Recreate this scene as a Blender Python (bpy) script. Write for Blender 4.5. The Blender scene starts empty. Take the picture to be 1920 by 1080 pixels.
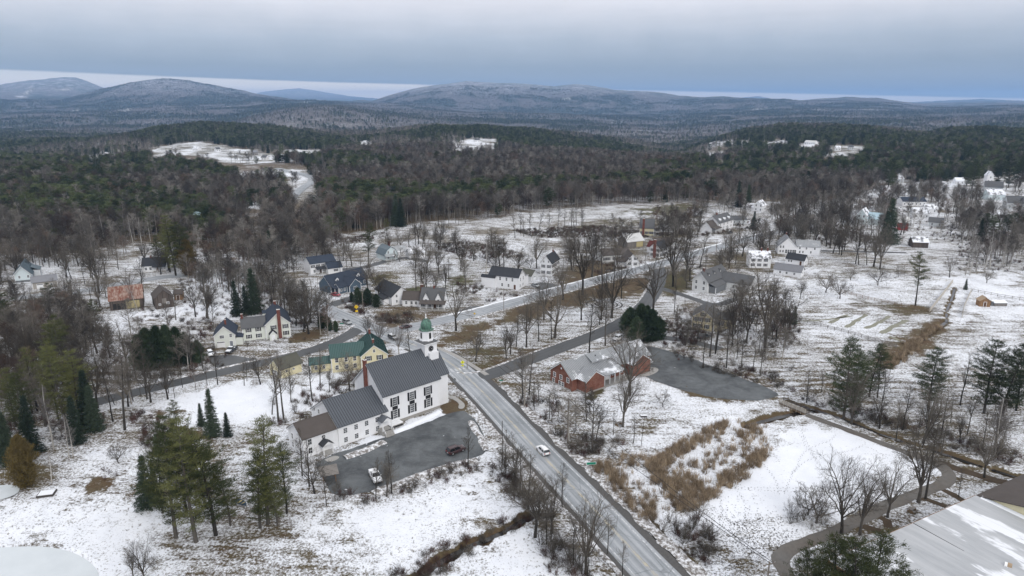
EXPO = .24
SKY_LO = (.32, .375, .435); SKY_MID = (.45, .50, .57); SKY_HI = (.74, .74, .79); SKY_TOP = (1.14, 1.14, 1.18)
STRIP = (1.80, 1.52, 1.22); STRIP2 = (.72, .75, .78)
SUN_E = 1.1
HAZE_C = (.36, .60, 1.0); HAZE_D = 6.5e-5
SC_DENOISE = True
import bpy, math, random
import numpy as np
from mathutils import Vector, Matrix
SC = bpy.context.scene; COL = SC.collection
rng = np.random.default_rng(7); random.seed(7)
# ---------------------------------------------------------------- camera model
H = 80.0; F = 1297.0; PITCH = math.atan(350 / F)
cp, sp = math.cos(PITCH), math.sin(PITCH)
def ray(px, py):
    u = (px - 960) / F; v = (py - 540) / F
    return np.array([u, cp - v * sp, -sp - v * cp])
# ---------------------------------------------------------------- noise
def _hash(ix, iy, s):
    n = (ix.astype(np.int64) * 374761393 + iy.astype(np.int64) * 668265263 + s * 974634437) & 0x7fffffff
    n = ((n ^ (n >> 13)) * 1274126177) & 0x7fffffff
    return ((n ^ (n >> 16)) & 0xffff) / 65535.0
def vnoise(x, y, s=0):
    x = np.asarray(x, float); y = np.asarray(y, float)
    ix = np.floor(x); iy = np.floor(y); fx = x - ix; fy = y - iy
    fx = fx * fx * (3 - 2 * fx); fy = fy * fy * (3 - 2 * fy)
    a = _hash(ix, iy, s); b = _hash(ix + 1, iy, s); c = _hash(ix, iy + 1, s); d = _hash(ix + 1, iy + 1, s)
    return (a * (1 - fx) + b * fx) * (1 - fy) + (c * (1 - fx) + d * fx) * fy
def fbm(x, y, s=0, o=4):
    t = 0; a = .5; n = 0
    for k in range(o):
        t = t + a * vnoise(x * 2 ** k + 17.3 * k, y * 2 ** k - 9.1 * k, s + k); n += a; a *= .5
    return t / n
# ---------------------------------------------------------------- terrain: valleys and ranges as rings of distance
KN = [  # distance, tree allowance, profile (bearing given as the picture column it lies under, row of the skyline)
 (1300, 13, [(0,292),(200,285),(400,272),(600,272),(800,262),(1000,268),(1250,290),(1400,272),(1550,262),(1900,266)]),
 (1900, 13, [(0,272),(150,262),(230,250),(300,238),(400,229),(500,232),(600,246),(680,247),(760,238),(810,231),(900,232),(1000,238),(1100,250),(1200,266),(1270,280),(1330,262),(1400,241),(1480,229),(1560,229),(1640,235),(1740,246),(1780,237),(1850,235),(1920,238)]),
 (2700, 0, [(0,262),(900,264),(1250,268),(1500,262),(1900,262)]),
 (4200, 0, [(0,246),(250,240),(440,230),(520,212),(590,202),(640,202),(750,219),(900,229),(1100,236),(1250,243),(1350,236),(1500,226),(1750,228),(1920,226)]),
 (6500, 0, [(0,214),(150,208),(300,203),(400,200),(500,196),(620,197),(800,206),(1000,210),(1200,215),(1400,209),(1600,205),(1750,210),(1900,207)]),
 (9500, 0, [(0,186),(120,184),(180,170),(240,157),(290,151),(320,149),(350,152),(380,158),(470,174),(560,186),(700,193),(718,188),(745,179),(780,170),(830,160),(875,153),(910,155),(950,155),(1000,158),(1040,162),(1080,160),(1110,164),(1150,170),(1250,180),(1300,184),(1350,184),(1420,187),(1500,190),(1545,186),(1585,184),(1680,190),(1740,199),(1900,199)]),
 (13000, 0, [(0,158),(30,153),(60,150),(120,145),(142,146),(160,152),(185,162),(250,188),(500,197),(1200,196),(1700,196),(1920,196)]),
 (24000, 0, [(0,196),(420,192),(470,179),(490,173),(515,170),(535,168),(560,166),(585,169),(620,175),(660,181),(700,184),(735,188),(850,192),(1200,187),(1260,182),(1300,183),(1340,181),(1380,184),(1420,180),(1450,186),(1550,191),(1690,193),(1760,189),(1840,186),(1890,188),(1920,189)]),
 (30000, 0, [(0,200),(1920,200)]),
]
_yd = 1.035
def az_of_col(px): return math.atan2((px - 960) / F, _yd)
KR = [0.0, 430.0, 850.0] + [k[0] for k in KN]
KAZ = []; KEL = []
for r, ta, prof in KN:
    A_, E_ = [], []
    for px, py in prof:
        d = ray(px, py); hz = math.hypot(d[0], d[1])
        A_.append(math.atan2(d[0], d[1])); E_.append(H + r * d[2] / hz - ta)
    KAZ.append(A_); KEL.append(E_)
def HT(x, y):
    x = np.asarray(x, float); y = np.asarray(y, float)
    r = np.hypot(x, y); az = np.arctan2(x, y)
    rw = r * (1 + .05 * (fbm(az * 9, r / 2500 + 3, 5, 2) - .5) * np.clip((r - 900) / 800, 0, 1))
    rows = [np.zeros_like(r), np.zeros_like(r), (vnoise(az * 6, az * 0, 3) - .5) * 5 - 2]
    for a, e in zip(KAZ, KEL): rows.append(np.interp(az, a, e))
    out = np.zeros_like(r)
    for k in range(len(KR) - 1):
        m = (rw >= KR[k]) & (rw < KR[k + 1])
        if not np.any(m): continue
        t = (rw - KR[k]) / (KR[k + 1] - KR[k]); t = t * t * (3 - 2 * t)
        out = np.where(m, rows[k] * (1 - t) + rows[k + 1] * t, out)
    out = np.where(rw >= KR[-1], rows[-1], out)
    w = np.clip((r - 500) / 900, 0, 1)
    out = out + w * (fbm(x / 160, y / 160, 11, 4) - .5) * np.clip(r / 140, 4, 22)
    w2 = np.clip((r - 4500) / 2500, 0, 1) * np.clip((22000 - r) / 6000, 0.15, 1)
    out = out + w2 * ((fbm(x / 1300, y / 1300, 21, 4) - .5) * 130)
    return out
def hgt1(x, y): return float(HT(np.array([x]), np.array([y]))[0]) if x * x + y * y > 430 ** 2 else 0.0
def at(px, py, z=None):
    """the spot on the ground (or on the level z) that lies in the line of sight of a picture point"""
    d = ray(px, py)
    if z is not None or -d[2] > .01:
        t = ((z or 0) - H) / d[2]
        if z is not None or t * math.hypot(d[0], d[1]) < 430: return Vector((d[0] * t, d[1] * t, z or 0))
    t = 300.0; step = 12.0
    for _ in range(4000):
        t2 = t + step * (1 + t / 1500)
        if H + d[2] * t2 < hgt1(d[0] * t2, d[1] * t2): break
        t = t2
    lo, hi = t, t2
    for _ in range(20):
        m = (lo + hi) / 2
        if H + d[2] * m < hgt1(d[0] * m, d[1] * m): hi = m
        else: lo = m
    return Vector((d[0] * hi, d[1] * hi, hgt1(d[0] * hi, d[1] * hi)))
def hat(base, top_row):
    """height in metres of something upright that stands at picture point base and reaches up to row top_row"""
    g = at(*base); s = (540 - top_row) / F
    w = g.y * (s * cp - sp) / (cp + s * sp)
    return H + w - g.z
def pxm(px, py):
    g = at(px, py); return F / (g.y * cp + (H - g.z) * sp)
# ---------------------------------------------------------------- materials
MATS = {}
class NT:
    def __init__(s, name, rough=.8, spec=.3):
        m = bpy.data.materials.new(name); m.use_nodes = True; s.m = m; s.t = m.node_tree; s.t.nodes.clear()
        s.out = s.n('ShaderNodeOutputMaterial'); s.b = s.n('ShaderNodeBsdfPrincipled')
        s.b.inputs['Roughness'].default_value = rough; s.b.inputs['Specular IOR Level'].default_value = spec
        s.l(s.b.outputs[0], s.out.inputs['Surface']); MATS[name] = m
    def n(s, ty, **kw):
        x = s.t.nodes.new(ty)
        for k, v in kw.items():
            if k in x.inputs: x.inputs[k].default_value = v
            else: setattr(x, k, v)
        return x
    def l(s, a, b): s.t.links.new(a, b)
    def set(s, node, k, v):
        if hasattr(v, 'is_output') or isinstance(v, bpy.types.NodeSocket): s.l(v, node.inputs[k])
        else: node.inputs[k].default_value = v
    def math(s, op, a, b=0.0, clamp=False):
        x = s.n('ShaderNodeMath', operation=op, use_clamp=clamp); s.set(x, 0, a); s.set(x, 1, b); return x.outputs[0]
    def mix(s, f, a, b):
        x = s.n('ShaderNodeMix', data_type='RGBA'); s.set(x, 0, f)
        s.set(x, 6, a if not isinstance(a, tuple) else (*a, 1)[:4]); s.set(x, 7, b if not isinstance(b, tuple) else (*b, 1)[:4])
        return x.outputs[2]
    def noise(s, vec, scale, detail=3, rough=.6, dist=0):
        x = s.n('ShaderNodeTexNoise'); x.inputs['Scale'].default_value = scale; x.inputs['Detail'].default_value = detail
        x.inputs['Roughness'].default_value = rough; x.inputs['Distortion'].default_value = dist
        if vec is not None: s.l(vec, x.inputs['Vector'])
        return x.outputs['Fac']
    def ramp(s, f, lo, hi):
        x = s.n('ShaderNodeMapRange', interpolation_type='SMOOTHSTEP'); s.set(x, 0, f); s.set(x, 1, lo); s.set(x, 2, hi); return x.outputs[0]
    def pos(s): return s.n('ShaderNodeNewGeometry').outputs['Position']
    def obj(s): return s.n('ShaderNodeTexCoord').outputs['Object']
    def uv(s): return s.n('ShaderNodeTexCoord').outputs['UV']
    def scale(s, vec, v):
        x = s.n('ShaderNodeVectorMath', operation='MULTIPLY'); s.l(vec, x.inputs[0]); x.inputs[1].default_value = v; return x.outputs[0]
    def attr(s, name):
        x = s.n('ShaderNodeAttribute'); x.attribute_name = name; return x
    def bump(s, h, strength=.5, dist=.1):
        x = s.n('ShaderNodeBump'); x.inputs['Strength'].default_value = strength; x.inputs['Distance'].default_value = dist
        s.l(h, x.inputs['Height']); s.l(x.outputs[0], s.b.inputs['Normal'])
    def col(s, c): s.set(s.b, 'Base Color', (*c, 1) if isinstance(c, tuple) else c)
def simple(name, c, rough=.8, var=.25, sc=1.5, metal=0, spec=.3, rnd=0):
    """one coat of a colour, blotched a little by weather; rnd shifts the tone from one object to the next"""
    t = NT(name, rough, spec); n = t.noise(t.obj(), sc, 4)
    c2 = t.mix(n, tuple(x * (1 - var) for x in c), tuple(min(1, x * (1 + var)) for x in c))
    if rnd:
        oi = t.n('ShaderNodeObjectInfo').outputs['Random']
        hs = t.n('ShaderNodeHueSaturation'); t.l(c2, hs.inputs['Color'])
        t.l(t.math('ADD', t.math('MULTIPLY', oi, rnd), 1 - rnd / 2), hs.inputs['Value']); c2 = hs.outputs[0]
    t.col(c2); t.b.inputs['Metallic'].default_value = metal
    return t.m
def tint(name, c, c2, rnd=.5, rough=.85, sc=.8):
    t = NT(name, rough, .2); n = t.noise(t.obj(), sc, 3)
    oi = t.n('ShaderNodeObjectInfo').outputs['Random']
    f = t.math('ADD', t.math('MULTIPLY', n, .7), t.math('MULTIPLY', t.math('SUBTRACT', oi, .5), rnd))
    t.col(t.mix(t.ramp(f, .1, .75), c, c2)); return t.m
# ---------------------------------------------------------------- mesh helper
class MB:
    def __init__(s): s.v = []; s.f = []; s.m = []; s.mats = []
    def mi(s, mat):
        if mat not in s.mats: s.mats.append(mat)
        return s.mats.index(mat)
    def poly(s, pts, mat):
        b = len(s.v); s.v += [tuple(p) for p in pts]; s.f.append(tuple(range(b, b + len(pts)))); s.m.append(s.mi(mat))
    def hexa(s, p, mat):
        """eight corners: the lower four, then the upper four in the same order"""
        b = len(s.v); s.v += [tuple(q) for q in p]; i = s.mi(mat)
        for f in ((3,2,1,0),(4,5,6,7),(0,1,5,4),(1,2,6,5),(2,3,7,6),(3,0,4,7)):
            s.f.append(tuple(b + k for k in f)); s.m.append(i)
    def box(s, x0, x1, y0, y1, z0, z1, mat):
        s.hexa([(x0,y0,z0),(x1,y0,z0),(x1,y1,z0),(x0,y1,z0),(x0,y0,z1),(x1,y0,z1),(x1,y1,z1),(x0,y1,z1)], mat)
    def prism(s, poly, axis, a, b, mat):
        """a flat outline swept from a to b; axis 'u' takes (v,z) pairs, 'v' takes (u,z), 'z' takes (u,v)"""
        f = {'u': lambda q, t: (t, q[0], q[1]), 'v': lambda q, t: (q[0], t, q[1]), 'z': lambda q, t: (q[0], q[1], t)}[axis]
        n = len(poly); k = len(s.v); i = s.mi(mat)
        s.v += [f(q, a) for q in poly] + [f(q, b) for q in poly]
        s.f.append(tuple(range(k + n - 1, k - 1, -1))); s.m.append(i); s.f.append(tuple(range(k + n, k + 2 * n))); s.m.append(i)
        for j in range(n):
            j2 = (j + 1) % n; s.f.append((k + j, k + j2, k + n + j2, k + n + j)); s.m.append(i)
    def tube(s, p, q, r0, r1, n, mat, caps=True):
        p = Vector(p); q = Vector(q); d = (q - p).normalized(); a = d.orthogonal().normalized(); c = d.cross(a); b = len(s.v); i = s.mi(mat)
        for (o, r) in ((p, r0), (q, r1)):
            for k in range(n):
                t = 2 * math.pi * k / n; s.v.append(tuple(o + (a * math.cos(t) + c * math.sin(t)) * r))
        for k in range(n):
            k2 = (k + 1) % n; s.f.append((b + k, b + k2, b + n + k2, b + n + k)); s.m.append(i)
        if caps:
            s.f.append(tuple(range(b + n - 1, b - 1, -1))); s.m.append(i); s.f.append(tuple(range(b + n, b + 2 * n))); s.m.append(i)
    def lathe(s, c, prof, n, mat, rot=0):
        """rings of radius r at height z around the upright axis through c"""
        b = len(s.v); i = s.mi(mat)
        for r, z in prof:
            for k in range(n):
                t = 2 * math.pi * k / n + rot; s.v.append((c[0] + r * math.cos(t), c[1] + r * math.sin(t), c[2] + z))
        for j in range(len(prof) - 1):
            for k in range(n):
                k2 = (k + 1) % n; s.f.append((b + j*n + k, b + j*n + k2, b + (j+1)*n + k2, b + (j+1)*n + k)); s.m.append(i)
        s.f.append(tuple(b + (len(prof)-1)*n + k for k in range(n))); s.m.append(i)
        s.f.append(tuple(b + k for k in range(n - 1, -1, -1))); s.m.append(i)
    def mesh(s, name):
        me = bpy.data.meshes.new(name); me.from_pydata(s.v, [], s.f)
        for m in s.mats: me.materials.append(MATS[m])
        me.polygons.foreach_set('material_index', s.m); me.update(); return me
    def build(s, name, parent=None, loc=None, rz=0, smooth=False):
        me = s.mesh(name)
        if smooth: me.polygons.foreach_set('use_smooth', [True] * len(me.polygons))
        return link(name, me, parent, loc, rz)
def link(name, data, parent=None, loc=None, rz=0):
    o = bpy.data.objects.new(name, data); COL.objects.link(o)
    if parent is not None: o.parent = parent
    if loc is not None: o.location = loc
    if rz: o.rotation_euler = (0, 0, rz)
    return o
def tag(o, label=None, cat=None, group=None, kind=None):
    if label: o['label'] = label
    if cat: o['category'] = cat
    if group: o['group'] = group
    if kind: o['kind'] = kind
    return o
def empty(name, loc, rz=0, label=None, cat=None, group=None):
    o = link(name, None, None, loc, rz); o.empty_display_size = .5; return tag(o, label, cat, group)
def npmesh(name, V, Fq, mats, mi=None, uv=None, smooth=False):
    """mesh from arrays: V (n,3), Fq (m,k) with k corners a face"""
    me = bpy.data.meshes.new(name); V = np.ascontiguousarray(V, np.float32); Fq = np.ascontiguousarray(Fq, np.int32); k = Fq.shape[1]
    me.vertices.add(len(V)); me.vertices.foreach_set('co', V.ravel())
    me.loops.add(Fq.size); me.loops.foreach_set('vertex_index', Fq.ravel())
    me.polygons.add(len(Fq)); me.polygons.foreach_set('loop_start', np.arange(len(Fq), dtype=np.int32) * k)
    if mi is not None: me.polygons.foreach_set('material_index', np.ascontiguousarray(mi, np.int32))
    if smooth: me.polygons.foreach_set('use_smooth', np.ones(len(Fq), bool))
    for m in mats: me.materials.append(MATS[m])
    if uv is not None:
        l = me.uv_layers.new(name='UVMap'); l.data.foreach_set('uv', np.ascontiguousarray(uv[Fq.ravel()], np.float32).ravel())
    me.update(); me.validate(); return me
# ================================================================ sky, sun, air, camera
cam = bpy.data.cameras.new('camera'); cam.sensor_width = 36; cam.lens = 36 * F / 1920; cam.clip_end = 120000; cam.clip_start = 1
co = bpy.data.objects.new('camera', cam); COL.objects.link(co); co.location = (0, 0, H); co.rotation_euler = (math.pi / 2 - PITCH, 0, 0); SC.camera = co
SC.view_settings.view_transform = 'Standard'; SC.view_settings.look = 'None'; SC.view_settings.gamma = 1; SC.view_settings.exposure = EXPO; SC.cycles.use_denoising = SC_DENOISE; SC.cycles.denoiser = 'OPENIMAGEDENOISE'; SC.cycles.denoising_input_passes = 'RGB_ALBEDO_NORMAL'; SC.cycles.denoising_prefilter = 'ACCURATE'; SC.cycles.use_adaptive_sampling = False
SUN_EL, SUN_AZ = math.radians(34), math.radians(150)     # thin bright spot behind the overcast, over the right shoulder
w = bpy.data.worlds.new('World'); SC.world = w; w.use_nodes = True; nt = w.node_tree; nt.nodes.clear()
class WN(NT):
    def __init__(s, t): s.t = t
W = WN(nt)
sky = W.n('ShaderNodeTexSky', sky_type='NISHITA', sun_disc=False, sun_elevation=SUN_EL, sun_rotation=SUN_AZ, air_density=1.0, dust_density=2.0, ozone_density=2.0)
dirv = W.n('ShaderNodeTexCoord').outputs['Generated']
sep = W.n('ShaderNodeSeparateXYZ'); W.l(dirv, sep.inputs[0])
hor = W.math('SQRT', W.math('ADD', W.math('POWER', sep.outputs[0], 2), W.math('POWER', sep.outputs[1], 2)))
el = W.math('MULTIPLY', W.math('ARCTAN2', sep.outputs[2], hor), 57.2958)
az = W.math('MULTIPLY', W.math('ARCTAN2', sep.outputs[0], sep.outputs[1]), 57.2958)
comb = W.n('ShaderNodeCombineXYZ'); W.l(W.math('MULTIPLY', az, .07), comb.inputs[0]); W.l(W.math('MULTIPLY', el, .8), comb.inputs[1])
n1 = W.noise(comb.outputs[0], 1.0, 5, .6)
comb2 = W.n('ShaderNodeCombineXYZ'); W.l(W.math('MULTIPLY', az, .25), comb2.inputs[0]); W.l(W.math('MULTIPLY', el, .35), comb2.inputs[1])
n2 = W.noise(comb2.outputs[0], 1.0, 4, .55)
# the deck's far edge: lower to the right, with a pale clear strip under it
edge = W.math('SUBTRACT', 1.06, W.math('MULTIPLY', az, .025))
edge = W.math('ADD', edge, W.math('MULTIPLY', W.math('SUBTRACT', n1, .5), .22))
rel = W.math('SUBTRACT', el, edge)
deck = W.ramp(rel, -.06, .10)
up = W.math('ADD', el, W.math('MULTIPLY', W.math('SUBTRACT', n2, .5), 1.4))
cr = W.n('ShaderNodeValToRGB'); W.l(W.math('DIVIDE', up, 30.0), cr.inputs[0])
ST = [(0.0, SKY_LO), (.085, SKY_LO), (.15, SKY_MID), (.24, SKY_HI), (.45, SKY_HI), (1.0, SKY_TOP)]
e = cr.color_ramp.elements
e[0].position, e[0].color = ST[0][0], (*[c / 2.2 for c in ST[0][1]], 1)
e[1].position, e[1].color = ST[-1][0], (*[c / 2.2 for c in ST[-1][1]], 1)
for p_, c_ in ST[1:-1]:
    q = e.new(p_); q.color = (*[c / 2.2 for c in c_], 1)
deckc = W.n('ShaderNodeVectorMath', operation='SCALE'); W.l(cr.outputs[0], deckc.inputs[0]); deckc.inputs['Scale'].default_value = 22
deckv = W.n('ShaderNodeVectorMath', operation='SCALE'); W.l(deckc.outputs[0], deckv.inputs[0])
W.l(W.math('ADD', .9, W.math('MULTIPLY', n1, .2)), deckv.inputs['Scale'])
strip = W.mix(W.ramp(el, .0, 2.4), tuple(c * 10 for c in STRIP), tuple(c * 10 for c in STRIP2))
clear = W.mix(.12, strip, sky.outputs[0])
skyc = W.mix(deck, clear, deckv.outputs[0])
skyc = W.mix(.94, sky.outputs[0], skyc)
bg = W.n('ShaderNodeBackground'); W.l(skyc, bg.inputs[0]); bg.inputs[1].default_value = .1
wo = W.n('ShaderNodeOutputWorld'); W.l(bg.outputs[0], wo.inputs[0])
sl = bpy.data.lights.new('sun', 'SUN'); sl.energy = SUN_E; sl.angle = math.radians(14); sl.color = (1, .95, .88)
so = bpy.data.objects.new('sun', sl); COL.objects.link(so)
sd = Vector((math.sin(SUN_AZ) * math.cos(SUN_EL), math.cos(SUN_AZ) * math.cos(SUN_EL), math.sin(SUN_EL)))
so.rotation_euler = sd.to_track_quat('Z', 'Y').to_euler(); so.location = (0, -60, 160)
# ================================================================ ground cover map
def wpoly(pts): return np.array([at(*p)[:2] for p in pts])
def sdist(P, X, Y):
    """distance to a polygon's edge, negative inside"""
    d = np.full(X.shape, 1e9); ins = np.zeros(X.shape, bool)
    for (ax, ay), (bx, by) in zip(P, np.roll(P, -1, 0)):
        ex, ey = bx - ax, by - ay; t = np.clip(((X - ax) * ex + (Y - ay) * ey) / (ex * ex + ey * ey + 1e-9), 0, 1)
        d = np.minimum(d, np.hypot(X - ax - t * ex, Y - ay - t * ey))
        c = ((ay > Y) != (by > Y)) & (X < (bx - ax) * (Y - ay) / (by - ay + 1e-12) + ax); ins ^= c
    return np.where(ins, -d, d)
def ldist(P, X, Y):
    d = np.full(X.shape, 1e9)
    for (ax, ay), (bx, by) in zip(P[:-1], P[1:]):
        ex, ey = bx - ax, by - ay; t = np.clip(((X - ax) * ex + (Y - ay) * ey) / (ex * ex + ey * ey + 1e-9), 0, 1)
        d = np.minimum(d, np.hypot(X - ax - t * ex, Y - ay - t * ey))
    return d
FOREST_EDGE = [(-160,486),(0,478),(150,474),(300,452),(420,468),(480,472),(540,462),(600,448),(700,432),(745,420),(860,412),(940,408),(1000,396),(1150,386),(1300,380),(1400,374),(1500,378),(1600,370),(1650,350),(1750,340),(1800,338),(1850,334),(1920,326),(2100,320)]
FE = np.array([at(*p)[:2] for p in FOREST_EDGE]); FE_AZ = np.arctan2(FE[:,0], FE[:,1]); FE_R = np.hypot(FE[:,0], FE[:,1])
# clearings in the far woods: (picture outline, cover name)
CLEAR = [
 [(300,281),(330,272),(372,268),(420,277),(460,281),(455,287),(400,291),(330,290),(290,289)],
 [(395,293),(440,287),(520,289),(600,290),(590,297),(540,301),(480,306),(440,303)],
 [(540,281),(612,280),(608,288),(560,289)],
 [(150,298),(200,290),(240,292),(255,297),(200,300)],
 [(530,318),(566,322),(590,345),(588,358),(560,372),(540,372),(556,350),(545,334),(505,328)],
 [(432,330),(500,318),(520,328),(470,336)],
 [(464,373),(492,374),(490,390),(466,390)],
 [(862,272),(885,262),(918,264),(930,276),(900,281),(858,280)],
 [(676,265),(692,266),(688,271),(670,271)],
 [(1432,272),(1470,264),(1480,274),(1445,280)],[(1490,272),(1530,266),(1535,274),(1500,280)],[(1545,285),(1570,274),(1610,275),(1605,286),(1560,290)],[(1330,286),(1352,284),(1355,294),(1335,296)],[(1620,290),(1660,290),(1655,295),(1620,294)],
 [(1340,270),(1400,270),(1398,274),(1340,276)],[(1720,272),(1730,271),(1731,274),(1718,275)],[(1815,281),(1830,280),(1832,284),(1815,284)],
]
def grown(c, k):
    q = np.array(c, float); m = q.mean(0); return [tuple(p) for p in m + (q - m) * np.array([k, 1 + (k - 1) * .6])]
CLEAR = [grown(c, 1.22 if i in (0, 1, 2, 4, 6) else 1.5) for i, c in enumerate(CLEAR)]
CLEARW = [wpoly(c) for c in CLEAR]
FARFIELD = [[(130,207),(152,204),(152,209),(134,210)],[(160,205),(175,204),(175,209),(160,210)],[(217,203),(253,202),(252,208),(218,209)],[(20,239),(90,238),(88,242),(22,243)],[(60,266),(122,264),(120,268),(62,269)],[(0,277),(30,272),(30,276),(4,283)],
 [(1050,185),(1070,182),(1072,186),(1055,188)],[(1078,180),(1088,178),(1088,181),(1080,182)],[(1148,228),(1168,227),(1168,230),(1148,230)],[(1188,245),(1212,244),(1212,249),(1190,249)],[(1216,262),(1258,260),(1256,265),(1218,266)],[(1270,270),(1282,268),(1282,276),(1270,276)],
 [(1380,211),(1410,210),(1408,214),(1384,214)],[(1408,203),(1440,202),(1440,206),(1410,206)],[(1384,225),(1394,224),(1394,228),(1384,228)],[(1400,230),(1420,227),(1428,230),(1405,234)],[(1430,222),(1450,224),(1448,227)],[(1615,204),(1640,203),(1640,206),(1617,206)],[(1525,205),(1548,205),(1546,207),(1526,207)],[(1870,235),(1895,234),(1890,239),(1874,239)],[(1912,211),(1920,211),(1920,214)],
 [(40,178),(58,160),(64,164),(50,182),(30,184)],[(95,167),(128,163),(132,168),(112,171)],[(560,188),(600,186),(606,190),(570,192)]]
FARW = [wpoly(c) for c in FARFIELD]
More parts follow.
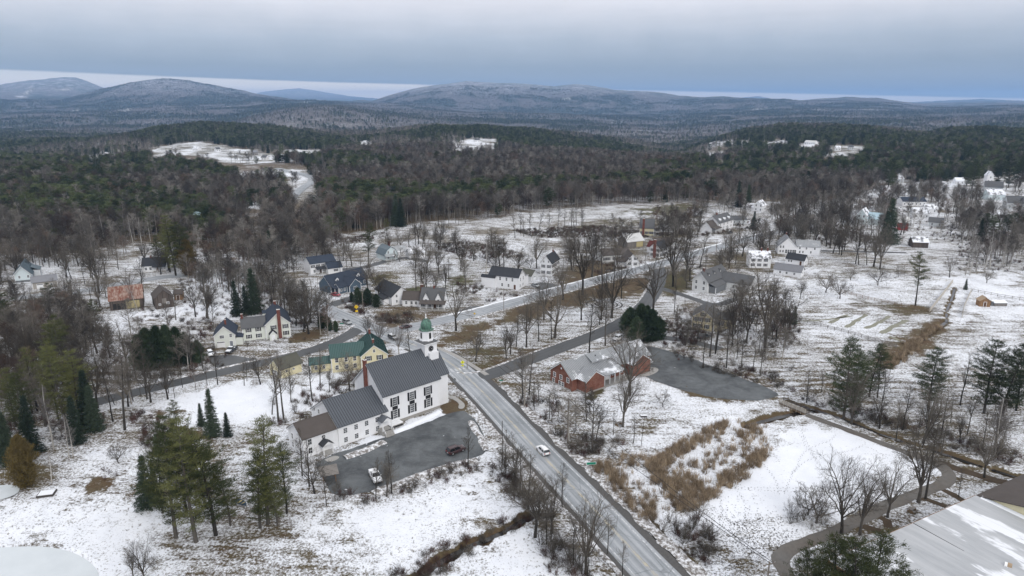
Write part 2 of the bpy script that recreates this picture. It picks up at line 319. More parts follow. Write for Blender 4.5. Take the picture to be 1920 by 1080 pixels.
# village ground: (outline, snow, green, brown, blur in metres); later ones overlay earlier ones
COVER = [
 # thin snow, tussocks: upper meadow
 ([(500,470),(700,432),(900,415),(1000,420),(1000,440),(880,450),(760,470),(640,480),(560,480)], .52,.12,.25,9),
 ([(740,470),(1000,440),(1010,500),(930,500),(860,560),(780,540),(700,500)], .60,.15,.1,8),
 ([(1000,400),(1150,388),(1330,380),(1360,400),(1200,412),(1000,415)], .58,.3,.2,8),
 ([(1200,392),(1290,384),(1310,388),(1270,400),(1215,402)], .1,.8,.1,6),
 ([(1080,420),(1300,405),(1300,412),(1180,425),(1080,432)], .3,.5,.3,5),
 ([(1100,470),(1240,440),(1300,440),(1260,470),(1150,500)], .35,.35,.5,5),
 # the green
 ([(850,690),(820,660),(860,630),(1000,590),(1160,570),(1225,555),(1180,600),(1080,640),(960,685),(890,705)], .58,.28,.35,2.0),
 ([(960,580),(1070,545),(1160,520),(1220,512),(1215,545),(1130,555),(1060,572),(1000,590)], .05,.1,1,3),
 ([(850,622),(920,608),(970,590),(960,600),(890,630),(830,648)], .12,.25,.85,2.5),
 ([(835,672),(880,655),(930,655),(950,680),(900,702),(868,690)], .25,.75,.55,2.0),
 ([(905,690),(950,665),(1000,650),(1060,640),(1020,660),(960,685)], .1,.2,1,2.0),
 ([(1225,520),(1290,505),(1300,540),(1260,552),(1230,545)], .1,.9,.5,2.0),
 ([(1290,490),(1440,470),(1460,510),(1400,515),(1320,510)], .35,.5,.6,3),
 ([(1080,500),(1140,488),(1180,505),(1100,530),(1060,535)], .12,.2,.95,3),
 # right-hand gardens and fields
 ([(1240,610),(1290,560),(1440,560),(1500,620),(1470,660),(1320,690),(1250,650)], .55,.25,.5,3),
 ([(1440,560),(1560,500),(1760,520),(1740,600),(1600,580)], .70,.15,.2,4),
 ([(1540,470),(1700,500),(1690,510),(1560,490)], .5,.4,.4,4),
 ([(1540,515),(1640,500),(1700,490),(1690,500),(1580,520)], .45,.5,.3,3),
 ([(1600,560),(1745,575),(1745,590),(1700,592),(1600,572)], .3,.6,.6,2),
 ([(1500,590),(1640,590),(1700,600),(1680,640),(1540,640)], .70,.3,.2,3),
 ([(1760,600),(1920,600),(1920,690),(1760,680),(1720,650)], .60,.15,.3,6),
 ([(1770,520),(1920,510),(1920,590),(1790,600)], .77,.1,.1,5),
 ([(1640,660),(1700,630),(1760,600),(1775,605),(1720,660),(1670,690)], .12,.2,1,1.5),
 # brick building lawn
 ([(935,735),(990,700),(1060,740),(1100,790),(1030,790),(980,760)], .5,.35,.5,1.5),
 ([(1100,745),(1130,720),(1200,700),(1300,740),(1440,760),(1400,790),(1200,800),(1120,790)], .74,.2,.3,2),
 ([(1095,748),(1128,722),(1132,732),(1110,752)], .05,.8,.4,.8),
 ([(1200,700),(1320,745),(1460,748),(1458,738),(1330,728),(1215,694)], .1,.45,.9,1.2),
 ([(1200,650),(1260,668),(1440,735),(1480,720),(1300,660),(1215,632)], .5,.2,.6,2),
 # marsh
 ([(1150,850),(1250,800),(1420,780),(1470,800),(1400,860),(1330,930),(1280,960),(1200,950)], .74,.1,.4,1.5),
 ([(1240,1000),(1330,930),(1440,850),(1510,790),(1640,830),(1760,880),(1740,900),(1560,960),(1460,1020)], .99,.05,.1,1.5),
 ([(1330,1000),(1420,960),(1500,980),(1440,1060),(1380,1080),(1320,1060)], .72,.2,.3,3),
 # front snow fields
 ([(540,990),(700,930),(900,880),(970,960),(850,1020),(760,1080),(420,1100),(460,1040)], .80,.12,.35,3),
 ([(450,1040),(520,1020),(640,1030),(700,1090),(420,1100)], .62,.2,.4,4),
 ([(320,1080),(340,1035),(400,1015),(500,985),(520,1000),(470,1040),(430,1090)], .50,.5,.85,3),
 ([(780,1090),(880,1030),(990,975),(1060,1060),(1080,1100)], .88,.1,.3,2),
 ([(0,960),(200,900),(310,960),(290,1080),(180,1080),(120,1020),(0,1015)], .82,.1,.3,3),
 ([(140,830),(250,780),(300,900),(200,940),(90,900)], .68,.1,.5,3),
 ([(180,902),(225,895),(220,915),(180,918)], .1,.1,1,1),
 ([(280,770),(400,720),(560,720),(640,700),(620,760),(480,790),(380,790),(320,830)], .93,.1,.3,2),
 ([(330,820),(280,770),(300,765),(350,800),(390,800),(400,830)], .2,.1,1,1.5),
 ([(0,850),(60,850),(110,880),(60,910),(0,900)], .3,.5,.6,2),
 # church surrounds
 ([(640,860),(700,820),(830,765),(845,775),(720,835),(660,865)], .88,.1,.5,.6),
 ([(830,765),(850,748),(875,752),(870,768),(840,776)], .05,.2,1,.8),
 ([(600,905),(700,925),(860,868),(900,858),(900,880),(700,945),(610,935)], .6,.15,.8,1.2),
 ([(700,660),(740,650),(735,690),(708,690)], .1,.3,1,1),
 ([(600,660),(640,645),(700,640),(720,655),(690,665)], .4,.4,.5,2),
 # left houses
 ([(180,590),(300,580),(420,560),(500,580),(420,600),(330,610),(200,625)], .82,.1,.2,3),
 ([(400,520),(480,540),(460,570),(330,545)], .85,.15,.2,3),
 ([(60,490),(140,490),(140,515),(70,515)], .7,.5,.1,3),
 ([(240,600),(330,600),(420,590),(420,660),(260,700),(180,640)], .52,.2,.8,5),
 ([(0,560),(200,560),(230,700),(200,830),(0,850)], .56,.25,.7,6),
 ([(540,600),(600,590),(640,620),(560,640)], .5,.3,.7,2),
 ([(545,625),(600,620),(590,635),(550,640)], .1,.4,1,1.5),
 ([(620,590),(700,600),(740,560),(840,585),(800,600),(740,620)], .3,.2,.8,2.5),
 ([(770,545),(870,520),(880,535),(800,548)], .2,.9,.1,3),
 ([(690,520),(720,515),(730,530),(700,535)], .1,.9,.3,2),
 ([(1330,600),(1400,590),(1440,640),(1360,650)], .6,.2,.6,3),
 # far right village
 ([(1640,345),(1760,335),(1800,345),(1700,365),(1650,370)], .85,.3,.1,6),
 ([(1560,400),(1700,390),(1800,420),(1800,470),(1600,460)], .64,.2,.4,8),
 ([(1800,350),(1920,340),(1920,420),(1820,400)], .6,.3,.5,8),
]
def cover_at(X, Y):
    R = np.hypot(X, Y); AZ = np.arctan2(X, Y)
    S = np.full(X.shape, .57); G = np.full(X.shape, .2); B = np.full(X.shape, .45)
    wob = (fbm(X / 5, Y / 5, 61, 3) - .5)
    near = R < 900
    for pts, s, g, b, bl in COVER:
        s = s - .04 if .6 < s < .78 else s if s > .6 else .30 + .5 * s; bl = bl * 1.25
        P = wpoly(pts); c = P.mean(0); rad = np.hypot(*(P - c).T).max() + 3 * bl + 8
        m = near & (np.abs(X - c[0]) < rad) & (np.abs(Y - c[1]) < rad)
        if not m.any(): continue
        d = sdist(P, X[m], Y[m]) + wob[m] * (4.5 * bl + 2.0) + (fbm(X[m] / 1.6, Y[m] / 1.6, 62, 2) - .5) * 2.2 * bl
        k = np.clip(.5 - d / (3.2 * bl), 0, 1); k = k * k * (3 - 2 * k)
        for A_, val in ((S, s), (G, g), (B, b)): A_[m] = A_[m] * (1 - k) + val * k
    edge_r = np.interp(AZ, FE_AZ, FE_R)
    Fo = np.clip((R - edge_r) / (edge_r * .03) + .5 + wob * 1.5, 0, 1)
    clr = np.zeros(X.shape)
    for P in CLEARW:
        c = P.mean(0); rad = np.hypot(*(P - c).T).max() + 60
        m = (np.abs(X - c[0]) < rad) & (np.abs(Y - c[1]) < rad)
        if m.any():
            d = sdist(P, X[m], Y[m]) + wob[m] * 22
            clr[m] = np.maximum(clr[m], np.clip(.5 - d / 16, 0, 1))
    for P in FARW:
        c = P.mean(0); rad = np.hypot(*(P - c).T).max() + 200
        m = (np.abs(X - c[0]) < rad) & (np.abs(Y - c[1]) < rad)
        if m.any():
            d = sdist(P, X[m], Y[m]) + (fbm(X[m] / 70, Y[m] / 70, 3, 4) - .46) * 150
            clr[m] = np.maximum(clr[m], np.clip(.5 - d / 30, 0, 1) * .8)
    forest_s = .34 + .26 * fbm(X / 90, Y / 90, 31, 3)
    S = S * (1 - Fo) + forest_s * Fo; B = B * (1 - Fo) + .85 * Fo; G = G * (1 - Fo) + .15 * Fo
    S = S * (1 - clr) + (.36 + .50 * fbm(X / 45, Y / 45, 14, 3)) * clr; G = G * (1 - clr) + .4 * clr * fbm(X / 120, Y / 120, 9, 2) * 1.6; B = B * (1 - clr) + .1 * clr
    Cn = np.clip((R - 2600) / 1500, 0, 1) * (1 - clr)        # woods seen as one canopy
    return np.clip(S, 0, 1), np.clip(G, 0, 1), np.clip(B, 0, 1), Cn, Fo, clr
# streams cut into the ground: (picture line, half width m, depth m)
STREAMS = [([(985,968),(960,985),(930,1000),(880,1020),(830,1045),(790,1075),(770,1095)], 1.15, 1.0),
           ([(1216,975),(1240,1005),(1275,1040),(1320,1085)], 1.0, .9),
           ([(1530,768),(1490,772),(1455,780),(1425,788),(1400,796)], 1.3, 1.0),
           ([(1480,752),(1560,775),(1660,815),(1760,845),(1850,875),(1940,900)], 1.0, .7),
           ([(1775,602),(1730,635),(1690,662),(1662,688)], 1.2, .7),
           ([(1790,540),(1785,560),(1775,580),(1775,602)], .8, .5)]
STW = [(np.array([at(*p)[:2] for p in l]), hw, dp) for l, hw, dp in STREAMS]
POND = wpoly([(-60,1028),(0,1025),(50,1022),(90,1023),(125,1030),(152,1041),(172,1055),(184,1070),(188,1095),(184,1140),(-90,1180)])
POND2 = wpoly([(-40,915),(10,906),(40,910),(30,928),(-40,945)])
def dips(X, Y):
    z = np.zeros(X.shape)
    for P, hw, dp in STW:
        m = (X > P[:,0].min() - 6) & (X < P[:,0].max() + 6) & (Y > P[:,1].min() - 6) & (Y < P[:,1].max() + 6)
        if m.any():
            d = ldist(P, X[m], Y[m]) + (vnoise(X[m] / 2.2, Y[m] / 2.2, 8) - .5) * 1.5 + (vnoise(X[m] / .8, Y[m] / .8, 18) - .5) * .7
            z[m] -= dp * np.clip(1.35 - d / hw, 0, 1)
    for P in (POND, POND2):
        m = (X > P[:,0].min() - 6) & (X < P[:,0].max() + 6) & (Y > P[:,1].min() - 6) & (Y < P[:,1].max() + 6)
        if m.any(): z[m] -= .5 * np.clip(.5 - sdist(P, X[m], Y[m]) / 1.2, 0, 1)
    return z
def ground_mesh():
    azs = np.concatenate([np.linspace(-math.pi, -.86, 34)[:-1], np.linspace(-.86, -.70, 30)[:-1], np.linspace(-.70, .70, 860), np.linspace(.70, .86, 30)[1:], np.linspace(.86, math.pi, 34)[1:]])
    rs = [6.0, 25.0, 50.0, 70.0, 84.0]
    while rs[-1] < 29000:
        r = rs[-1]; rs.append(r * (1.0042 if r < 480 else 1.0065 if r < 2500 else 1.009 if r < 14000 else 1.03))
    rs = np.array(rs); A_, R_ = np.meshgrid(azs, rs); X = R_ * np.sin(A_); Y = R_ * np.cos(A_)
    Z = HT(X, Y) + dips(X, Y)
    Z = Z + (fbm(X / 1.3, Y / 1.3, 71, 2) - .5) * .16 * np.clip((700 - R_) / 300, 0, 1) * 0.6 - .03
    S, G, B, Cn, Fo, clr = cover_at(X, Y)
    dp = dips(X, Y); inpond = np.zeros(X.shape, bool)
    for P in (POND, POND2): inpond |= (X < P[:,0].max() + 3) & (X > P[:,0].min() - 3) & (Y < P[:,1].max() + 3) & (Y > P[:,1].min() - 3)
    dp = np.where(inpond, 0, dp); wet = np.clip(-dp / .5, 0, 1)
    S = S * (1 - .95 * wet); B = np.maximum(B, wet)
    nr, na = X.shape; idx = np.arange(nr * na).reshape(nr, na)
    Fq = np.stack([idx[:-1, :-1], idx[:-1, 1:], idx[1:, 1:], idx[1:, :-1]], -1).reshape(-1, 4)[:, ::-1]
    me = npmesh('ground', np.stack([X, Y, Z], -1).reshape(-1, 3), Fq, ['ground'], smooth=True)
    a = me.attributes.new('cover', 'FLOAT_COLOR', 'POINT'); a.data.foreach_set('color', np.stack([S, G, B, Cn], -1).astype(np.float32).ravel())
    con = fbm(X / 420, Y / 420, 41, 4) * .6 + fbm(X / 90, Y / 90, 43, 3) * .4
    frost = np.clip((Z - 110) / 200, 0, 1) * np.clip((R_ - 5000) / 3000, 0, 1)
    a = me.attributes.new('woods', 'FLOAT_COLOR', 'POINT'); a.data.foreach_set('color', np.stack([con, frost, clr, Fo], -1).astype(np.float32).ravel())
    return me, float(Z.max()), float(Z.min())
t = NT('ground', .9, .2); P_ = t.pos()
cv = t.attr('cover'); sc_ = t.n('ShaderNodeSeparateColor'); t.l(cv.outputs['Color'], sc_.inputs[0]); S_, G_, B_ = sc_.outputs; Cn_ = cv.outputs['Alpha']
wv = t.attr('woods'); sw_ = t.n('ShaderNodeSeparateColor'); t.l(wv.outputs['Color'], sw_.inputs[0]); con_, fr_, clr_ = sw_.outputs
f1 = t.noise(P_, 1.55, 5, .72, .3); f2 = t.noise(P_, .22, 4, .6); f3 = t.noise(P_, .045, 4, .55); f4 = t.noise(t.scale(P_, (1, 1, 0)), 4.5, 2, .7)
mp_ = t.n('ShaderNodeMapping'); t.l(P_, mp_.inputs[0]); mp_.inputs['Rotation'].default_value = (0, 0, .5); mp_.inputs['Scale'].default_value = (.10, .42, .2); RP_ = mp_.outputs[0]
dead = t.mix(f2, (.075, .060, .036), (.17, .135, .078))
earth = t.mix(t.math('MULTIPLY', G_, t.ramp(f2, .25, .6)), dead, (.055, .070, .024))
leaf = t.mix(f4, t.mix(f2, (.040, .024, .015), (.075, .058, .030)), t.mix(t.ramp(f2, .3, .7), (.13, .075, .038), (.15, .115, .066)))
earth = t.mix(t.math('MULTIPLY', B_, .9), earth, leaf)
earth = t.mix(t.ramp(f1, .30, .62), t.mix(.40, earth, (.02, .016, .012)), earth)
det = t.math('ADD', t.math('MULTIPLY', f1, .49), t.math('ADD', t.math('MULTIPLY', t.noise(RP_, 1.0, 4, .65), .36), t.math('MULTIPLY', f3, .29)))
# thin snow shows in the hollows first; coverage sets how much of it there is
lev = t.math('ADD', .88, t.math('MULTIPLY', S_, -.56))
sn = t.ramp(det, t.math('SUBTRACT', lev, .05), t.math('ADD', lev, .05))
tf = t.noise(P_, 2.3, 3, .75); tf2 = t.noise(P_, .55, 3, .6)
tuft = t.ramp(t.math('ADD', t.math('MULTIPLY', tf, .75), t.math('MULTIPLY', tf2, .25)), t.math('ADD', .30, t.math('MULTIPLY', S_, .30)), t.math('ADD', .37, t.math('MULTIPLY', S_, .30)))
patch = t.ramp(t.noise(P_, .060, 4, .65), .36, .62)
sn = t.math('MULTIPLY', sn, t.math('SUBTRACT', 1.0, t.math('MULTIPLY', tuft, t.math('ADD', .22, t.math('MULTIPLY', patch, .62)))))
snowc = t.mix(f2, (.64, .67, .72), (.81, .83, .86))
gc = t.mix(sn, earth, snowc)
cn1 = t.noise(P_, .07, 4, .75); cn2 = t.noise(P_, .012, 3, .6)
cn1b = t.ramp(cn1, .32, .70); bare = t.mix(cn1b, (.035, .031, .034), (.20, .185, .185)); ever = t.mix(cn1b, (.008, .015, .010), (.055, .075, .048))
can = t.mix(t.ramp(t.math('ADD', t.math('MULTIPLY', con_, .72), t.math('MULTIPLY', cn1, .28)), .46, .55), bare, ever)
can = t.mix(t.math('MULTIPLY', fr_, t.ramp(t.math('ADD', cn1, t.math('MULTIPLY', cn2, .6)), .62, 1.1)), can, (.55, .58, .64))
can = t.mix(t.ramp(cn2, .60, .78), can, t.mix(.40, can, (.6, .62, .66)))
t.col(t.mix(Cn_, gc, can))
hh = t.math('ADD', t.math('MULTIPLY', sn, .10), t.math('MULTIPLY', f1, .12)); t.bump(t.math('ADD', t.math('MULTIPLY', hh, t.math('SUBTRACT', 1.0, Cn_)), t.math('MULTIPLY', t.math('MULTIPLY', cn1, 14.0), Cn_)), .8, 1.0)
gme, ZMAX, ZMIN = ground_mesh()
tag(link('ground', gme), kind='structure')
# the air
hz = NT('haze'); hz.t.nodes.remove(hz.b); pv = hz.n('ShaderNodeVolumePrincipled'); pv.inputs['Color'].default_value = (*HAZE_C, 1); pv.inputs['Density'].default_value = HAZE_D; pv.inputs['Anisotropy'].default_value = .0
hz.l(pv.outputs[0], hz.out.inputs['Volume'])
mb = MB(); mb.box(-30500, 30500, -30500, 30500, ZMIN - 1.5, ZMAX + 6, 'haze')
if HAZE_D > 0: tag(mb.build('haze'), kind='stuff')
# ================================================================ roads and other sheets
def smooth_line(pts, n=3):
    P = np.array(pts, float)
    for _ in range(n):
        Q = [P[0]]
        for a, b in zip(P[:-1], P[1:]): Q += [a * .75 + b * .25, a * .25 + b * .75]
        Q.append(P[-1]); P = np.array(Q)
    return P
def strip_mesh(name, pts, half, z, mat, off=0.0, wob=0.0, n=3, step=1.5, kind='structure', across=8, crown=0.0):
    """a ribbon of ground cover along a picture-space line, half its width in metres"""
    P = smooth_line([at(*p)[:2] for p in pts], n)
    seg = np.hypot(*np.diff(P, axis=0).T); L = np.concatenate([[0], np.cumsum(seg)]); m = max(2, int(L[-1] / step)); s = np.linspace(0, L[-1], m)
    x = np.interp(s, L, P[:,0]); y = np.interp(s, L, P[:,1]); dx = np.gradient(x); dy = np.gradient(y); q = np.hypot(dx, dy); nx, ny = -dy / q, dx / q
    V = []; UV = []
    for k in range(across + 1):
        f = -1 + 2 * k / across
        hw = half + (wob * (fbm(s / 3 + (50 if f < 0 else 0), s * 0 + k * 0, 77, 3) - .5) * 2 if abs(f) > .99 else 0)
        o = off + f * hw; X = x + nx * o; Y = y + ny * o
        Z = np.where(np.hypot(X, Y) > 430, HT(X, Y), 0) + z + crown * (1 - f * f)
        V.append(np.stack([X, Y, Z], -1)); UV.append(np.stack([o + 0 * s, s], -1))
    V = np.stack(V, 1); UV = np.stack(UV, 1); idx = np.arange(m * (across + 1)).reshape(m, across + 1)
    Fq = np.stack([idx[:-1, :-1], idx[:-1, 1:], idx[1:, 1:], idx[1:, :-1]], -1).reshape(-1, 4)
    me = npmesh(name, V.reshape(-1, 3), Fq[:, ::-1], [mat], uv=UV.reshape(-1, 2)); return tag(link(name, me), kind=kind)
def sheet(name, pts, z, mat, wob=0.0, kind='structure', n=2):
    P = np.array([at(*p)[:2] for p in pts]); P = smooth_line(np.vstack([P, P[:1]]), n)
    seg = np.hypot(*np.diff(P, axis=0).T); L = np.concatenate([[0], np.cumsum(seg)]); s = np.arange(0, L[-1], .6)
    x = np.interp(s, L, P[:,0]); y = np.interp(s, L, P[:,1])
    if wob:
        x = x + (fbm(s / 3, s * 0, 5, 3) - .5) * 2 * wob; y = y + (fbm(s / 3, s * 0 + 9, 5, 3) - .5) * 2 * wob
    me = bpy.data.meshes.new(name); me.from_pydata([(a, b, z) for a, b in zip(x, y)], [], [tuple(range(len(x)))]); me.materials.append(MATS[mat])
    if me.polygons[0].normal.z < 0: me.flip_normals()
    return tag(link(name, me), kind=kind)
def road_mat(name, c0, c1, streak=.5, half=3.4, wet=0):
    t = NT(name, .62, .35); uv = t.uv(); su = t.n('ShaderNodeSeparateXYZ'); t.l(uv, su.inputs[0]); P = t.pos()
    long_ = t.noise(t.scale(uv, (2.2, .045, 1)), 1.0, 4, .65); fine = t.noise(P, 3.0, 3, .7); big = t.noise(P, .10, 3)
    f = t.math('ADD', t.math('MULTIPLY', long_, streak), t.math('ADD', t.math('MULTIPLY', fine, .18), t.math('MULTIPLY', big, .32)))
    # tyre paths are swept dark, the strips between keep their salt
    wvv = t.math('ABSOLUTE', t.math('SINE', t.math('MULTIPLY', su.outputs[0], 1.75)))
    f = t.math('ADD', f, t.math('MULTIPLY', t.math('SUBTRACT', .5, wvv), .11 * streak * 2))
    rc = t.mix(t.ramp(f, .30, .78), c0, c1)
    vo = t.n('ShaderNodeTexVoronoi', feature='DISTANCE_TO_EDGE'); t.l(t.scale(uv, (.22, .11, 1)), vo.inputs['Vector']); wv_ = t.n('ShaderNodeTexVoronoi'); t.l(t.scale(uv, (.12, .035, 1)), wv_.inputs['Vector']); wv_.inputs['Scale'].default_value = 1; vo.inputs['Scale'].default_value = 1
    crack = t.math('SUBTRACT', 1.0, t.ramp(vo.outputs['Distance'], .004, .014)); rc = t.mix(t.math('MULTIPLY', crack, .45), rc, tuple(x * .5 for x in c0))
    sc2 = t.n('ShaderNodeSeparateColor'); t.l(wv_.outputs['Color'], sc2.inputs[0]); rc = t.mix(t.math('MULTIPLY', t.ramp(sc2.outputs[0], .80, .82), .35), rc, c0)
    t.col(rc); t.bump(fine, .15, .02); return t
road_mat('main_asphalt', (.16, .178, .188), (.38, .398, .42), .66)
road_mat('dark_asphalt', (.065, .068, .070), (.15, .155, .158), .3)
t = NT('lot_gravel', .75, .3); P_ = t.pos(); n = t.noise(P_, .12, 4, .6, .5); n2_ = t.noise(P_, .6, 5, .75, .4); n3_ = t.noise(P_, 3.5, 3, .8)
t.col(t.mix(t.ramp(t.math('ADD', t.math('MULTIPLY', n, .6), t.math('ADD', t.math('MULTIPLY', n2_, .3), t.math('MULTIPLY', n3_, .2))), 
 .36, .74), (.038, .042, .045), (.135, .145, .15))); t.bump(n3_, .3, .03)
t = NT('grit', .9); n = t.noise(t.pos(), 1.6, 5, .7); t.col(t.mix(t.ramp(n, .4, .68), (.07, .066, .06), (.42, .41, .40)))
t = NT('dark_shoulder', .9); n = t.noise(t.pos(), 2.0, 4, .7); t.col(t.mix(n, (.04, .04, .04), (.13, .125, .12)))
t = NT('path_gravel', .9); n = t.noise(t.pos(), 1.2, 4, .6); n2_ = t.noise(t.pos(), .15, 2); t.col(t.mix(n, t.mix(n2_, (.06, .052, .045), (.10, .10, .098)), t.mix(n2_, (.13, .10, .07), (.19, .19, .185))))
t = NT('road_paint', .7); n = t.noise(t.pos(), 1.4, 4, .7); t.col(t.mix(t.ramp(n, .42, .6), (.60, .61, .62), (.30, .315, .33)))
t = NT('yellow_paint', .7); n = t.noise(t.pos(), .5, 4, .7); t.col(t.mix(t.ramp(n, .32, .62), (.55, .46, .26), (.30, .30, .29)))
t = NT('ice', .35, .4); n = t.noise(t.pos(), .25, 4, .6); n2_ = t.noise(t.scale(t.pos(), (.5, 2.2, 1)), .9, 5, .7, 1.2); t.col(t.mix(t.ramp(n2_, .70, .76), t.mix(n, (.46, .50, .52), (.60, .64, .66)), (.20, .22, .24)))
t = NT('stream_water', .12, .5); n = t.noise(t.pos(), 1.0, 3); t.col(t.mix(n, (.010, .009, .008), (.028, .024, .02)))
t = NT('snow', .85, .3); n = t.noise(t.pos(), 1.2, 4); t.col(t.mix(n, (.66, .69, .74), (.84, .86, .88))); t.bump(n, .5, .2)
t = NT('dirty_snow', .9, .2); n = t.noise(t.pos(), 1.1, 5, .75); t.col(t.mix(t.ramp(n, .42, .62), (.16, .145, .13), (.74, .755, .78))); t.bump(n, .6, .3)
t = NT('concrete', .85); n = t.noise(t.pos(), .8, 4); t.col(t.mix(n, (.24, .235, .22), (.40, .39, .37)))
t = NT('bed', .95); n = t.noise(t.pos(), 1.5, 4, .7); t.col(t.mix(n, (.075, .072, .035), (.36, .36, .30)))
t = NT('labyrinth_soil', .95); n = t.noise(t.pos(), 2.5, 4, .7); t.col(t.mix(t.ramp(n, .5, .7), (.028, .024, .018), (.16, .15, .14)))
t = NT('brown_trail', .95); n = t.noise(t.pos(), 1.8, 4, .7); t.col(t.mix(n, (.028, .020, .013), (.10, .072, .045)))
MAIN = [(1330,1180),(1230,1080),(1160,1005),(1105,945),(1010,848),(950,782),(900,730),(855,688),(820,665),(780,648),(740,634),(700,618),(655,598),(620,583),(592,570),(560,551),(528,535),(490,522),(440,516),(385,513),(340,516),(290,521),(210,536),(140,548),(60,555),(-40,570)]
FORK = [(722,627),(760,616),(805,606),(850,597),(900,585),(960,568),(1030,549),(1100,531),(1160,515),(1215,501),(1260,489),(1310,474),(1370,457),(1420,444),(1470,431),(1530,416),(1600,399),(1650,388)]
SIDE = [(852,708),(895,709),(930,698),(975,681),(1030,660),(1090,638),(1140,618),(1175,600),(1202,580),(1222,556),(1234,532),(1238,512),(1232,498)]
LEFTR = [(120,772),(200,748),(290,727),(380,706),(450,690),(520,674),(570,661),(610,649),(645,634),(668,620),(682,610)]
strip_mesh('road_shoulder', MAIN[:9], 1.0, .012, 'dark_shoulder', off=-4.9, wob=.35)
strip_mesh('road_shoulder', MAIN[:7], 1.35, .10, 'dirty_snow', off=-7.0, wob=.8)
strip_mesh('road_shoulder', MAIN[:10], .7, .012, 'dark_shoulder', off=4.6, wob=.4)
strip_mesh('snow_bank', MAIN[:7], .6, .0, 'dirty_snow', off=5.7, wob=.5, crown=.25)
strip_mesh('road_shoulder', [(1042,832),(1010,805),(975,772),(945,745),(928,728)], 1.7, .022, 'dark_shoulder', wob=.4)
strip_mesh('road', MAIN, 4.1, .03, 'main_asphalt', crown=.05, across=12)
strip_mesh('road', FORK, 3.9, .07, 'main_asphalt', crown=.05, wob=.3)
strip_mesh('road', SIDE, 3.3, .016, 'dark_asphalt', crown=.03, wob=.25)
strip_mesh('road', LEFTR, 2.9, .018, 'dark_asphalt', crown=.03, wob=.25)
FRONT = MAIN[:14]
for o_ in (-3.42, 3.42): strip_mesh('road_markings', FRONT, .11, .086 - .05 * (3.42 / 4.1) ** 2 + .004, 'road_paint', off=o_, across=1)
for o_ in (-.16, .16): strip_mesh('road_markings', MAIN[:12], .07, .090, 'yellow_paint', off=o_, across=1)
for o_ in (-3.2, 3.2): strip_mesh('road_markings', FORK[:9], .07, .094, 'road_paint', off=o_, across=1)
c0 = at(846, 700); c1 = at(869, 690); dx_ = (at(900,730) - at(855,688)).normalized(); ac = Vector((-dx_.y, dx_.x, 0))
for k in range(5):
    m_ = MB(); c_ = (at(855, 694)) + ac * (2.6 - 1.3 * k); h_ = dx_ * 1.2; s_ = ac * .3
    m_.poly([c_ + h_ + s_ + Vector((0,0,.094)), c_ + h_ - s_ + Vector((0,0,.094)), c_ - h_ - s_ + Vector((0,0,.094)), c_ - h_ + s_ + Vector((0,0,.094))][::-1], 'road_paint'); tag(m_.build('crosswalk_markings'), kind='structure')
sheet('parking_lot', [(590,868),(640,845),(720,822),(790,796),(862,766),(884,776),(905,806),(915,842),(900,856),(830,872),(760,896),(700,922),(655,930),(615,925)], .006, 'lot_gravel', .5)
sheet('parking_lot', [(1195,690),(1225,668),(1205,650),(1222,648),(1300,672),(1400,712),(1462,736),(1452,748),(1400,752),(1330,745),(1270,728),(1215,712)], .006, 'lot_gravel', .5)
sheet('parking_lot', [(392,668),(430,664),(470,672),(500,676),(480,692),(440,694),(400,690)], .008, 'dark_asphalt', .3)
sheet('driveway', [(848,590),(872,576),(905,572),(896,583),(868,594)], .010, 'dark_asphalt', .2)
sheet('driveway', [(1000,532),(1022,528),(1075,542),(1060,552),(1010,545)], .010, 'dark_asphalt', .2)
strip_mesh('driveway', [(640,506),(690,500),(720,490),(760,482),(800,490)], 2.6, .012, 'dark_asphalt', wob=.6)
strip_mesh('driveway', [(600,578),(640,566),(668,556)], 3, .010, 'dark_asphalt', wob=.6)
strip_mesh('driveway', [(1238,540),(1290,556),(1340,575),(1380,560)], 2.0, .014, 'dark_asphalt', wob=.4)
strip_mesh('driveway', [(1200,640),(1240,632),(1300,640),(1350,655)], 2.2, .010, 'dark_asphalt', wob=.4)
strip_mesh('driveway', [(1540,470),(1620,472),(1700,474)], 1.8, .012, 'dark_asphalt', wob=.4)
sheet('sidewalk', [(838,746),(848,740),(866,752),(873,760),(868,768),(858,766),(862,757),(848,748)], .07, 'concrete', 0)
strip_mesh('sidewalk', [(740,640),(790,657),(828,672),(866,697),(885,710)], .8, .10, 'concrete', off=5.2)
sheet('sidewalk', [(1195,700),(1222,686),(1240,694),(1212,708)], .03, 'concrete', 0)
sheet('sidewalk', [(608,862),(628,853),(640,858),(618,868)], .03, 'concrete', 0)
strip_mesh('path', [(1512,778),(1560,795),(1620,818),(1690,845),(1735,860)], 1.15, .018, 'path_gravel', wob=.3)
strip_mesh('path', [(1735,858),(1765,872),(1782,888),(1775,905),(1740,920),(1690,936),(1630,965),(1560,1000),(1500,1022),(1466,1036),(1462,1052),(1472,1072),(1490,1100)], 1.45, .016, 'path_gravel', wob=.4)
strip_mesh('path', [(1742,862),(1800,880),(1860,900),(1940,915)], 1.3, .014, 'brown_trail', wob=.5)
for l_ in ([(1700,932),(1740,935),(1775,950)],[(1760,915),(1790,928),(1810,940)],[(1640,965),(1665,975),(1668,990)],[(1600,985),(1640,990),(1650,995)]): strip_mesh('path', l_, .7, .012, 'brown_trail', wob=.5)
# bare strips between the garden beds, field edges and tracks
for l_, hw in (([(1500,602),(1545,600),(1600,592)],.5),([(1556,606),(1572,596),(1590,590)],.7),([(1586,614),(1604,602),(1624,590)],.7),([(1622,616),(1650,604),(1668,592)],.7),([(1652,625),(1675,612),(1700,600)],.9),([(1668,630),(1690,640),(1702,644)],.5)):
    strip_mesh('garden_bed', l_, hw, .02, 'bed', wob=.8)

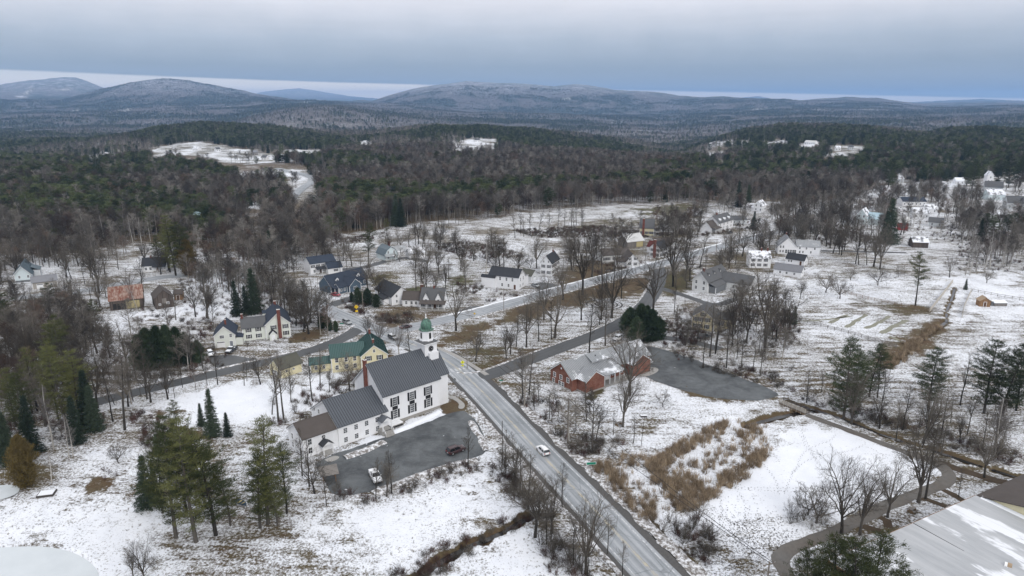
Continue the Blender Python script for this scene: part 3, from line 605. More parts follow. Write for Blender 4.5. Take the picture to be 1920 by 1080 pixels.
# the labyrinth of trodden rings on the green
LC = at(1133, 571); 
for k, r_ in enumerate((2.0, 3.6, 5.3, 7.2)):
    mb = MB(); a0 = .5 + k * 1.3; n_ = 90; arc = 5.6 - .1 * k
    for i in range(n_):
        t0 = a0 + arc * i / n_; t1 = a0 + arc * (i + 1) / n_; w0 = .27 + .09 * math.sin(i * 1.7)
        mb.poly([(LC.x + (r_ - w0) * math.cos(t0), LC.y + (r_ - w0) * math.sin(t0), .10), (LC.x + (r_ + w0) * math.cos(t0), LC.y + (r_ + w0) * math.sin(t0), .10), (LC.x + (r_ + w0) * math.cos(t1), LC.y + (r_ + w0) * math.sin(t1), .10), (LC.x + (r_ - w0) * math.cos(t1), LC.y + (r_ - w0) * math.sin(t1), .10)], 'labyrinth_soil')
    tag(mb.build('path'), kind='structure')
def pond(name, P, z):
    me = bpy.data.meshes.new(name); Q = smooth_line(np.vstack([P, P[:1]]), 2)[:-1]
    me.from_pydata([(a, b, z) for a, b in Q], [], [tuple(range(len(Q)))]); me.materials.append(MATS['ice'])
    if me.polygons[0].normal.z < 0: me.flip_normals()
    tag(link(name, me), kind='structure')
pond('pond', POND, -.22); pond('pond', POND2, -.22)
for l_, hw, dp in STREAMS: strip_mesh('stream', l_, hw * .55, -dp * .62, 'stream_water', wob=.2)

def footprints():
    R = np.random.default_rng(5); P = wpoly([(1250,1000),(1330,935),(1440,850),(1510,795),(1640,832),(1740,880),(1730,905),(1560,960),(1500,1000),(1440,1050),(1400,1085),(1340,1085)]); V = []; Fq = []
    def step(x, y, a, side):
        c, s_ = math.cos(a), math.sin(a); x -= s_ * .13 * side; y += c * .13 * side; b = len(V); w_, l_ = R.uniform(.05, .09), R.uniform(.10, .18)
        for k in range(6): t = k * math.pi / 3; u, v = l_ * math.cos(t), w_ * math.sin(t); V.append((x + u * c - v * s_, y + u * s_ + v * c, .075))
        Fq.append(tuple(range(b, b + 6)))
    for k in range(44):
        i = R.integers(len(P)); q = P[i] * .55 + P[R.integers(len(P))] * .45; a = R.random() * 6.28
        for j in range(60):
            if sdist(P, q[:1], q[1:])[0] > -.6: break
            step(q[0], q[1], a, 1 if j % 2 else -1); a += R.normal() * .07; q = q + np.array([math.cos(a), math.sin(a)]) * .68
    c = np.array(at(1390, 1020)[:2])
    for k in range(1500):
        q = c + R.normal(size=2) * np.array([7.0, 6.0])
        if sdist(P, q[:1], q[1:])[0] < -.4: step(q[0], q[1], R.random() * 6.28, 0)
    me = bpy.data.meshes.new('footprints'); me.from_pydata(V, [], Fq); me.materials.append(MATS['labyrinth_soil']); tag(link('footprints', me), kind='stuff')
footprints()
# ================================================================ building materials
def clap(name, c, gap=.14, var=.13, grime=.35):
    """painted boards: a shadow line under each board, streaks of weather"""
    t = NT(name, .7, .25); P = t.obj(); s = t.n('ShaderNodeSeparateXYZ'); t.l(P, s.inputs[0])
    fr = t.math('FRACT', t.math('MULTIPLY', s.outputs[2], 1 / gap)); n = t.noise(P, .6, 4, .6); g = t.noise(t.scale(P, (1.5, 1.5, .25)), 1.2, 4, .7)
    c2 = t.mix(n, tuple(x * (1 - var) for x in c), c); c2 = t.mix(t.math('MULTIPLY', t.ramp(g, .5, .85), grime), c2, tuple(x * .62 for x in c))
    t.col(c2); t.bump(fr, .35, .02); return t.m
def boards(name, c, c2, gap=.25):
    """upright weathered boards, each its own tone"""
    t = NT(name, .95, .1); P = t.obj(); s = t.n('ShaderNodeSeparateXYZ'); t.l(P, s.inputs[0])
    k = t.math('FLOOR', t.math('MULTIPLY', t.math('ADD', s.outputs[0], s.outputs[1]), 1 / gap)); wn = t.n('ShaderNodeTexWhiteNoise', noise_dimensions='1D'); t.l(k, wn.inputs['W'])
    n = t.noise(t.scale(P, (3, 3, .5)), 1.0, 4, .7); t.col(t.mix(t.math('ADD', t.math('MULTIPLY', wn.outputs[0], .55), t.math('MULTIPLY', n, .5)), c, c2)); return t.m
def brickm(name, c1, c2, mo):
    t = NT(name, .9, .2); P = t.obj(); s = t.n('ShaderNodeSeparateXYZ'); t.l(P, s.inputs[0]); cb = t.n('ShaderNodeCombineXYZ'); t.l(t.math('ADD', s.outputs[0], s.outputs[1]), cb.inputs[0]); t.l(s.outputs[2], cb.inputs[1])
    b = t.n('ShaderNodeTexBrick'); t.l(cb.outputs[0], b.inputs['Vector']); b.inputs['Scale'].default_value = 1; b.inputs['Brick Width'].default_value = .24; b.inputs['Row Height'].default_value = .085; b.inputs['Mortar Size'].default_value = .008
    b.inputs['Color1'].default_value = (*c1, 1); b.inputs['Color2'].default_value = (*c2, 1); b.inputs['Mortar'].default_value = (*mo, 1)
    n = t.noise(P, .5, 4, .6); t.col(t.mix(t.ramp(n, .35, .75), b.outputs[0], tuple(x * .6 for x in c1))); return t.m
def metal_roof(name, c, c2, snow=0.0):
    t = NT(name, .45, .5); P = t.obj(); n = t.noise(P, .35, 4, .6); n2 = t.noise(P, 2.2, 4, .7); cc = t.mix(t.math('ADD', t.math('MULTIPLY', n, .7), t.math('MULTIPLY', n2, .3)), c, c2)
    if snow: cc = t.mix(t.ramp(t.noise(P, .22, 4, .65), 1 - snow - .06, 1 - snow + .03), cc, (.78, .80, .83))
    t.col(cc); return t.m
def shingle(name, c, c2, snow=0.0):
    t = NT(name, .9, .2); P = t.obj(); n = t.noise(P, .5, 4, .6); n2 = t.noise(P, 6, 3, .8); s = t.n('ShaderNodeSeparateXYZ'); t.l(P, s.inputs[0])
    fr = t.math('FRACT', t.math('MULTIPLY', s.outputs[2], 6.0)); cc = t.mix(t.math('ADD', t.math('MULTIPLY', n, .55), t.math('MULTIPLY', n2, .45)), c, c2)
    if snow: cc = t.mix(t.ramp(t.noise(P, .28, 4, .65), 1 - snow - .06, 1 - snow + .03), cc, (.76, .78, .82))
    t.col(cc); t.bump(fr, .25, .03); return t.m
clap('white_wall', (.80, .81, .83)); clap('aged_white_wall', (.66, .67, .67), grime=.6); clap('cream_wall', (.74, .68, .46), grime=.3); clap('pale_green_wall', (.70, .73, .68), grime=.2); clap('grey_wall', (.55, .58, .60), grime=.4)
clap('blue_wall', (.085, .125, .17)); clap('yellow_wall', (.62, .55, .36), grime=.5); clap('tan_wall', (.36, .27, .18)); clap('sky_wall', (.60, .68, .70)); clap('red_wall', (.28, .045, .045)); clap('stone_wall', (.36, .34, .31), grime=.5); clap('dark_grey_wall', (.16, .17, .18))
boards('weathered_boards', (.030, .026, .024), (.15, .125, .11)); boards('silver_boards', (.10, .095, .09), (.26, .24, .22)); boards('brown_boards', (.16, .09, .05), (.30, .19, .11)); boards('ochre_boards', (.34, .29, .15), (.48, .42, .24), .9)
brickm('brick', (.235, .088, .058), (.17, .062, .044), (.28, .22, .18)); brickm('red_brick', (.20, .065, .048), (.15, .05, .042), (.22, .16, .14)); brickm('old_brick', (.16, .07, .055), (.11, .06, .05), (.16, .13, .12))
metal_roof('slate_metal', (.058, .066, .078), (.090, .100, .115)); metal_roof('green_metal', (.030, .078, .074), (.055, .118, .108)); metal_roof('blue_metal', (.055, .085, .105), (.10, .135, .155)); metal_roof('pale_metal', (.22, .235, .245), (.36, .375, .385), .41); metal_roof('white_metal', (.42, .43, .43), (.66, .66, .65)); metal_roof('grey_metal', (.13, .135, .15), (.20, .205, .22)); metal_roof('cyan_metal', (.36, .52, .60), (.50, .64, .70), .34)
shingle('black_shingle', (.022, .024, .028), (.060, .064, .072)); shingle('grey_shingle', (.070, .072, .076), (.135, .138, .142)); shingle('brown_shingle', (.055, .048, .044), (.115, .10, .092)); shingle('navy_shingle', (.022, .030, .045), (.050, .062, .085)); shingle('snowy_shingle', (.12, .125, .13), (.22, .225, .23), .55); shingle('mossy_shingle', (.060, .062, .052), (.12, .118, .095)); shingle('maroon_shingle', (.075, .022, .020), (.13, .045, .040))
t = NT('rust_metal', .85, .2); P_ = t.obj(); n = t.noise(t.scale(P_, (1.6, .5, .5)), 1.0, 5, .7); n2_ = t.noise(P_, .35, 3); t.col(t.mix(t.ramp(t.math('ADD', t.math('MULTIPLY', n, .7), t.math('MULTIPLY', n2_, .4)), .42, .66), (.165, .058, .036), (.33, .26, .22))); t.bump(n, .2, .05)
t = NT('membrane_roof', .6, .35); P_ = t.obj(); n = t.noise(t.scale(P_, (.45, .08, 1)), 1.0, 5, .65); n2_ = t.noise(t.scale(P_, (.16, .05, 1)), 1.0, 5, .6); s_ = t.n('ShaderNodeSeparateXYZ'); t.l(P_, s_.inputs[0]); seam = t.ramp(t.math('ABSOLUTE', t.math('SUBTRACT', t.math('FRACT', t.math('MULTIPLY', s_.outputs[0], .42)), .5)), .47, .5)
mc = t.mix(t.ramp(n, .2, .8), (.30, .315, .33), (.43, .442, .455)); mc = t.mix(t.ramp(n2_, .58, .64), mc, (.70, .72, .75)); t.col(t.mix(t.math('MULTIPLY', seam, .35), mc, (.2, .22, .24)))
simple('trim_white', (.78, .79, .80), .6, .06); simple('shutter_black', (.018, .019, .022), .6, .2); simple('frame_black', (.02, .02, .02), .5, .1); simple('chimney_cap', (.55, .54, .52)); simple('door_wood', (.10, .05, .03)); simple('door_grey', (.20, .22, .25)); simple('stone', (.28, .27, .25), .9, .35)
t = NT('window_glass', .12, .6); oi = t.n('ShaderNodeObjectInfo').outputs['Random']; t.col(t.mix(oi, (.015, .018, .022), (.07, .08, .09)))
t = NT('copper', .55, .5); P_ = t.obj(); n = t.noise(t.scale(P_, (1, 1, .3)), 1.6, 5, .7); t.col(t.mix(t.ramp(n, .38, .66), (.095, .205, .155), (.028, .045, .036)))
# ================================================================ houses
WCACHE = {}
class Bld:
    """a house: an Empty at the ground corner under picture point A, u runs towards the one under B, v runs away from the viewer"""
    def __init__(s, name, label, A, B, cat='house', group=None, wall='white_wall', roof='black_shingle', rz=None, zref=None):
        a, b = at(*A, zref), at(*B, zref); d = b - a; s.L = math.hypot(d.x, d.y); s.rz = math.atan2(d.y, d.x) if rz is None else rz
        if zref: a.z = 0
        s.o = empty(name, a, s.rz, label, cat, group); s.a = a; s.wall = wall; s.roof = roof; s.M = Matrix.Translation(a) @ Matrix.Rotation(s.rz, 4, 'Z')
        BLDS.append(s)
    def w(s, u, v, z=0): return s.M @ Vector((u, v, z))
    def loc(s, px, z):
        """(u, v) under picture point px at height z"""
        q = s.M.inverted() @ at(px[0], px[1], s.a.z + z); return q.x, q.y
    def walls(s, u0, u1, v0, v1, ze, zr=None, ax='u', mat=None, z0=-.5, name='wall'):
        m = MB(); mat = mat or s.wall
        if zr is None: m.box(u0, u1, v0, v1, z0, ze, mat)
        elif ax == 'u': c = (v0 + v1) / 2; m.prism([(v0, z0), (v1, z0), (v1, ze), (c, zr), (v0, ze)], 'u', u0, u1, mat)
        else: c = (u0 + u1) / 2; m.prism([(u0, z0), (u0, ze), (c, zr), (u1, ze), (u1, z0)], 'v', v0, v1, mat)
        # corner boards and frieze, proud of the wall
        e = .035; wd = .16; zc = ze - .05
        if min(u1 - u0, v1 - v0) > 2.4 and mat != 'brick' and 'boards' not in mat:
            for cu, su in ((u0, -1), (u1, 1)):
                for cv, sv in ((v0, -1), (v1, 1)):
                    a0, a1 = sorted((cu + su * e, cu - su * wd)); b0, b1 = sorted((cv + sv * e, cv - sv * wd)); m.box(a0, a1, b0, b1, 0, zc, 'trim_white')
        return m.build(name, s.o)
    def gable(s, u0, u1, v0, v1, ze, zr, ax='u', wall=None, roof=None, seam=0, ov=.35, th=.16, z0=-.5, rake=True):
        s.walls(u0, u1, v0, v1, ze, zr, ax, wall, z0); m = MB(); roof = roof or s.roof
        if ax == 'u': a0, a1, b0, b1 = u0 - ov, u1 + ov, v0, v1; f = lambda a, b, z: (a, b, z)
        else: a0, a1, b0, b1 = v0 - ov, v1 + ov, u0, u1; f = lambda a, b, z: (b, a, z)
        c = (b0 + b1) / 2; k = (zr - ze) / (c - b0)
        for sg, be in ((-1, b0 - ov), (1, b1 + ov)):
            zo = ze - k * ov; P = [(a0, be, zo + .03), (a1, be, zo + .03), (a1, c, zr + .03), (a0, c, zr + .03)]
            low = [f(*p) for p in P]; upp = [f(p[0], p[1], p[2] + th) for p in P]
            if (sg > 0) != (ax == 'v'): low.reverse(); upp.reverse()
            m.hexa(low + upp, roof)
            if seam:
                n = int((a1 - a0) / seam)
                for i in range(n + 1):
                    a = a0 + .03 + (a1 - a0 - .06) * i / n; q = [(a - .045, be, zo + .03 + th), (a + .045, be, zo + .03 + th), (a + .045, c, zr + .03 + th), (a - .045, c, zr + .03 + th)]
                    l2 = [f(*p) for p in q]; u2 = [f(p[0], p[1], p[2] + .09) for p in q]
                    if (sg > 0) != (ax == 'v'): l2.reverse(); u2.reverse()
                    m.hexa(l2 + u2, {'slate_metal': 'slate_seam_shade', 'green_metal': 'green_seam_shade', 'pale_metal': 'grey_metal'}.get(roof, roof))  # ribs take a darker colour that stands in for the seams' shading
            if rake:   # white boards under the roof's edges
                for aa in (a0 + .02, a1 - .07):
                    q = [(aa, be + sg * -.02, zo - .19), (aa + .05, be + sg * -.02, zo - .19), (aa + .05, c, zr - .19), (aa, c, zr - .19)]
                    l2 = [f(*p) for p in q]; u2 = [f(p[0], p[1], p[2] + .215) for p in q]
                    if (sg > 0) != (ax == 'v'): l2.reverse(); u2.reverse()
                    m.hexa(l2 + u2, 'trim_white')
        rf = m.build('roof', s.o); m2 = MB(); 
        m2.prism([(-.14, -.02), (0, .12), (.14, -.02)] if ax == 'u' else [(-.14, -.02), (.14, -.02), (0, .12)], ax, a0, a1, roof)
        r2 = m2.build('ridge_cap', rf, f(0, c, zr + .03 + th)); return rf
    def shed(s, u0, u1, v0, v1, z_lo, z_hi, lo='v0', roof=None, wall=None, th=.14, ov=.25, name='roof', posts=False):
        """a roof with one slope, low at side lo"""
        m = MB(); roof = roof or s.roof; U0, U1, V0, V1 = u0 - ov, u1 + ov, v0 - (ov if lo != 'v1' else 0), v1 + (ov if lo != 'v0' else 0)
        z = {'v0': (z_lo, z_lo, z_hi, z_hi), 'v1': (z_hi, z_hi, z_lo, z_lo), 'u0': (z_lo, z_hi, z_hi, z_lo), 'u1': (z_hi, z_lo, z_lo, z_hi)}[lo]
        c = [(U0, V0), (U1, V0), (U1, V1), (U0, V1)]; m.hexa([(*p, q) for p, q in zip(c, z)] + [(*p, q + th) for p, q in zip(c, z)], roof)
        if wall: s.walls(u0, u1, v0, v1, min(z_lo, z_hi) - .02, None, mat=wall)
        return m.build(name, s.o)
    def window(s, face, at_, pos, z, w=.9, h=1.4, sh=False, trim='trim_white', cols=2, name='window', parent=None, rows=2):
        """face 'v-','v+','u-','u+' is the way it looks; at_ the wall's plane; pos along it; z the sill"""
        key = (w, h, sh, trim, cols, rows)
        if key not in WCACHE:
            m = MB(); t_ = .10
            m.box(-w/2, w/2, -.012, .02, 0, h, 'window_glass')
            for x0, x1, z0, z1 in ((-w/2 - t_, -w/2, -t_, h + t_), (w/2, w/2 + t_, -t_, h + t_), (-w/2, w/2, h, h + t_), (-w/2, w/2, -t_, 0)): m.box(x0, x1, -.06, .02, z0, z1, trim)
            for i in range(1, cols): m.box(-w/2 + w*i/cols - .02, -w/2 + w*i/cols + .02, -.03, .01, 0, h, trim)
            for i in range(1, rows): m.box(-w/2, w/2, -.034, .012, h*i/rows - .03, h*i/rows + .03, trim)
            WCACHE[key] = m.mesh('window')
            if sh:
                k = w * .46; m = MB()
                m.box(-k/2, k/2, -.05, .02, -.02, h + .02, 'shutter_black')
                for i in range(9): m.box(-k/2 + .05, k/2 - .05, -.075, -.05, .06 + i * h / 9, .06 + i * h / 9 + h / 22, 'shutter_black')
                WCACHE[key + ('s',)] = m.mesh('shutter')
        rz, x, y = {'v-': (0, pos, at_), 'v+': (math.pi, pos, at_), 'u-': (-math.pi/2, at_, pos), 'u+': (math.pi/2, at_, pos)}[face]
        o = link(name, WCACHE[key], s.o if parent is None else parent, (x, y, z), rz)
        if sh:
            for q in (-1, 1): link('shutter', WCACHE[key + ('s',)], o, (q * (w/2 + .10 + w*.23 + .01), 0, 0))
        return o
    def wins(s, face, at_, ps, zs, w=.9, h=1.4, sh=False, **k):
        for z in zs:
            for p in ps: s.window(face, at_, p, z, w, h, sh, **k)
    def door(s, face, at_, pos, w=1.0, h=2.1, mat='door_wood', z=0):
        m = MB(); m.box(-w/2, w/2, -.03, .02, 0, h, mat)
        for x0, x1, z0, z1 in ((-w/2 - .12, -w/2, 0, h + .12), (w/2, w/2 + .12, 0, h + .12), (-w/2, w/2, h, h + .12)): m.box(x0, x1, -.07, .02, z0, z1, 'trim_white')
        for q in (.15, .55): m.box(-w*.34, w*.34, -.045, -.03, h*q, h*q + h*.3, mat)
        rz, x, y = {'v-': (0, pos, at_), 'v+': (math.pi, pos, at_), 'u-': (-math.pi/2, at_, pos), 'u+': (math.pi/2, at_, pos)}[face]
        o = m.build('door', s.o, (x, y, z), rz); m = MB(); m.box(w*.36, w*.42, -.09, -.03, h*.46, h*.5, 'frame_black'); m.build('handle', o); return o
    def garage_door(s, face, at_, pos, w=2.6, h=2.2):
        m = MB(); m.box(-w/2, w/2, -.03, .02, 0, h, 'trim_white')
        for i in range(1, 4): m.box(-w/2, w/2, -.04, -.03, h*i/4 - .02, h*i/4 + .02, 'grey_wall')
        for i in range(6): m.box(-w/2 + .12 + i*(w - .2)/6, -w/2 + .04 + (i + 1)*(w - .2)/6, -.045, -.03, h*.78, h*.95, 'window_glass')
        rz, x, y = {'v-': (0, pos, at_), 'u+': (math.pi/2, at_, pos), 'u-': (-math.pi/2, at_, pos)}[face]; return m.build('garage_door', s.o, (x, y, 0), rz)
    def chimney(s, u, v, z0, z1, a=.6, b=.6, mat='red_brick', parent=None):
        m = MB(); m.box(-a/2, a/2, -b/2, b/2, z0, z1, mat); m.box(-a/2 - .06, a/2 + .06, -b/2 - .06, b/2 + .06, z1 - .3, z1 - .12, mat); m.box(-a/2 - .03, a/2 + .03, -b/2 - .03, b/2 + .03, z1, z1 + .08, 'chimney_cap'); m.tube((0, 0, z1 + .08), (0, 0, z1 + .4), .11, .10, 8, 'old_brick')
        return m.build('chimney', s.o, (u, v, 0))
    def dormer(s, face, at_, pos, z, w=1.5, h=1.3, dep=2.0, wall=None, roof=None, rise=None):
        """a little gabled window house on a slope; at_ its front plane"""
        rise = rise or w * .45; m = MB(); wall = wall or s.wall; roof = roof or s.roof
        m.prism([(-w/2, -.8), (w/2, -.8), (w/2, h), (0, h + rise), (-w/2, h)][::-1], 'v', 0, dep, wall); k = rise / (w / 2); o_ = .15
        for q in (-1, 1):
            P = [(q*(w/2 + o_), -o_, h - k*o_ + .03), (0, -o_, h + rise + .03), (0, dep, h + rise + .03), (q*(w/2 + o_), dep, h - k*o_ + .03)]
            if q > 0: P.reverse()
            m.hexa(P + [(p[0], p[1], p[2] + .1) for p in P], roof)
        rz, x, y = {'v-': (0, pos, at_), 'v+': (math.pi, pos, at_), 'u-': (-math.pi/2, at_, pos), 'u+': (math.pi/2, at_, pos)}[face]
        d = m.build('dormer', s.o, (x, y, z), rz); wn = s.window('v-', -.01, 0, .1, min(.8, w*.5), h*.8, parent=d); return d
    def steps(s, u0, u1, v0, n, z, dv=.3):
        m = MB()
        for i in range(n): m.box(u0, u1, v0 + i*dv, v0 + n*dv + .4, z*i/n, z*(i + 1)/n, 'concrete')
        return m.build('steps', s.o)
    def porch(s, u0, u1, v0, v1, zf, zp, roof='gable', np_=2, rmat=None, slab='concrete'):
        m = MB(); m.box(u0, u1, v0, v1, -.3, zf, slab); m.build('porch_floor', s.o)
        for i in range(np_):
            u = u0 + .15 + (u1 - u0 - .3) * i / max(1, np_ - 1); m = MB(); m.box(u - .09, u + .09, v0 + .05, v0 + .23, zf, zp, 'trim_white'); m.build('porch_post', s.o)
        rmat = rmat or s.roof; m = MB(); o_ = .2
        if roof == 'gable':
            c = (u0 + u1) / 2; r = (u1 - u0) * .34; m.prism([(u0 - .02, zp), (u1 + .02, zp), (c, zp + r)], 'v', v0 + .08, v1, 'trim_white'); k = r / (c - u0)
            for q, ue in ((-1, u0 - o_), (1, u1 + o_)):
                P = [(ue, v0 - .1, zp - k*o_ + .04), (c, v0 - .1, zp + r + .04), (c, v1, zp + r + .04), (ue, v1, zp - k*o_ + .04)]
                if q > 0: P.reverse()
                m.hexa(P + [(p[0], p[1], p[2] + .1) for p in P], rmat)
        else:
            m.hexa([(u0 - o_, v0 - o_, zp), (u1 + o_, v0 - o_, zp), (u1 + o_, v1, zp + .8), (u0 - o_, v1, zp + .8), (u0 - o_, v0 - o_, zp + .14), (u1 + o_, v0 - o_, zp + .14), (u1 + o_, v1, zp + .94), (u0 - o_, v1, zp + .94)], rmat)
        return m.build('porch_roof', s.o)
BLDS = []
simple('slate_seam_shade', (.030, .034, .042), .6); simple('green_seam_shade', (.010, .034, .032), .6)  # darkened roof colours: shade along the seams painted into the ribs
# ---- the church
C = Bld('church', 'white clapboard church with green copper dome, clock tower and two lower rear wings', (719.5, 802), (822, 765.6), 'church', roof='slate_metal')
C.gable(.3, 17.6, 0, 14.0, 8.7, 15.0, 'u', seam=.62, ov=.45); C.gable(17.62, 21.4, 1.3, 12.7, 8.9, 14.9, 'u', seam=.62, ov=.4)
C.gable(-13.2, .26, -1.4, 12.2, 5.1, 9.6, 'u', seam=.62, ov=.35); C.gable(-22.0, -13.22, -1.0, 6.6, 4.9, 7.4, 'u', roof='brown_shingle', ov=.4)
m = MB(); m.box(.2, 17.7, -.12, 14.1, -.5, .75, 'stone'); m.build('foundation', C.o)
for u in (3.6, 8.8, 13.9):
    C.window('v-', -.02, u, 5.0, 1.25, 2.3, True, cols=3, rows=4); C.window('v-', -.02, u, 1.5, 1.25, 2.3, True, cols=3, rows=4)
    m = MB(); m.box(-.78, .78, -.06, .02, 0, 1.0, 'shutter_black'); m.box(-.03, .03, -.085, -.06, .05, .95, 'frame_black'); [m.box(-.7, .7, -.08, -.06, .12 + q * .2, .2 + q * .2, 'frame_black') for q in range(4)]; m.build('panel', C.o, (u, -.02, 3.88))
C.wins('v-', -1.42, (-11.4, -8.5, -5.6, -2.6), (3.0, .6), .95, 1.25, cols=2, rows=3); C.wins('v-', -1.02, (-20.4,), (2.9, .7), .9, 1.4); C.wins('u-', -22.02, (.6, 4.6), (2.9, .7), .85, 1.35); C.wins('u-', -13.22, (8.2, 10.6), (5.2,), .8, 1.2)
m = MB(); m.tube((0, -.05, 0), (0, .05, 0), .45, .45, 20, 'frame_black'); m.tube((0, -.09, 0), (0, -.04, 0), .33, .33, 20, 'window_glass'); m.box(-.4, .4, -.11, -.05, -.03, .03, 'trim_white'); m.box(-.03, .03, -.115, -.05, -.4, .4, 'trim_white'); m.build('round_window', C.o, (-16.9, -1.02, 3.7))
C.porch(-18.2, -15.6, -3.2, -1.06, .12, 2.4, rmat='black_shingle'); C.door('v-', -1.03, -16.9, 1.1, 2.1, 'trim_white', .12); C.porch(-2.6, .2, -3.9, -1.46, 1.1, 3.6, rmat='slate_metal'); C.steps(-2.4, 0, -5.2, 4, 1.1); C.door('v-', -1.43, -1.2, 1.2, 2.2, 'trim_white', 1.1)
for u in (-2.45, .05):
    m = MB(); [m.box(-.03, .03, y - .03, y + .03, zz, zz + 1.0, 'trim_white') for y, zz in ((-5.1, .1), (-4.5, .6), (-3.9, 1.1))]; m.hexa([(-.04, -5.1, 1.0), (.04, -5.1, 1.0), (.04, -3.9, 2.0), (-.04, -3.9, 2.0), (-.04, -5.1, 1.1), (.04, -5.1, 1.1), (.04, -3.9, 2.1), (-.04, -3.9, 2.1)], 'trim_white'); m.build('handrail', C.o, (u, 0, 0))
C.chimney(-.05, 7.6, 8.5, 16.2, .75, .9)
m = MB(); m.box(.9, 4.6, -2.0, -.2, -.4, .75, 'stone'); m.box(1.1, 4.4, -2.06, -1.9, .1, .5, 'shutter_black'); m.box(.85, 4.65, -2.05, -.15, .75, .85, 'trim_white'); m.build('cellar_bulkhead', C.o)
# tower
TU, TV = 18.9, 7.0
m = MB(); m.box(TU - 1.0, TU + 1.95, TV - 2.7, TV + 2.7, 10.5, 14.3, 'white_wall'); m.box(TU - 1.9, TU + 1.9, TV - 1.9, TV + 1.9, 11.5, 17.0, 'white_wall')
for su in (-1, 1):
    for sv in (-1, 1): a0, a1 = sorted((TU + su*1.95, TU + su*1.65)); b0, b1 = sorted((TV + sv*1.95, TV + sv*1.65)); m.box(a0, a1, b0, b1, 12, 16.8, 'trim_white')
m.box(TU - 2.05, TU + 2.05, TV - 2.05, TV + 2.05, 16.75, 17.0, 'trim_white'); tw = m.build('tower', C.o)
m = MB(); m.hexa([(TU - 2.55, TV - 2.55, 17.0), (TU + 2.55, TV - 2.55, 17.0), (TU + 2.55, TV + 2.55, 17.0), (TU - 2.55, TV + 2.55, 17.0), (TU - 1.6, TV - 1.6, 17.5), (TU + 1.6, TV - 1.6, 17.5), (TU + 1.6, TV + 1.6, 17.5), (TU - 1.6, TV + 1.6, 17.5)], 'grey_shingle'); m.box(TU - 2.6, TU + 2.6, TV - 2.6, TV + 2.6, 16.86, 17.02, 'trim_white'); m.build('tower_cornice', tw)
for f_, p_, q_ in (('v-', TU, TV - 1.93), ('u+', TV, TU + 1.93)):
    m = MB(); m.tube((0, -.06, 0), (0, .02, 0), .80, .80, 28, 'frame_black'); m.tube((0, -.09, 0), (0, -.05, 0), .66, .66, 28, 'shutter_black')
    for k in range(12):
        a = k * math.pi / 6; m.tube((.52 * math.cos(a), -.11, .52 * math.sin(a)), (.63 * math.cos(a), -.11, .63 * math.sin(a)), .03, .03, 4, 'trim_white')
    cl = m.build('clock', tw, (p_, q_, 15.3) if f_ == 'v-' else (q_, p_, 15.3), 0 if f_ == 'v-' else math.pi/2)
    m = MB(); m.tube((0, -.12, 0), (.30, -.12, -.16), .035, .03, 4, 'trim_white'); m.tube((0, -.13, 0), (.42, -.13, .10), .028, .02, 4, 'trim_white'); m.build('clock_hand', cl)
R8 = math.pi / 8
m = MB(); m.lathe((TU, TV, 0), [(1.95, 17.35), (1.95, 17.7), (1.78, 17.75), (1.78, 20.0), (1.95, 20.05), (1.95, 20.25)], 8, 'white_wall', R8); bf = m.build('belfry', C.o)
for k in range(8):
    if k % 2 == 0:
        a = k * math.pi / 4; m = MB(); rr = 1.78 * math.cos(R8)
        m.box(-.36, .36, -.03, .05, 0, 1.65, 'shutter_black'); [m.box(-.3, .3, -.055, -.03, .08 + i * .2, .16 + i * .2, 'frame_black') for i in range(8)]; [m.box(x - .05, x + .05, -.07, .03, -.08, 1.73, 'trim_white') for x in (-.41, .41)]
        m.build('louvre', bf, (TU + rr * math.cos(a), TV + rr * math.sin(a), 18.05), a + math.pi / 2)
m = MB(); m.lathe((TU, TV, 0), [(2.1, 20.25), (2.1, 20.42), (1.42, 20.72), (1.47, 21.2), (1.46, 21.7), (1.36, 22.2), (1.15, 22.7), (.82, 23.1), (.40, 23.38), (.16, 23.5)], 8, 'copper', R8); dm = m.build('dome', C.o)
for k in range(8):
    a = k * math.pi / 4 + R8; m = MB(); pr = [(1.42, 20.72), (1.47, 21.2), (1.46, 21.7), (1.36, 22.2), (1.15, 22.7), (.82, 23.1), (.40, 23.38)]
    for (r0, z0), (r1, z1) in zip(pr[:-1], pr[1:]): m.tube((TU + r0*math.cos(a), TV + r0*math.sin(a), z0), (TU + r1*math.cos(a), TV + r1*math.sin(a), z1), .05, .05, 4, 'copper')
    m.build('rib', dm)
m = MB(); m.lathe((TU, TV, 0), [(.22, 23.45), (.26, 23.6), (.12, 23.75), (.10, 24.2), (.17, 24.3), (.17, 24.45), (.05, 24.6), (.03, 25.0)], 10, 'trim_white'); m.build('finial', C.o)
# ---- yellow house with the green roof, and its barn
Y = Bld('farmhouse', 'pale yellow house with green metal roof behind the church', (622.7, 699), (676, 693), wall='cream_wall', roof='green_metal')
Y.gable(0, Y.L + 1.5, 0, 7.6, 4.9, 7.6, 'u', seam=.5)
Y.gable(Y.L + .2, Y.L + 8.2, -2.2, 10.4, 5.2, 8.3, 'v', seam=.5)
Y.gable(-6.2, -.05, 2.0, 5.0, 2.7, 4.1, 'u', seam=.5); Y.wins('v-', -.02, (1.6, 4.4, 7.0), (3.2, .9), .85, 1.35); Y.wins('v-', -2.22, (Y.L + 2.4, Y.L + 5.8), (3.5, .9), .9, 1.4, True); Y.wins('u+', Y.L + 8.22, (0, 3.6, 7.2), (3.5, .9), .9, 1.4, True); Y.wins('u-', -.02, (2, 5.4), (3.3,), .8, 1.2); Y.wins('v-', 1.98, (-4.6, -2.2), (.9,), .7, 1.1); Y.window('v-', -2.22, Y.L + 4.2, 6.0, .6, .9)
Y.chimney(Y.L + 4.2, -.4, 7.5, 9.6); Y.chimney(Y.L + 4.2, 8.6, 7.5, 10.0)
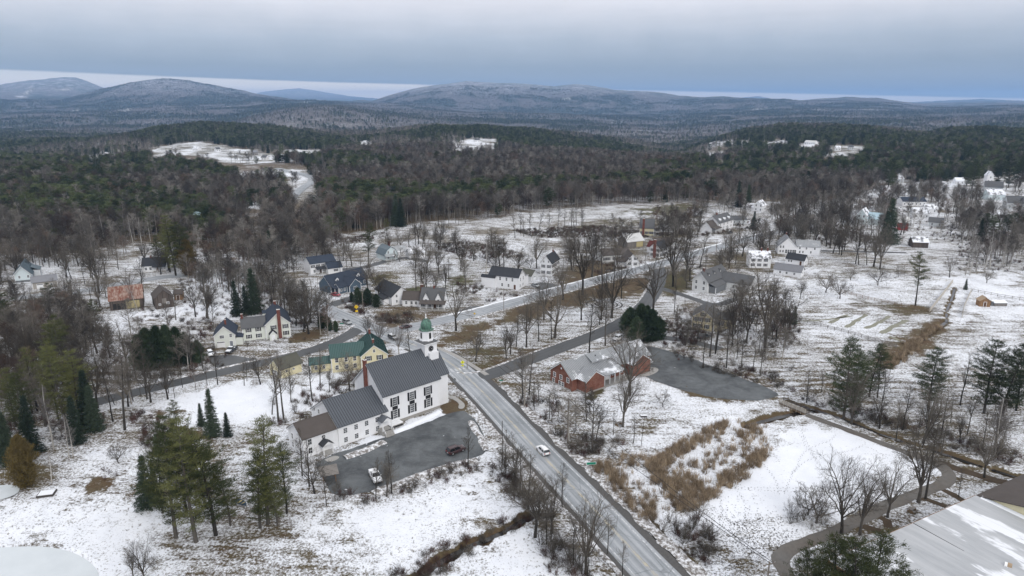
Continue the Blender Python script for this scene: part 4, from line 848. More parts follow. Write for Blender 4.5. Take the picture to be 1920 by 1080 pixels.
Yb = Bld('barn', 'small pale yellow barn with brown roof beside the rear road', (527, 710), (567, 696), 'barn', wall='cream_wall', roof='mossy_shingle')
Yb.gable(0, Yb.L, 0, 5.6, 2.9, 5.3, 'u'); Yb.wins('v-', -.02, (2.0, 4.6), (1.5,), .5, .5, rows=1, cols=1); Yb.garage_door('u-', -.02, 2.8, 2.2, 2.0)
# ---- pale green house with brick chimneys and its garage
G = Bld('farmhouse', 'pale green farmhouse with black roof and brick chimney up its gable', (500, 636), (545.6, 630.6), wall='pale_green_wall', roof='navy_shingle')
G.gable(0, G.L, 0, 13.5, 5.4, 9.0, 'v', ov=.55); wv0, wv1 = .4, 6.4; G.gable(-7.6, -.05, 1.0, 7.4, 4.6, 7.2, 'u', roof='grey_shingle')
G.wins('v-', -.02, (2.6, 6.6), (3.3,), .9, 1.4, True); G.wins('v-', -.02, (6.6,), (.8,), .9, 1.4, True); G.wins('v-', .98, (-5.6, -2.4), (3.0, .7), .85, 1.35, True); G.wins('u+', G.L + .02, (2, 5.5, 9), (3.3, .8), .85, 1.35, True)
G.chimney(4.6, -.45, -.3, 10.4, 1.1, .85); G.chimney(-7.3, 4.2, 4, 8.8, .7, .7); G.chimney(4.2, 11.5, 8, 10.3, .8, .8)
G.gable(1.0, 3.4, -2.2, -.04, 2.1, 3.4, 'v', roof='black_shingle', ov=.2); G.door('v-', -2.22, 2.2, .9, 1.9, 'trim_white'); G.dormer('u-', -.3, 10.8, 5.4, 1.8, 1.2, 2.4)
Gg = Bld('garage', 'pale green barn garage with dark roof left of the brick-chimney farmhouse', (403.75, 652.5), (442.5, 649), 'garage', wall='pale_green_wall', roof='navy_shingle')
Gg.gable(0, Gg.L, 0, 9.5, 4.4, 7.4, 'v', ov=.4); Gg.window('v-', -.02, 2.4, 3.2, 1.3, 1.0, cols=3); Gg.window('v-', -.02, 5.2, 3.4, .7, 1.1); Gg.garage_door('v-', -.02, 1.9, 2.6, 2.1); Gg.door('v-', -.02, 5.2, .95, 2.0, 'door_grey'); Gg.wins('u-', -.02, (2, 5), (1.0,), .8, 1.1); Gg.chimney(3.6, 2.6, 6, 8.9, .6, .6); Gg.shed(Gg.L + .05, Gg.L + 2.2, 1.2, 5.0, 2.6, 3.2, 'u1', wall='pale_green_wall')
# ---- barns on the left
R = Bld('barn', 'old wooden barn with rusted red metal roof', (207, 583), (270, 576), 'barn', wall='weathered_boards', roof='rust_metal')
R.gable(0, R.L, 0, 10.0, 4.0, 8.3, 'u', seam=.9, rake=False, ov=.3)
m = MB(); m.box(R.L * .48, R.L * .80, -.06, .02, .2, 3.3, 'ochre_boards'); m.box(R.L * .81, R.L * .89, -.06, .02, .2, 3.3, 'ochre_boards'); m.build('barn_door', R.o)
m = MB(); [m.box(R.L * (.1 + .12 * k), R.L * (.1 + .12 * k) + 1.2, -.05, .02, .3, 2.6, 'frame_black') for k in range(3)]; m.build('stall_opening', R.o)
D = Bld('barn', 'dark weathered wooden barn beside the rusty-roofed one', (292, 580), (327, 575), 'barn', wall='weathered_boards', roof='brown_shingle')
D.gable(0, D.L, 0, 9.5, 4.3, 7.4, 'v', rake=False, ov=.35); D.window('v-', -.02, D.L * .68, 1.6, .9, .8); D.window('v-', -.02, D.L * .25, 1.4, .7, .6)
m = MB(); m.box(D.L * .40, D.L * .62, -.05, .02, 2.0, 4.0, 'silver_boards'); m.build('loft_door', D.o)
D2 = Bld('shed', 'small brown shed just right of the dark barn', (327, 563), (342, 562), 'shed', wall='brown_boards', roof='brown_shingle'); D2.gable(0, D2.L, 0, 4.5, 2.6, 3.8, 'u', rake=False); D2.door('v-', -.02, D2.L / 2)
Gr = Bld('house', 'pale grey house with blue metal roof at the far left edge', (29, 530), (59, 527), wall='sky_wall', roof='blue_metal'); Gr.gable(0, Gr.L, 0, 16, 4.0, 7.5, 'v', seam=.6, ov=.9); Gr.wins('v-', -.02, (Gr.L * .3, Gr.L * .85), (1.8,), .7, 1.1); Gr.shed(Gr.L, Gr.L + 3.0, 7, 14, 3.6, 5.2, 'u1', wall='grey_wall'); Gr.walls(-.1, Gr.L + .1, -.1, 15, .8, mat='dark_grey_wall', name='foundation')
Gs = Bld('shed', 'long low tan shed with grey metal roof beside the blue-roofed house', (62, 543), (109, 537), 'shed', wall='stone_wall', roof='grey_metal'); Gs.gable(0, Gs.L, 0, 7, 3.0, 4.9, 'u', rake=False); Gs.garage_door('v-', -.02, Gs.L * .3, 2.6, 2.2); Gs.window('v-', -.02, Gs.L * .75, 1.0, .8, .9)
Wl = Bld('house', 'low white house with black roof and porch half hidden by spruces', (268, 511), (312, 508), wall='white_wall', roof='black_shingle'); Wl.gable(0, Wl.L, 0, 8, 3.2, 6.2, 'u'); Wl.porch(Wl.L * .45, Wl.L, -2.0, 0, .4, 2.6, 'shed', 4); Wl.wins('v-', -.02, (1.5, 3.5, 8, 10), (1.0,), .9, 1.3); Wl.door('v-', -.02, 6.4); Wl.chimney(Wl.L * .35, 4, 5.5, 7.4)
Ws = Bld('cottage', 'small white cottage in the snow behind the tall dark spruce', (372, 572), (398, 570), 'cottage', wall='aged_white_wall', roof='snowy_shingle'); Ws.gable(0, Ws.L, 0, 5.5, 2.6, 4.3, 'u'); Ws.wins('v-', -.02, (1.2, 3.0), (1.0,), .8, 1.0); Ws.door('v-', -.02, 4.4)
# ---- houses along the main road beyond the church
N = Bld('house', 'white two-storey house with dark roof and shuttered upper windows near the meadow', (583, 515), (630, 508), wall='white_wall', roof='navy_shingle'); N.gable(0, N.L, 0, 8.5, 5.2, 7.6, 'u'); N.wins('v-', -.02, [N.L * q for q in (.1, .3, .52, .72, .9)], (3.2,), .95, 1.3, True); N.wins('v-', -.02, [N.L * q for q in (.15, .7)], (.8,), .95, 1.3); N.porch(N.L * .2, N.L * .55, -2.5, -.04, .3, 2.5, 'shed', 3, 'black_shingle'); N.door('v-', -.02, N.L * .4)
Ng = Bld('garage', 'small white garage with dark roof in front of the shuttered white house', (616, 514), (642, 510.5), 'garage', wall='white_wall', roof='navy_shingle'); Ng.gable(0, Ng.L, 0, 5.5, 2.8, 4.9, 'u'); Ng.window('v-', -.02, Ng.L * .55, 1.0, 1.0, 1.1, True); Ng.garage_door('u-', -.02, 2.7, 2.3, 2.1)
Bl = Bld('house', 'blue cottage with dark navy roof and white trim', (656, 548.5), (677.5, 543), wall='blue_wall', roof='navy_shingle'); Bl.gable(0, Bl.L, 0, 9, 3.0, 5.6, 'v'); Bl.gable(-6.0, 14.2, 5.0, 13.5, 3.1, 7.0, 'u'); Bl.gable(-4.2, -.05, 1.6, 5.5, 2.8, 4.2, 'u'); Bl.dormer('v-', 6.2, 9.8, 3.9, 1.7, 1.3, 2.6, wall='white_wall'); Bl.dormer('v-', 6.4, -1.5, 3.9, 1.7, 1.3, 2.6, wall='white_wall'); Bl.window('v-', -.02, Bl.L / 2, .9, 1.7, 1.2, cols=3); Bl.wins('v-', 4.98, (9.0, 12.0), (1.0,), .9, 1.4); Bl.wins('v-', 1.58, (-3.2, -1.4), (.9,), .7, 1.1); Bl.wins('u+', 14.22, (7.5, 10.8), (1.0, 3.6), .8, 1.3); Bl.porch(-6.4, -4.3, 1.8, 5, .4, 2.6, 'shed', 2)
Wb = Bld('barn', 'white barn with black roof right of the dark evergreen hedge', (704, 557), (735, 573), 'barn', wall='white_wall', roof='black_shingle'); Wb.gable(0, Wb.L, 0, 8.6, 3.6, 7.0, 'u'); Wb.wins('v-', -.02, (4, 11), (1.9,), .7, .9); Wb.wins('u+', Wb.L + .02, (2.2, 6.0), (1.0, 3.2), .7, 1.0); Wb.shed(6, 13, -2.4, -.05, 2.2, 3.2, 'v0', wall='white_wall', roof='black_shingle')
Go = Bld('house', 'white cottage with two steep front gables and a white-posted porch', (789, 578.5), (831.6, 580), wall='white_wall', roof='grey_shingle'); Go.gable(0, Go.L, 0, 7.5, 3.4, 7.6, 'u'); Go.dormer('v-', -.05, Go.L * .24, 3.0, 2.4, 1.1, 3.4, rise=2.4); Go.dormer('v-', -.05, Go.L * .78, 3.0, 2.4, 1.1, 3.4, rise=2.4); Go.porch(.2, Go.L + 1.0, -2.6, -.04, .5, 2.7, 'shed', 5, 'brown_shingle'); Go.wins('v-', -.02, (1.2, 4.2, 7.5), (.9,), .9, 1.4, True); Go.wins('u-', -.02, (2.0, 5.4), (.9, 3.6), .85, 1.4, True); Go.door('v-', -.02, 5.8, 1, 2.1, z=.5); Go.chimney(-.6, 5.2, -.3, 8.6, 1.1, .9, 'old_brick'); Go.gable(-8.2, -1.2, 2.6, 8.2, 2.9, 5.4, 'u', roof='brown_shingle'); Go.wins('v-', 2.58, (-6.6, -4.4, -2.6), (.9,), .8, 1.2); Go.chimney(Go.L * .52, 3.8, 6.5, 8.8)
Gm = Bld('house', 'pale grey gambrel-roofed house by the upper meadow', (722, 489), (746, 485.5), wall='sky_wall', roof='blue_metal')
m = MB(); L_ = Gm.L; m.prism([(0, -.4), (0, 3.0), (1.5, 5.4), (L_/2, 6.9), (L_ - 1.5, 5.4), (L_, 3.0), (L_, -.4)], 'v', 0, 10, 'sky_wall'); m.build('wall', Gm.o)
m = MB()
for a_, b_ in (((-.35, 2.5), (1.5, 5.45)), ((1.5, 5.45), (L_/2, 7.0)), ((L_/2, 7.0), (L_ - 1.5, 5.45)), ((L_ - 1.5, 5.45), (L_ + .35, 2.5))):
    m.hexa([(a_[0], -.3, a_[1]), (b_[0], -.3, b_[1]), (b_[0], 10.3, b_[1]), (a_[0], 10.3, a_[1]), (a_[0], -.3, a_[1] + .15), (b_[0], -.3, b_[1] + .15), (b_[0], 10.3, b_[1] + .15), (a_[0], 10.3, a_[1] + .15)], 'blue_metal')
m.build('roof', Gm.o); Gm.wins('v-', -.02, (2.0, L_ - 2.0), (3.6, .9), .8, 1.2); Gm.gable(L_ + .05, L_ + 7.0, 3, 9, 3.0, 5.4, 'u', wall='white_wall', roof='pale_metal'); Gm.chimney(L_ - 1.0, 7.5, 4.5, 8.6, .9, .9); Gm.porch(-.2, L_ * .7, -2.2, -.04, .3, 2.4, 'shed', 3, 'pale_metal')
Gh = Bld('garage', 'white garage right of the pale grey gambrel house', (768, 484.5), (799, 481.5), 'garage', wall='white_wall', roof='snowy_shingle'); Gh.gable(0, Gh.L, 0, 6.5, 2.7, 4.4, 'u'); Gh.garage_door('v-', -.02, 3.2, 2.6, 2.2); Gh.window('v-', -.02, 7.4, 1.0, .9, 1.1)
W17 = Bld('farmhouse', 'white farmhouse with black roof on the far side of the fork road', (917, 537), (972, 543.5), wall='white_wall', roof='black_shingle'); W17.gable(0, W17.L, 0, 7.2, 5.6, 8.4, 'u'); W17.wins('v-', -.02, (5.5, 8.6, 11.5), (3.5,), .75, 1.5); W17.wins('v-', -.02, (2, 6.5, 9.6), (.9,), .75, 1.3); W17.wins('u+', W17.L + .02, (2.0, 5.2), (3.5,), .75, 1.6); W17.window('u+', W17.L + .02, 3.6, 6.2, .6, 1.0); W17.wins('u+', W17.L + .02, (1.8, 5.0), (.9,), .8, 1.2); W17.gable(-3.2, 3.6, -1.2, -.04, 4.6, 5.4, 'u', ov=.2); W17.shed(W17.L * .3, W17.L + .2, 7.25, 10.5, 4.4, 5.4, 'v1', wall='white_wall', roof='snowy_shingle'); W17.door('v-', -.02, 12.6)
W17g = Bld('garage', 'little white gabled garage between the two black-roofed white houses', (996, 528), (1008.5, 523), 'garage', wall='aged_white_wall', roof='mossy_shingle'); W17g.gable(0, W17g.L, 0, 6, 2.6, 4.6, 'v'); W17g.garage_door('v-', -.02, W17g.L / 2, 1.9, 2.0)
W18 = Bld('house', 'tall white colonial house with black roof and rows of shuttered windows', (1013.4, 516), (1034, 518), wall='white_wall', roof='black_shingle'); W18.gable(0, W18.L, 0, 11.8, 6.2, 9.6, 'v'); W18.wins('v-', -.02, (1.4, W18.L - 1.4), (3.9, 1.0), .85, 1.4, True); W18.wins('u+', W18.L + .02, (1.3, 3.2, 5.6, 8.0, 10.2), (3.9, 1.0), .85, 1.4, True); W18.wins('v-', -.02, (1.6, W18.L - 1.6), (6.4,), .6, .9); W18.chimney(W18.L / 2, 10, 9, 10.8)
# north end of the green
W19 = Bld('house', 'long low white house with dark brown roof behind roadside trees', (1130, 492), (1182, 488.5), wall='aged_white_wall', roof='brown_shingle'); W19.gable(0, W19.L, 0, 7.5, 3.6, 6.0, 'u'); W19.wins('v-', -.02, [W19.L * q for q in (.08, .2, .42, .6, .8)], (1.0,), 1.0, 1.5, True); W19.door('v-', -.02, W19.L * .5)
W20 = Bld('house', 'white gabled cottage with brown roof at the bend of the fork road', (1174, 501), (1197, 500.5), wall='white_wall', roof='brown_shingle'); W20.gable(0, W20.L, 0, 10.5, 2.9, 6.6, 'v'); W20.wins('v-', -.02, (1.6, W20.L - 1.6), (1.0, 3.6), .8, 1.3, True); W20.wins('u+', W20.L + .02, (2, 5, 8), (.9,), .9, 1.3); W20.gable(-4.5, -.05, 1.5, 6, 2.4, 3.6, 'u'); W20.window('u+', W20.L + .02, 6.5, .9, .9, 1.3)
W23 = Bld('house', 'white shuttered house with black roof and a broad red brick end chimney', (1218, 481), (1236, 484), wall='white_wall', roof='black_shingle'); W23.gable(0, W23.L, 0, 8.5, 5.2, 8.0, 'v'); W23.wins('u+', W23.L + .02, (1.5, 3.2, 5.5, 7.2), (3.3, .8), .9, 1.4, True); W23.wins('v-', -.02, (1.4, W23.L - 1.3), (3.3, .8), .85, 1.3, True); W23.chimney(W23.L * .52, -.5, -.3, 9.6, 1.3, .9); W23.gable(-7.0, 2.0, 8.8, 13.8, 3.4, 6.0, 'u', roof='maroon_shingle'); W23.wins('v-', 8.78, (-5, -2.6), (1.2,), .9, 1.3)
W22 = Bld('barn', 'grey wooden barn with pale ribbed metal roof behind the brown-roofed cottage', (1176, 465), (1207, 461.5), 'barn', wall='silver_boards', roof='white_metal'); W22.gable(0, W22.L, 0, 9, 3.4, 6.8, 'u', seam=.9, rake=False); W22.walls(W22.L * .55, W22.L * .95, -.05, .02, 3.0, mat='ochre_boards', name='barn_door')
W21 = Bld('house', 'cream gabled house with grey roof and tall red brick chimney', (1199, 441), (1225.5, 442), wall='cream_wall', roof='grey_shingle'); W21.gable(0, W21.L, 0, 10.5, 4.6, 9.4, 'u'); W21.wins('v-', -.02, (1.5, 4.2, 6.6, 8.6), (1.0,), 1.0, 1.5, True); W21.wins('u+', W21.L + .02, (2.2, 5.2, 8.2), (1.0, 4.0), .9, 1.5, True); W21.chimney(W21.L * .26, -.6, -.3, 10.5, 1.3, 1.0)
W21b = Bld('house', 'small white house with dark roof half hidden behind the great roadside maple', (1228, 468), (1262, 466), wall='white_wall', roof='brown_shingle'); W21b.gable(0, W21b.L, 0, 7, 3.6, 5.6, 'u'); W21b.wins('v-', -.02, (3, 6, 9), (1.0,), .9, 1.3, True)
W21c = Bld('house', 'white gabled cottage right of the great roadside maple', (1255, 472.5), (1272, 471), wall='aged_white_wall', roof='brown_shingle'); W21c.gable(0, W21c.L, 0, 7, 3.0, 5.6, 'v'); W21c.wins('v-', -.02, (1.5, 3.8), (1.0,), .8, 1.2)
W24 = Bld('house', 'white cape house with three small snow-topped dormers', (1347, 434), (1374, 426), wall='white_wall', roof='grey_shingle'); W24.gable(0, W24.L, 0, 9.5, 5.2, 9.2, 'u'); [W24.dormer('v-', .9, W24.L * q, 5.6, 1.6, 1.2, 2.4, roof='snow') for q in (.2, .5, .8)]; W24.wins('v-', -.02, [W24.L * q for q in (.1, .35, .6, .85)], (.9, 3.2), .9, 1.5); W24.gable(-9.0, -.05, .5, 8.0, 3.2, 7.0, 'u', roof='brown_shingle'); W24.porch(-9.0, -.2, -2.4, .4, .4, 2.8, 'shed', 6, 'brown_shingle'); W24.chimney(W24.L * .3, 5, 8.5, 10.8)
W25 = Bld('house', 'white house with snowy grey roof left of the far road trees', (1412, 396), (1428, 397.5), wall='white_wall', roof='snowy_shingle'); W25.gable(0, W25.L, 0, 9, 4.6, 8.0, 'v'); W25.wins('v-', -.02, (2, 5.5), (1.0, 4.0), .9, 1.4); W25.wins('u+', W25.L + .02, (2, 5, 7.6), (1.0,), .9, 1.5); W25.gable(-6, -.05, 1, 7, 2.8, 5.2, 'u')
# large grey-roofed house and the cream house below it
W26 = Bld('house', 'large pale house with long grey roof and pointed dormers', (1297.5, 543.5), (1326, 549), wall='aged_white_wall', roof='grey_shingle'); W26.gable(0, W26.L, 0, 19.5, 4.8, 8.6, 'v', ov=.5); [W26.dormer('u+', W26.L - 1.5, q, 5.0, 2.0, 1.0, 3.2, rise=1.8) for q in (3.6, 9.0, 14.6)]; W26.wins('v-', -.02, (1.8, W26.L - 1.8), (3.4, .9), .9, 1.4); W26.wins('u+', W26.L + .02, (2.5, 6, 9.5, 13), (1.0,), .95, 1.4); W26.gable(W26.L + .05, W26.L + 14, 11.5, 19, 3.6, 6.6, 'u'); W26.wins('v-', 11.48, (W26.L + 3, W26.L + 6.5, W26.L + 10), (.9,), .9, 1.4); W26.chimney(W26.L * .5, 2.6, 8, 10, .8, .8, 'old_brick'); W26.chimney(W26.L * .4, 4.0, 8, 9.8, .8, .8, 'old_brick'); W26.shed(W26.L + .05, W26.L + 3.4, .8, 11, 2.8, 4.2, 'u1', wall='dark_grey_wall')
W27 = Bld('house', 'cream shuttered house with grey hipped wing below the large grey-roofed house', (1296, 617), (1337, 622), wall='yellow_wall', roof='grey_shingle'); W27.gable(0, W27.L, 0, 10.5, 5.0, 7.8, 'v', ov=.5); W27.wins('v-', -.02, (1.4, 3.0, 5.4), (3.4, .9), .85, 1.4, True); W27.window('v-', -.02, W27.L / 2, 5.4, .9, 1.3, True); W27.wins('u+', W27.L + .02, (2, 5), (3.2, .8), .9, 1.3); W27.gable(W27.L + .05, W27.L + 6.5, 5.5, 10.4, 3.6, 5.2, 'u'); W27.shed(W27.L + .05, W27.L + 3.0, .5, 5.4, 2.4, 3.4, 'u1', wall='yellow_wall'); W27.window('v-', 5.48, W27.L + 4.5, 1.2, .8, 1.2)
# ---- right-hand cluster
W28 = Bld('farmhouse', 'white farmhouse with long pale metal-roofed ell on the right of the road', (1493, 477), (1536, 479), wall='white_wall', roof='pale_metal'); W28.gable(0, W28.L, 0, 7.5, 4.6, 7.2, 'u', seam=.7); W28.gable(-9.5, -.05, -.5, 10.5, 4.2, 9.0, 'v', roof='pale_metal', seam=.7); W28.wins('v-', -.02, (1.5, 4.8, 9.0), (3.0,), .7, 1.1); W28.wins('v-', -.02, (1.6, 3.2, 7.2), (.9,), .7, 1.2); W28.wins('v-', -.52, (-8.4, -7.0), (1.0, 3.4), .7, 1.2); W28.wins('v-', -.52, (-5.4, -4.2, -3.0, -1.8, -.8), (.6,), .9, 1.9, trim='trim_white'); W28.wins('u+', W28.L + .02, (2, 5), (3.0, .9), .8, 1.3); W28.chimney(-4.8, 8.5, 8.5, 10.4)
W29 = Bld('outbuilding', 'small white building with black shingle roof in front of the long ell', (1473, 493.5), (1507, 498.5), 'outbuilding', wall='white_wall', roof='black_shingle'); W29.gable(0, W29.L, 0, 5.2, 2.7, 5.0, 'u'); W29.wins('v-', -.02, (1.5, 2.8), (1.0,), .7, 1.1); W29.door('v-', -.02, 7.4); W29.window('u+', W29.L + .02, 2.6, 1.0, .8, 1.2)
W30 = Bld('outbuilding', 'long white shed with grey metal roof nearest the gardens', (1450, 514), (1501, 521), 'outbuilding', wall='white_wall', roof='grey_metal'); W30.gable(0, W30.L, 0, 6, 2.7, 5.0, 'u', seam=.7); W30.wins('v-', -.02, (3, 6, 9.5), (1.0,), .8, 1.0); W30.garage_door('u+', W30.L + .02, 3, 2.4, 2.1)
W31 = Bld('house', 'white house with snowy roof seen through bare trees by the fork road', (1405, 502), (1444, 503), wall='white_wall', roof='snowy_shingle'); W31.gable(0, W31.L, 0, 8, 5.0, 7.8, 'u'); W31.wins('v-', -.02, (1.6, 4.6, 7.6), (3.3, .9), .85, 1.4, True); W31.chimney(W31.L * .9, 4, 6.5, 9.6); W31.chimney(W31.L * .6, 4, 6.5, 9.4)
W32 = Bld('house', 'white house with sky-blue metal wing roof behind the tall spruce', (1603, 419), (1624, 421), wall='sky_wall', roof='snowy_shingle'); W32.gable(0, W32.L, 0, 11, 5.6, 10.0, 'v'); W32.wins('v-', -.02, (2.0, W32.L - 2), (1.2, 4.6), 1.0, 1.5); W32.gable(W32.L + .05, W32.L + 15, 2, 10, 4.0, 7.6, 'u', roof='cyan_metal'); W32.wins('v-', 1.98, (W32.L + 3, W32.L + 7, W32.L + 11), (1.2,), 1.0, 1.4); W32.chimney(W32.L + 13, 6, 7, 11.4, .9, .9)
W33 = Bld('barn', 'red barn with pale snowy roof at the right', (1680, 431), (1702.5, 432.5), 'barn', wall='red_wall', roof='white_metal'); W33.gable(0, W33.L, 0, 11, 5.0, 8.0, 'u', rake=True); W33.walls(W33.L + .02, W33.L + .1, .3, 10.7, 5.0, mat='trim_white', name='barn_door')
W34 = Bld('shed', 'dark brown shed with snowy roof below the red barn', (1711, 464), (1740, 465), 'shed', wall='weathered_boards', roof='snowy_shingle'); W34.gable(0, W34.L, 0, 7, 3.2, 5.6, 'u', rake=False)
for nm, lb, A_, B_, dep, ze, zr, ax, wl, rf in (
    ('house', 'grey-roofed white house farthest back among the right-hand gardens', (1692, 386), (1736, 386), 10, 3.6, 6.4, 'u', 'white_wall', 'navy_shingle'),
    ('house', 'low white house with pale roof behind the red barn', (1712, 409), (1742, 410), 9, 3.8, 7.0, 'u', 'white_wall', 'snowy_shingle'),
    ('house', 'small white house with pale roof right of the one behind the red barn', (1736, 400), (1757, 400), 8, 3.4, 6.0, 'u', 'white_wall', 'snowy_shingle'),
    ('house', 'low house with dark roof in the snow right of the red barn', (1740, 424), (1768, 426), 8, 3.0, 5.4, 'u', 'grey_wall', 'grey_shingle'),
    ('house', 'narrow white gabled house between dark pines at the far right', (1850, 342), (1862, 342), 9, 7.0, 11.0, 'v', 'white_wall', 'snowy_shingle'),
    ('house', 'grey-roofed house under the dark pines at the far right', (1846, 357), (1880, 358), 11, 3.4, 8.2, 'u', 'grey_wall', 'grey_shingle'),
    ('house', 'pale house with snowy roof near the right edge', (1853, 375), (1884, 375), 10, 4.6, 8.4, 'u', 'sky_wall', 'snowy_shingle'),
    ('house', 'grey shingled house at the right edge of the village', (1888, 392), (1925, 393), 10, 5.0, 9.5, 'u', 'grey_wall', 'grey_shingle'),
    ('shed', 'snow-roofed shed by the dark evergreens near the right edge', (1870, 408), (1888, 409), 6, 2.6, 4.6, 'u', 'silver_boards', 'snow'),
    ('house', 'house with white roof behind utility poles on the far snowy lane', (1682, 343), (1694, 343), 12, 4.2, 9.0, 'u', 'grey_wall', 'snowy_shingle'),
    ('house', 'low white house beside the far snowy lane among birches', (1792, 345), (1808, 345), 9, 3.4, 6.0, 'u', 'white_wall', 'snow'),
    ('house', 'low dark-roofed house half hidden right of the tall shuttered cluster', (1372, 421), (1400, 420), 8, 3.0, 5.0, 'u', 'grey_wall', 'grey_shingle'),
    ('cabin', 'small cabin with pale blue roof alone in the left woods', (359, 424), (373, 424), 9, 4.4, 8.6, 'u', 'brown_boards', 'cyan_metal'),
    ('house', 'low white house with dark roof at the bottom edge of the left grove', (372, 447), (384, 447), 6, 2.6, 4.4, 'u', 'white_wall', 'snowy_shingle')):
    b = Bld(nm, lb, A_, B_, nm, wall=wl, roof=rf); b.gable(0, b.L, 0, dep, ze, zr, ax, rake='wall' in wl)
    n = max(2, int(b.L / 3)); b.wins('v-', -.02, [b.L * (k + .5) / n for k in range(n)], (1.0,), .9, 1.3)
    if ze > 6: b.wins('v-', -.02, [b.L * .5], (4.4,), 1.0, 1.6)
# small tan hut and lean-to in the right field
T = Bld('hut', 'small tan hut alone in the snowy right field', (1836, 574.5), (1856, 575.5), 'hut', wall='brown_boards', roof='tan_wall'); T.gable(0, T.L, 0, 3.4, 2.3, 3.7, 'v', rake=False, ov=.25); T.door('v-', -.02, T.L / 2, .9, 1.9)
T2 = Bld('animal_shelter', 'low lean-to shelter with snow-covered roof beside the tan hut', (1864, 574), (1888, 574), 'shelter', wall='silver_boards', roof='snow'); T2.shed(0, T2.L, 0, 2.6, 1.3, 1.9, 'v0', wall='silver_boards')
m = MB(); m.box(-1.0, 0, .4, 2.4, -.2, 1.7, 'dark_grey_wall'); m.build('feed_bin', T2.o)
# ---- red brick building
K = Bld('brick_building', 'red brick building with pale standing-seam roof and white dormer', (1032.2, 715), (1071.5, 738), 'building', wall='brick', roof='pale_metal', rz=math.radians(-52.5))
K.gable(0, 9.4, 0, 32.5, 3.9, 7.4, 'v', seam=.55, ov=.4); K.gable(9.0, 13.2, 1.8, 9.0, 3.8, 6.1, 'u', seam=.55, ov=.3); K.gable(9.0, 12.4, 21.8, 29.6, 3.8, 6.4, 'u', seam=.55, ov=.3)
for f_, a_, ps, zs in (('v-', -.02, (1.8, 4.6, 7.6), (2.2,)), ('v-', -.02, (4.2, 5.4), (.2,)), ('v-', -.02, (1.4,), (.2,))): K.wins(f_, a_, ps, zs, .95, 1.3)
m = MB(); m.tube((4.7, -.05, 5.6), (4.7, -.02, 5.6), .28, .28, 14, 'trim_white'); m.build('gable_vent', K.o)
m = MB(); m.prism([(4.9, 7.45), (7.3, 6.25), (7.3, 4.4), (4.9, 4.4)], 'v', 9.6, 17.4, 'white_wall'); dmr = m.build('dormer', K.o)
m = MB(); m.hexa([(4.6, 9.3, 7.62), (7.75, 9.3, 6.1), (7.75, 17.7, 6.1), (4.6, 17.7, 7.62), (4.6, 9.3, 7.76), (7.75, 9.3, 6.24), (7.75, 17.7, 6.24), (4.6, 17.7, 7.76)], 'pale_metal')
for k in range(16): y_ = 9.4 + k * .55; m.hexa([(4.6, y_ - .02, 7.76), (7.75, y_ - .02, 6.24), (7.75, y_ + .02, 6.24), (4.6, y_ + .02, 7.76), (4.6, y_ - .02, 7.83), (7.75, y_ - .02, 6.31), (7.75, y_ + .02, 6.31), (4.6, y_ + .02, 7.83)], 'pale_metal')
m.box(6.0, 6.2, 12, 12.2, 6.8, 7.4, 'frame_black'); m.build('dormer_roof', dmr)
for p_ in (10.4, 13.5, 16.6): K.window('u+', 7.32, p_, 4.75, .8 if p_ != 13.5 else 1.3, .95, parent=dmr)
m = MB(); m.hexa([(9.3, 9.1, 3.95), (12.4, 9.1, 3.05), (12.4, 18.6, 3.05), (9.3, 18.6, 3.95), (9.3, 9.1, 4.1), (12.4, 9.1, 3.2), (12.4, 18.6, 3.2), (9.3, 18.6, 4.1)], 'pale_metal'); m.build('porch_roof', K.o)
for p_ in (10.2, 12.3, 14.4, 16.4, 18.3): m = MB(); m.box(12.1, 12.3, p_ - .1, p_ + .1, 0, 3.05, 'trim_white'); m.build('porch_post', K.o)
m = MB(); m.box(9.3, 13.2, 9.1, 21.7, -.3, .18, 'concrete'); m.build('porch_floor', K.o); K.door('u+', 9.42, 14.2, 1.5, 2.2, 'trim_white', .18); K.wins('u+', 9.42, (11.2, 16.8, 19.8), (1.0,), 1.2, 1.4)
m = MB(); m.box(9.0, 13.26, 1.74, 9.06, -.4, .45, 'concrete'); m.box(-.05, 9.0, -.05, .1, -.4, .35, 'concrete'); m.build('foundation', K.o); m = MB(); m.box(-.02, .02, -.5, .5, 0, 1.6, 'trim_white'); m.build('side_porch', K.o, (11.5, 29.8, .1)); K.shed(9.6, 11.8, 29.65, 31.2, 2.4, 3.0, 'u1', roof='pale_metal', name='side_roof')
# ---- big low building at the lower right
Q = Bld('hall_building', 'large low building with pale streaked membrane roof in the lower right corner', (1560, 1052), (1834, 930), 'building', wall='cream_wall', roof='membrane_roof', zref=5.6)
m = MB(); m.box(0, Q.L, -80, 0, -.5, 4.6, 'tan_wall'); m.build('wall', Q.o)
m = MB(); m.hexa([(-.4, -80, 4.95), (Q.L + .3, -80, 4.95), (Q.L + .3, .4, 5.45), (-.4, .4, 5.45), (-.4, -80, 5.1), (Q.L + .3, -80, 5.1), (Q.L + .3, .4, 5.6), (-.4, .4, 5.6)], 'membrane_roof'); rf = m.build('roof', Q.o)
m = MB(); m.box(-.5, Q.L - .1, .4, .45, 5.3, 5.66, 'brown_boards'); m.box(-.5, -.4, -80, .4, 4.9, 5.66, 'brown_boards'); m.build('roof_edge', rf)
m = MB(); s0 = Q.loc((1706, 978), 5.6); m.hexa([(s0[0], -9, 5.48), (s0[0] + .12, -9, 5.48), (s0[0] + .12, .3, 5.6), (s0[0], .3, 5.6), (s0[0], -9, 5.54), (s0[0] + .12, -9, 5.54), (s0[0] + .12, .3, 5.66), (s0[0], .3, 5.66)], 'frame_black'); m.build('roof_joint', rf)
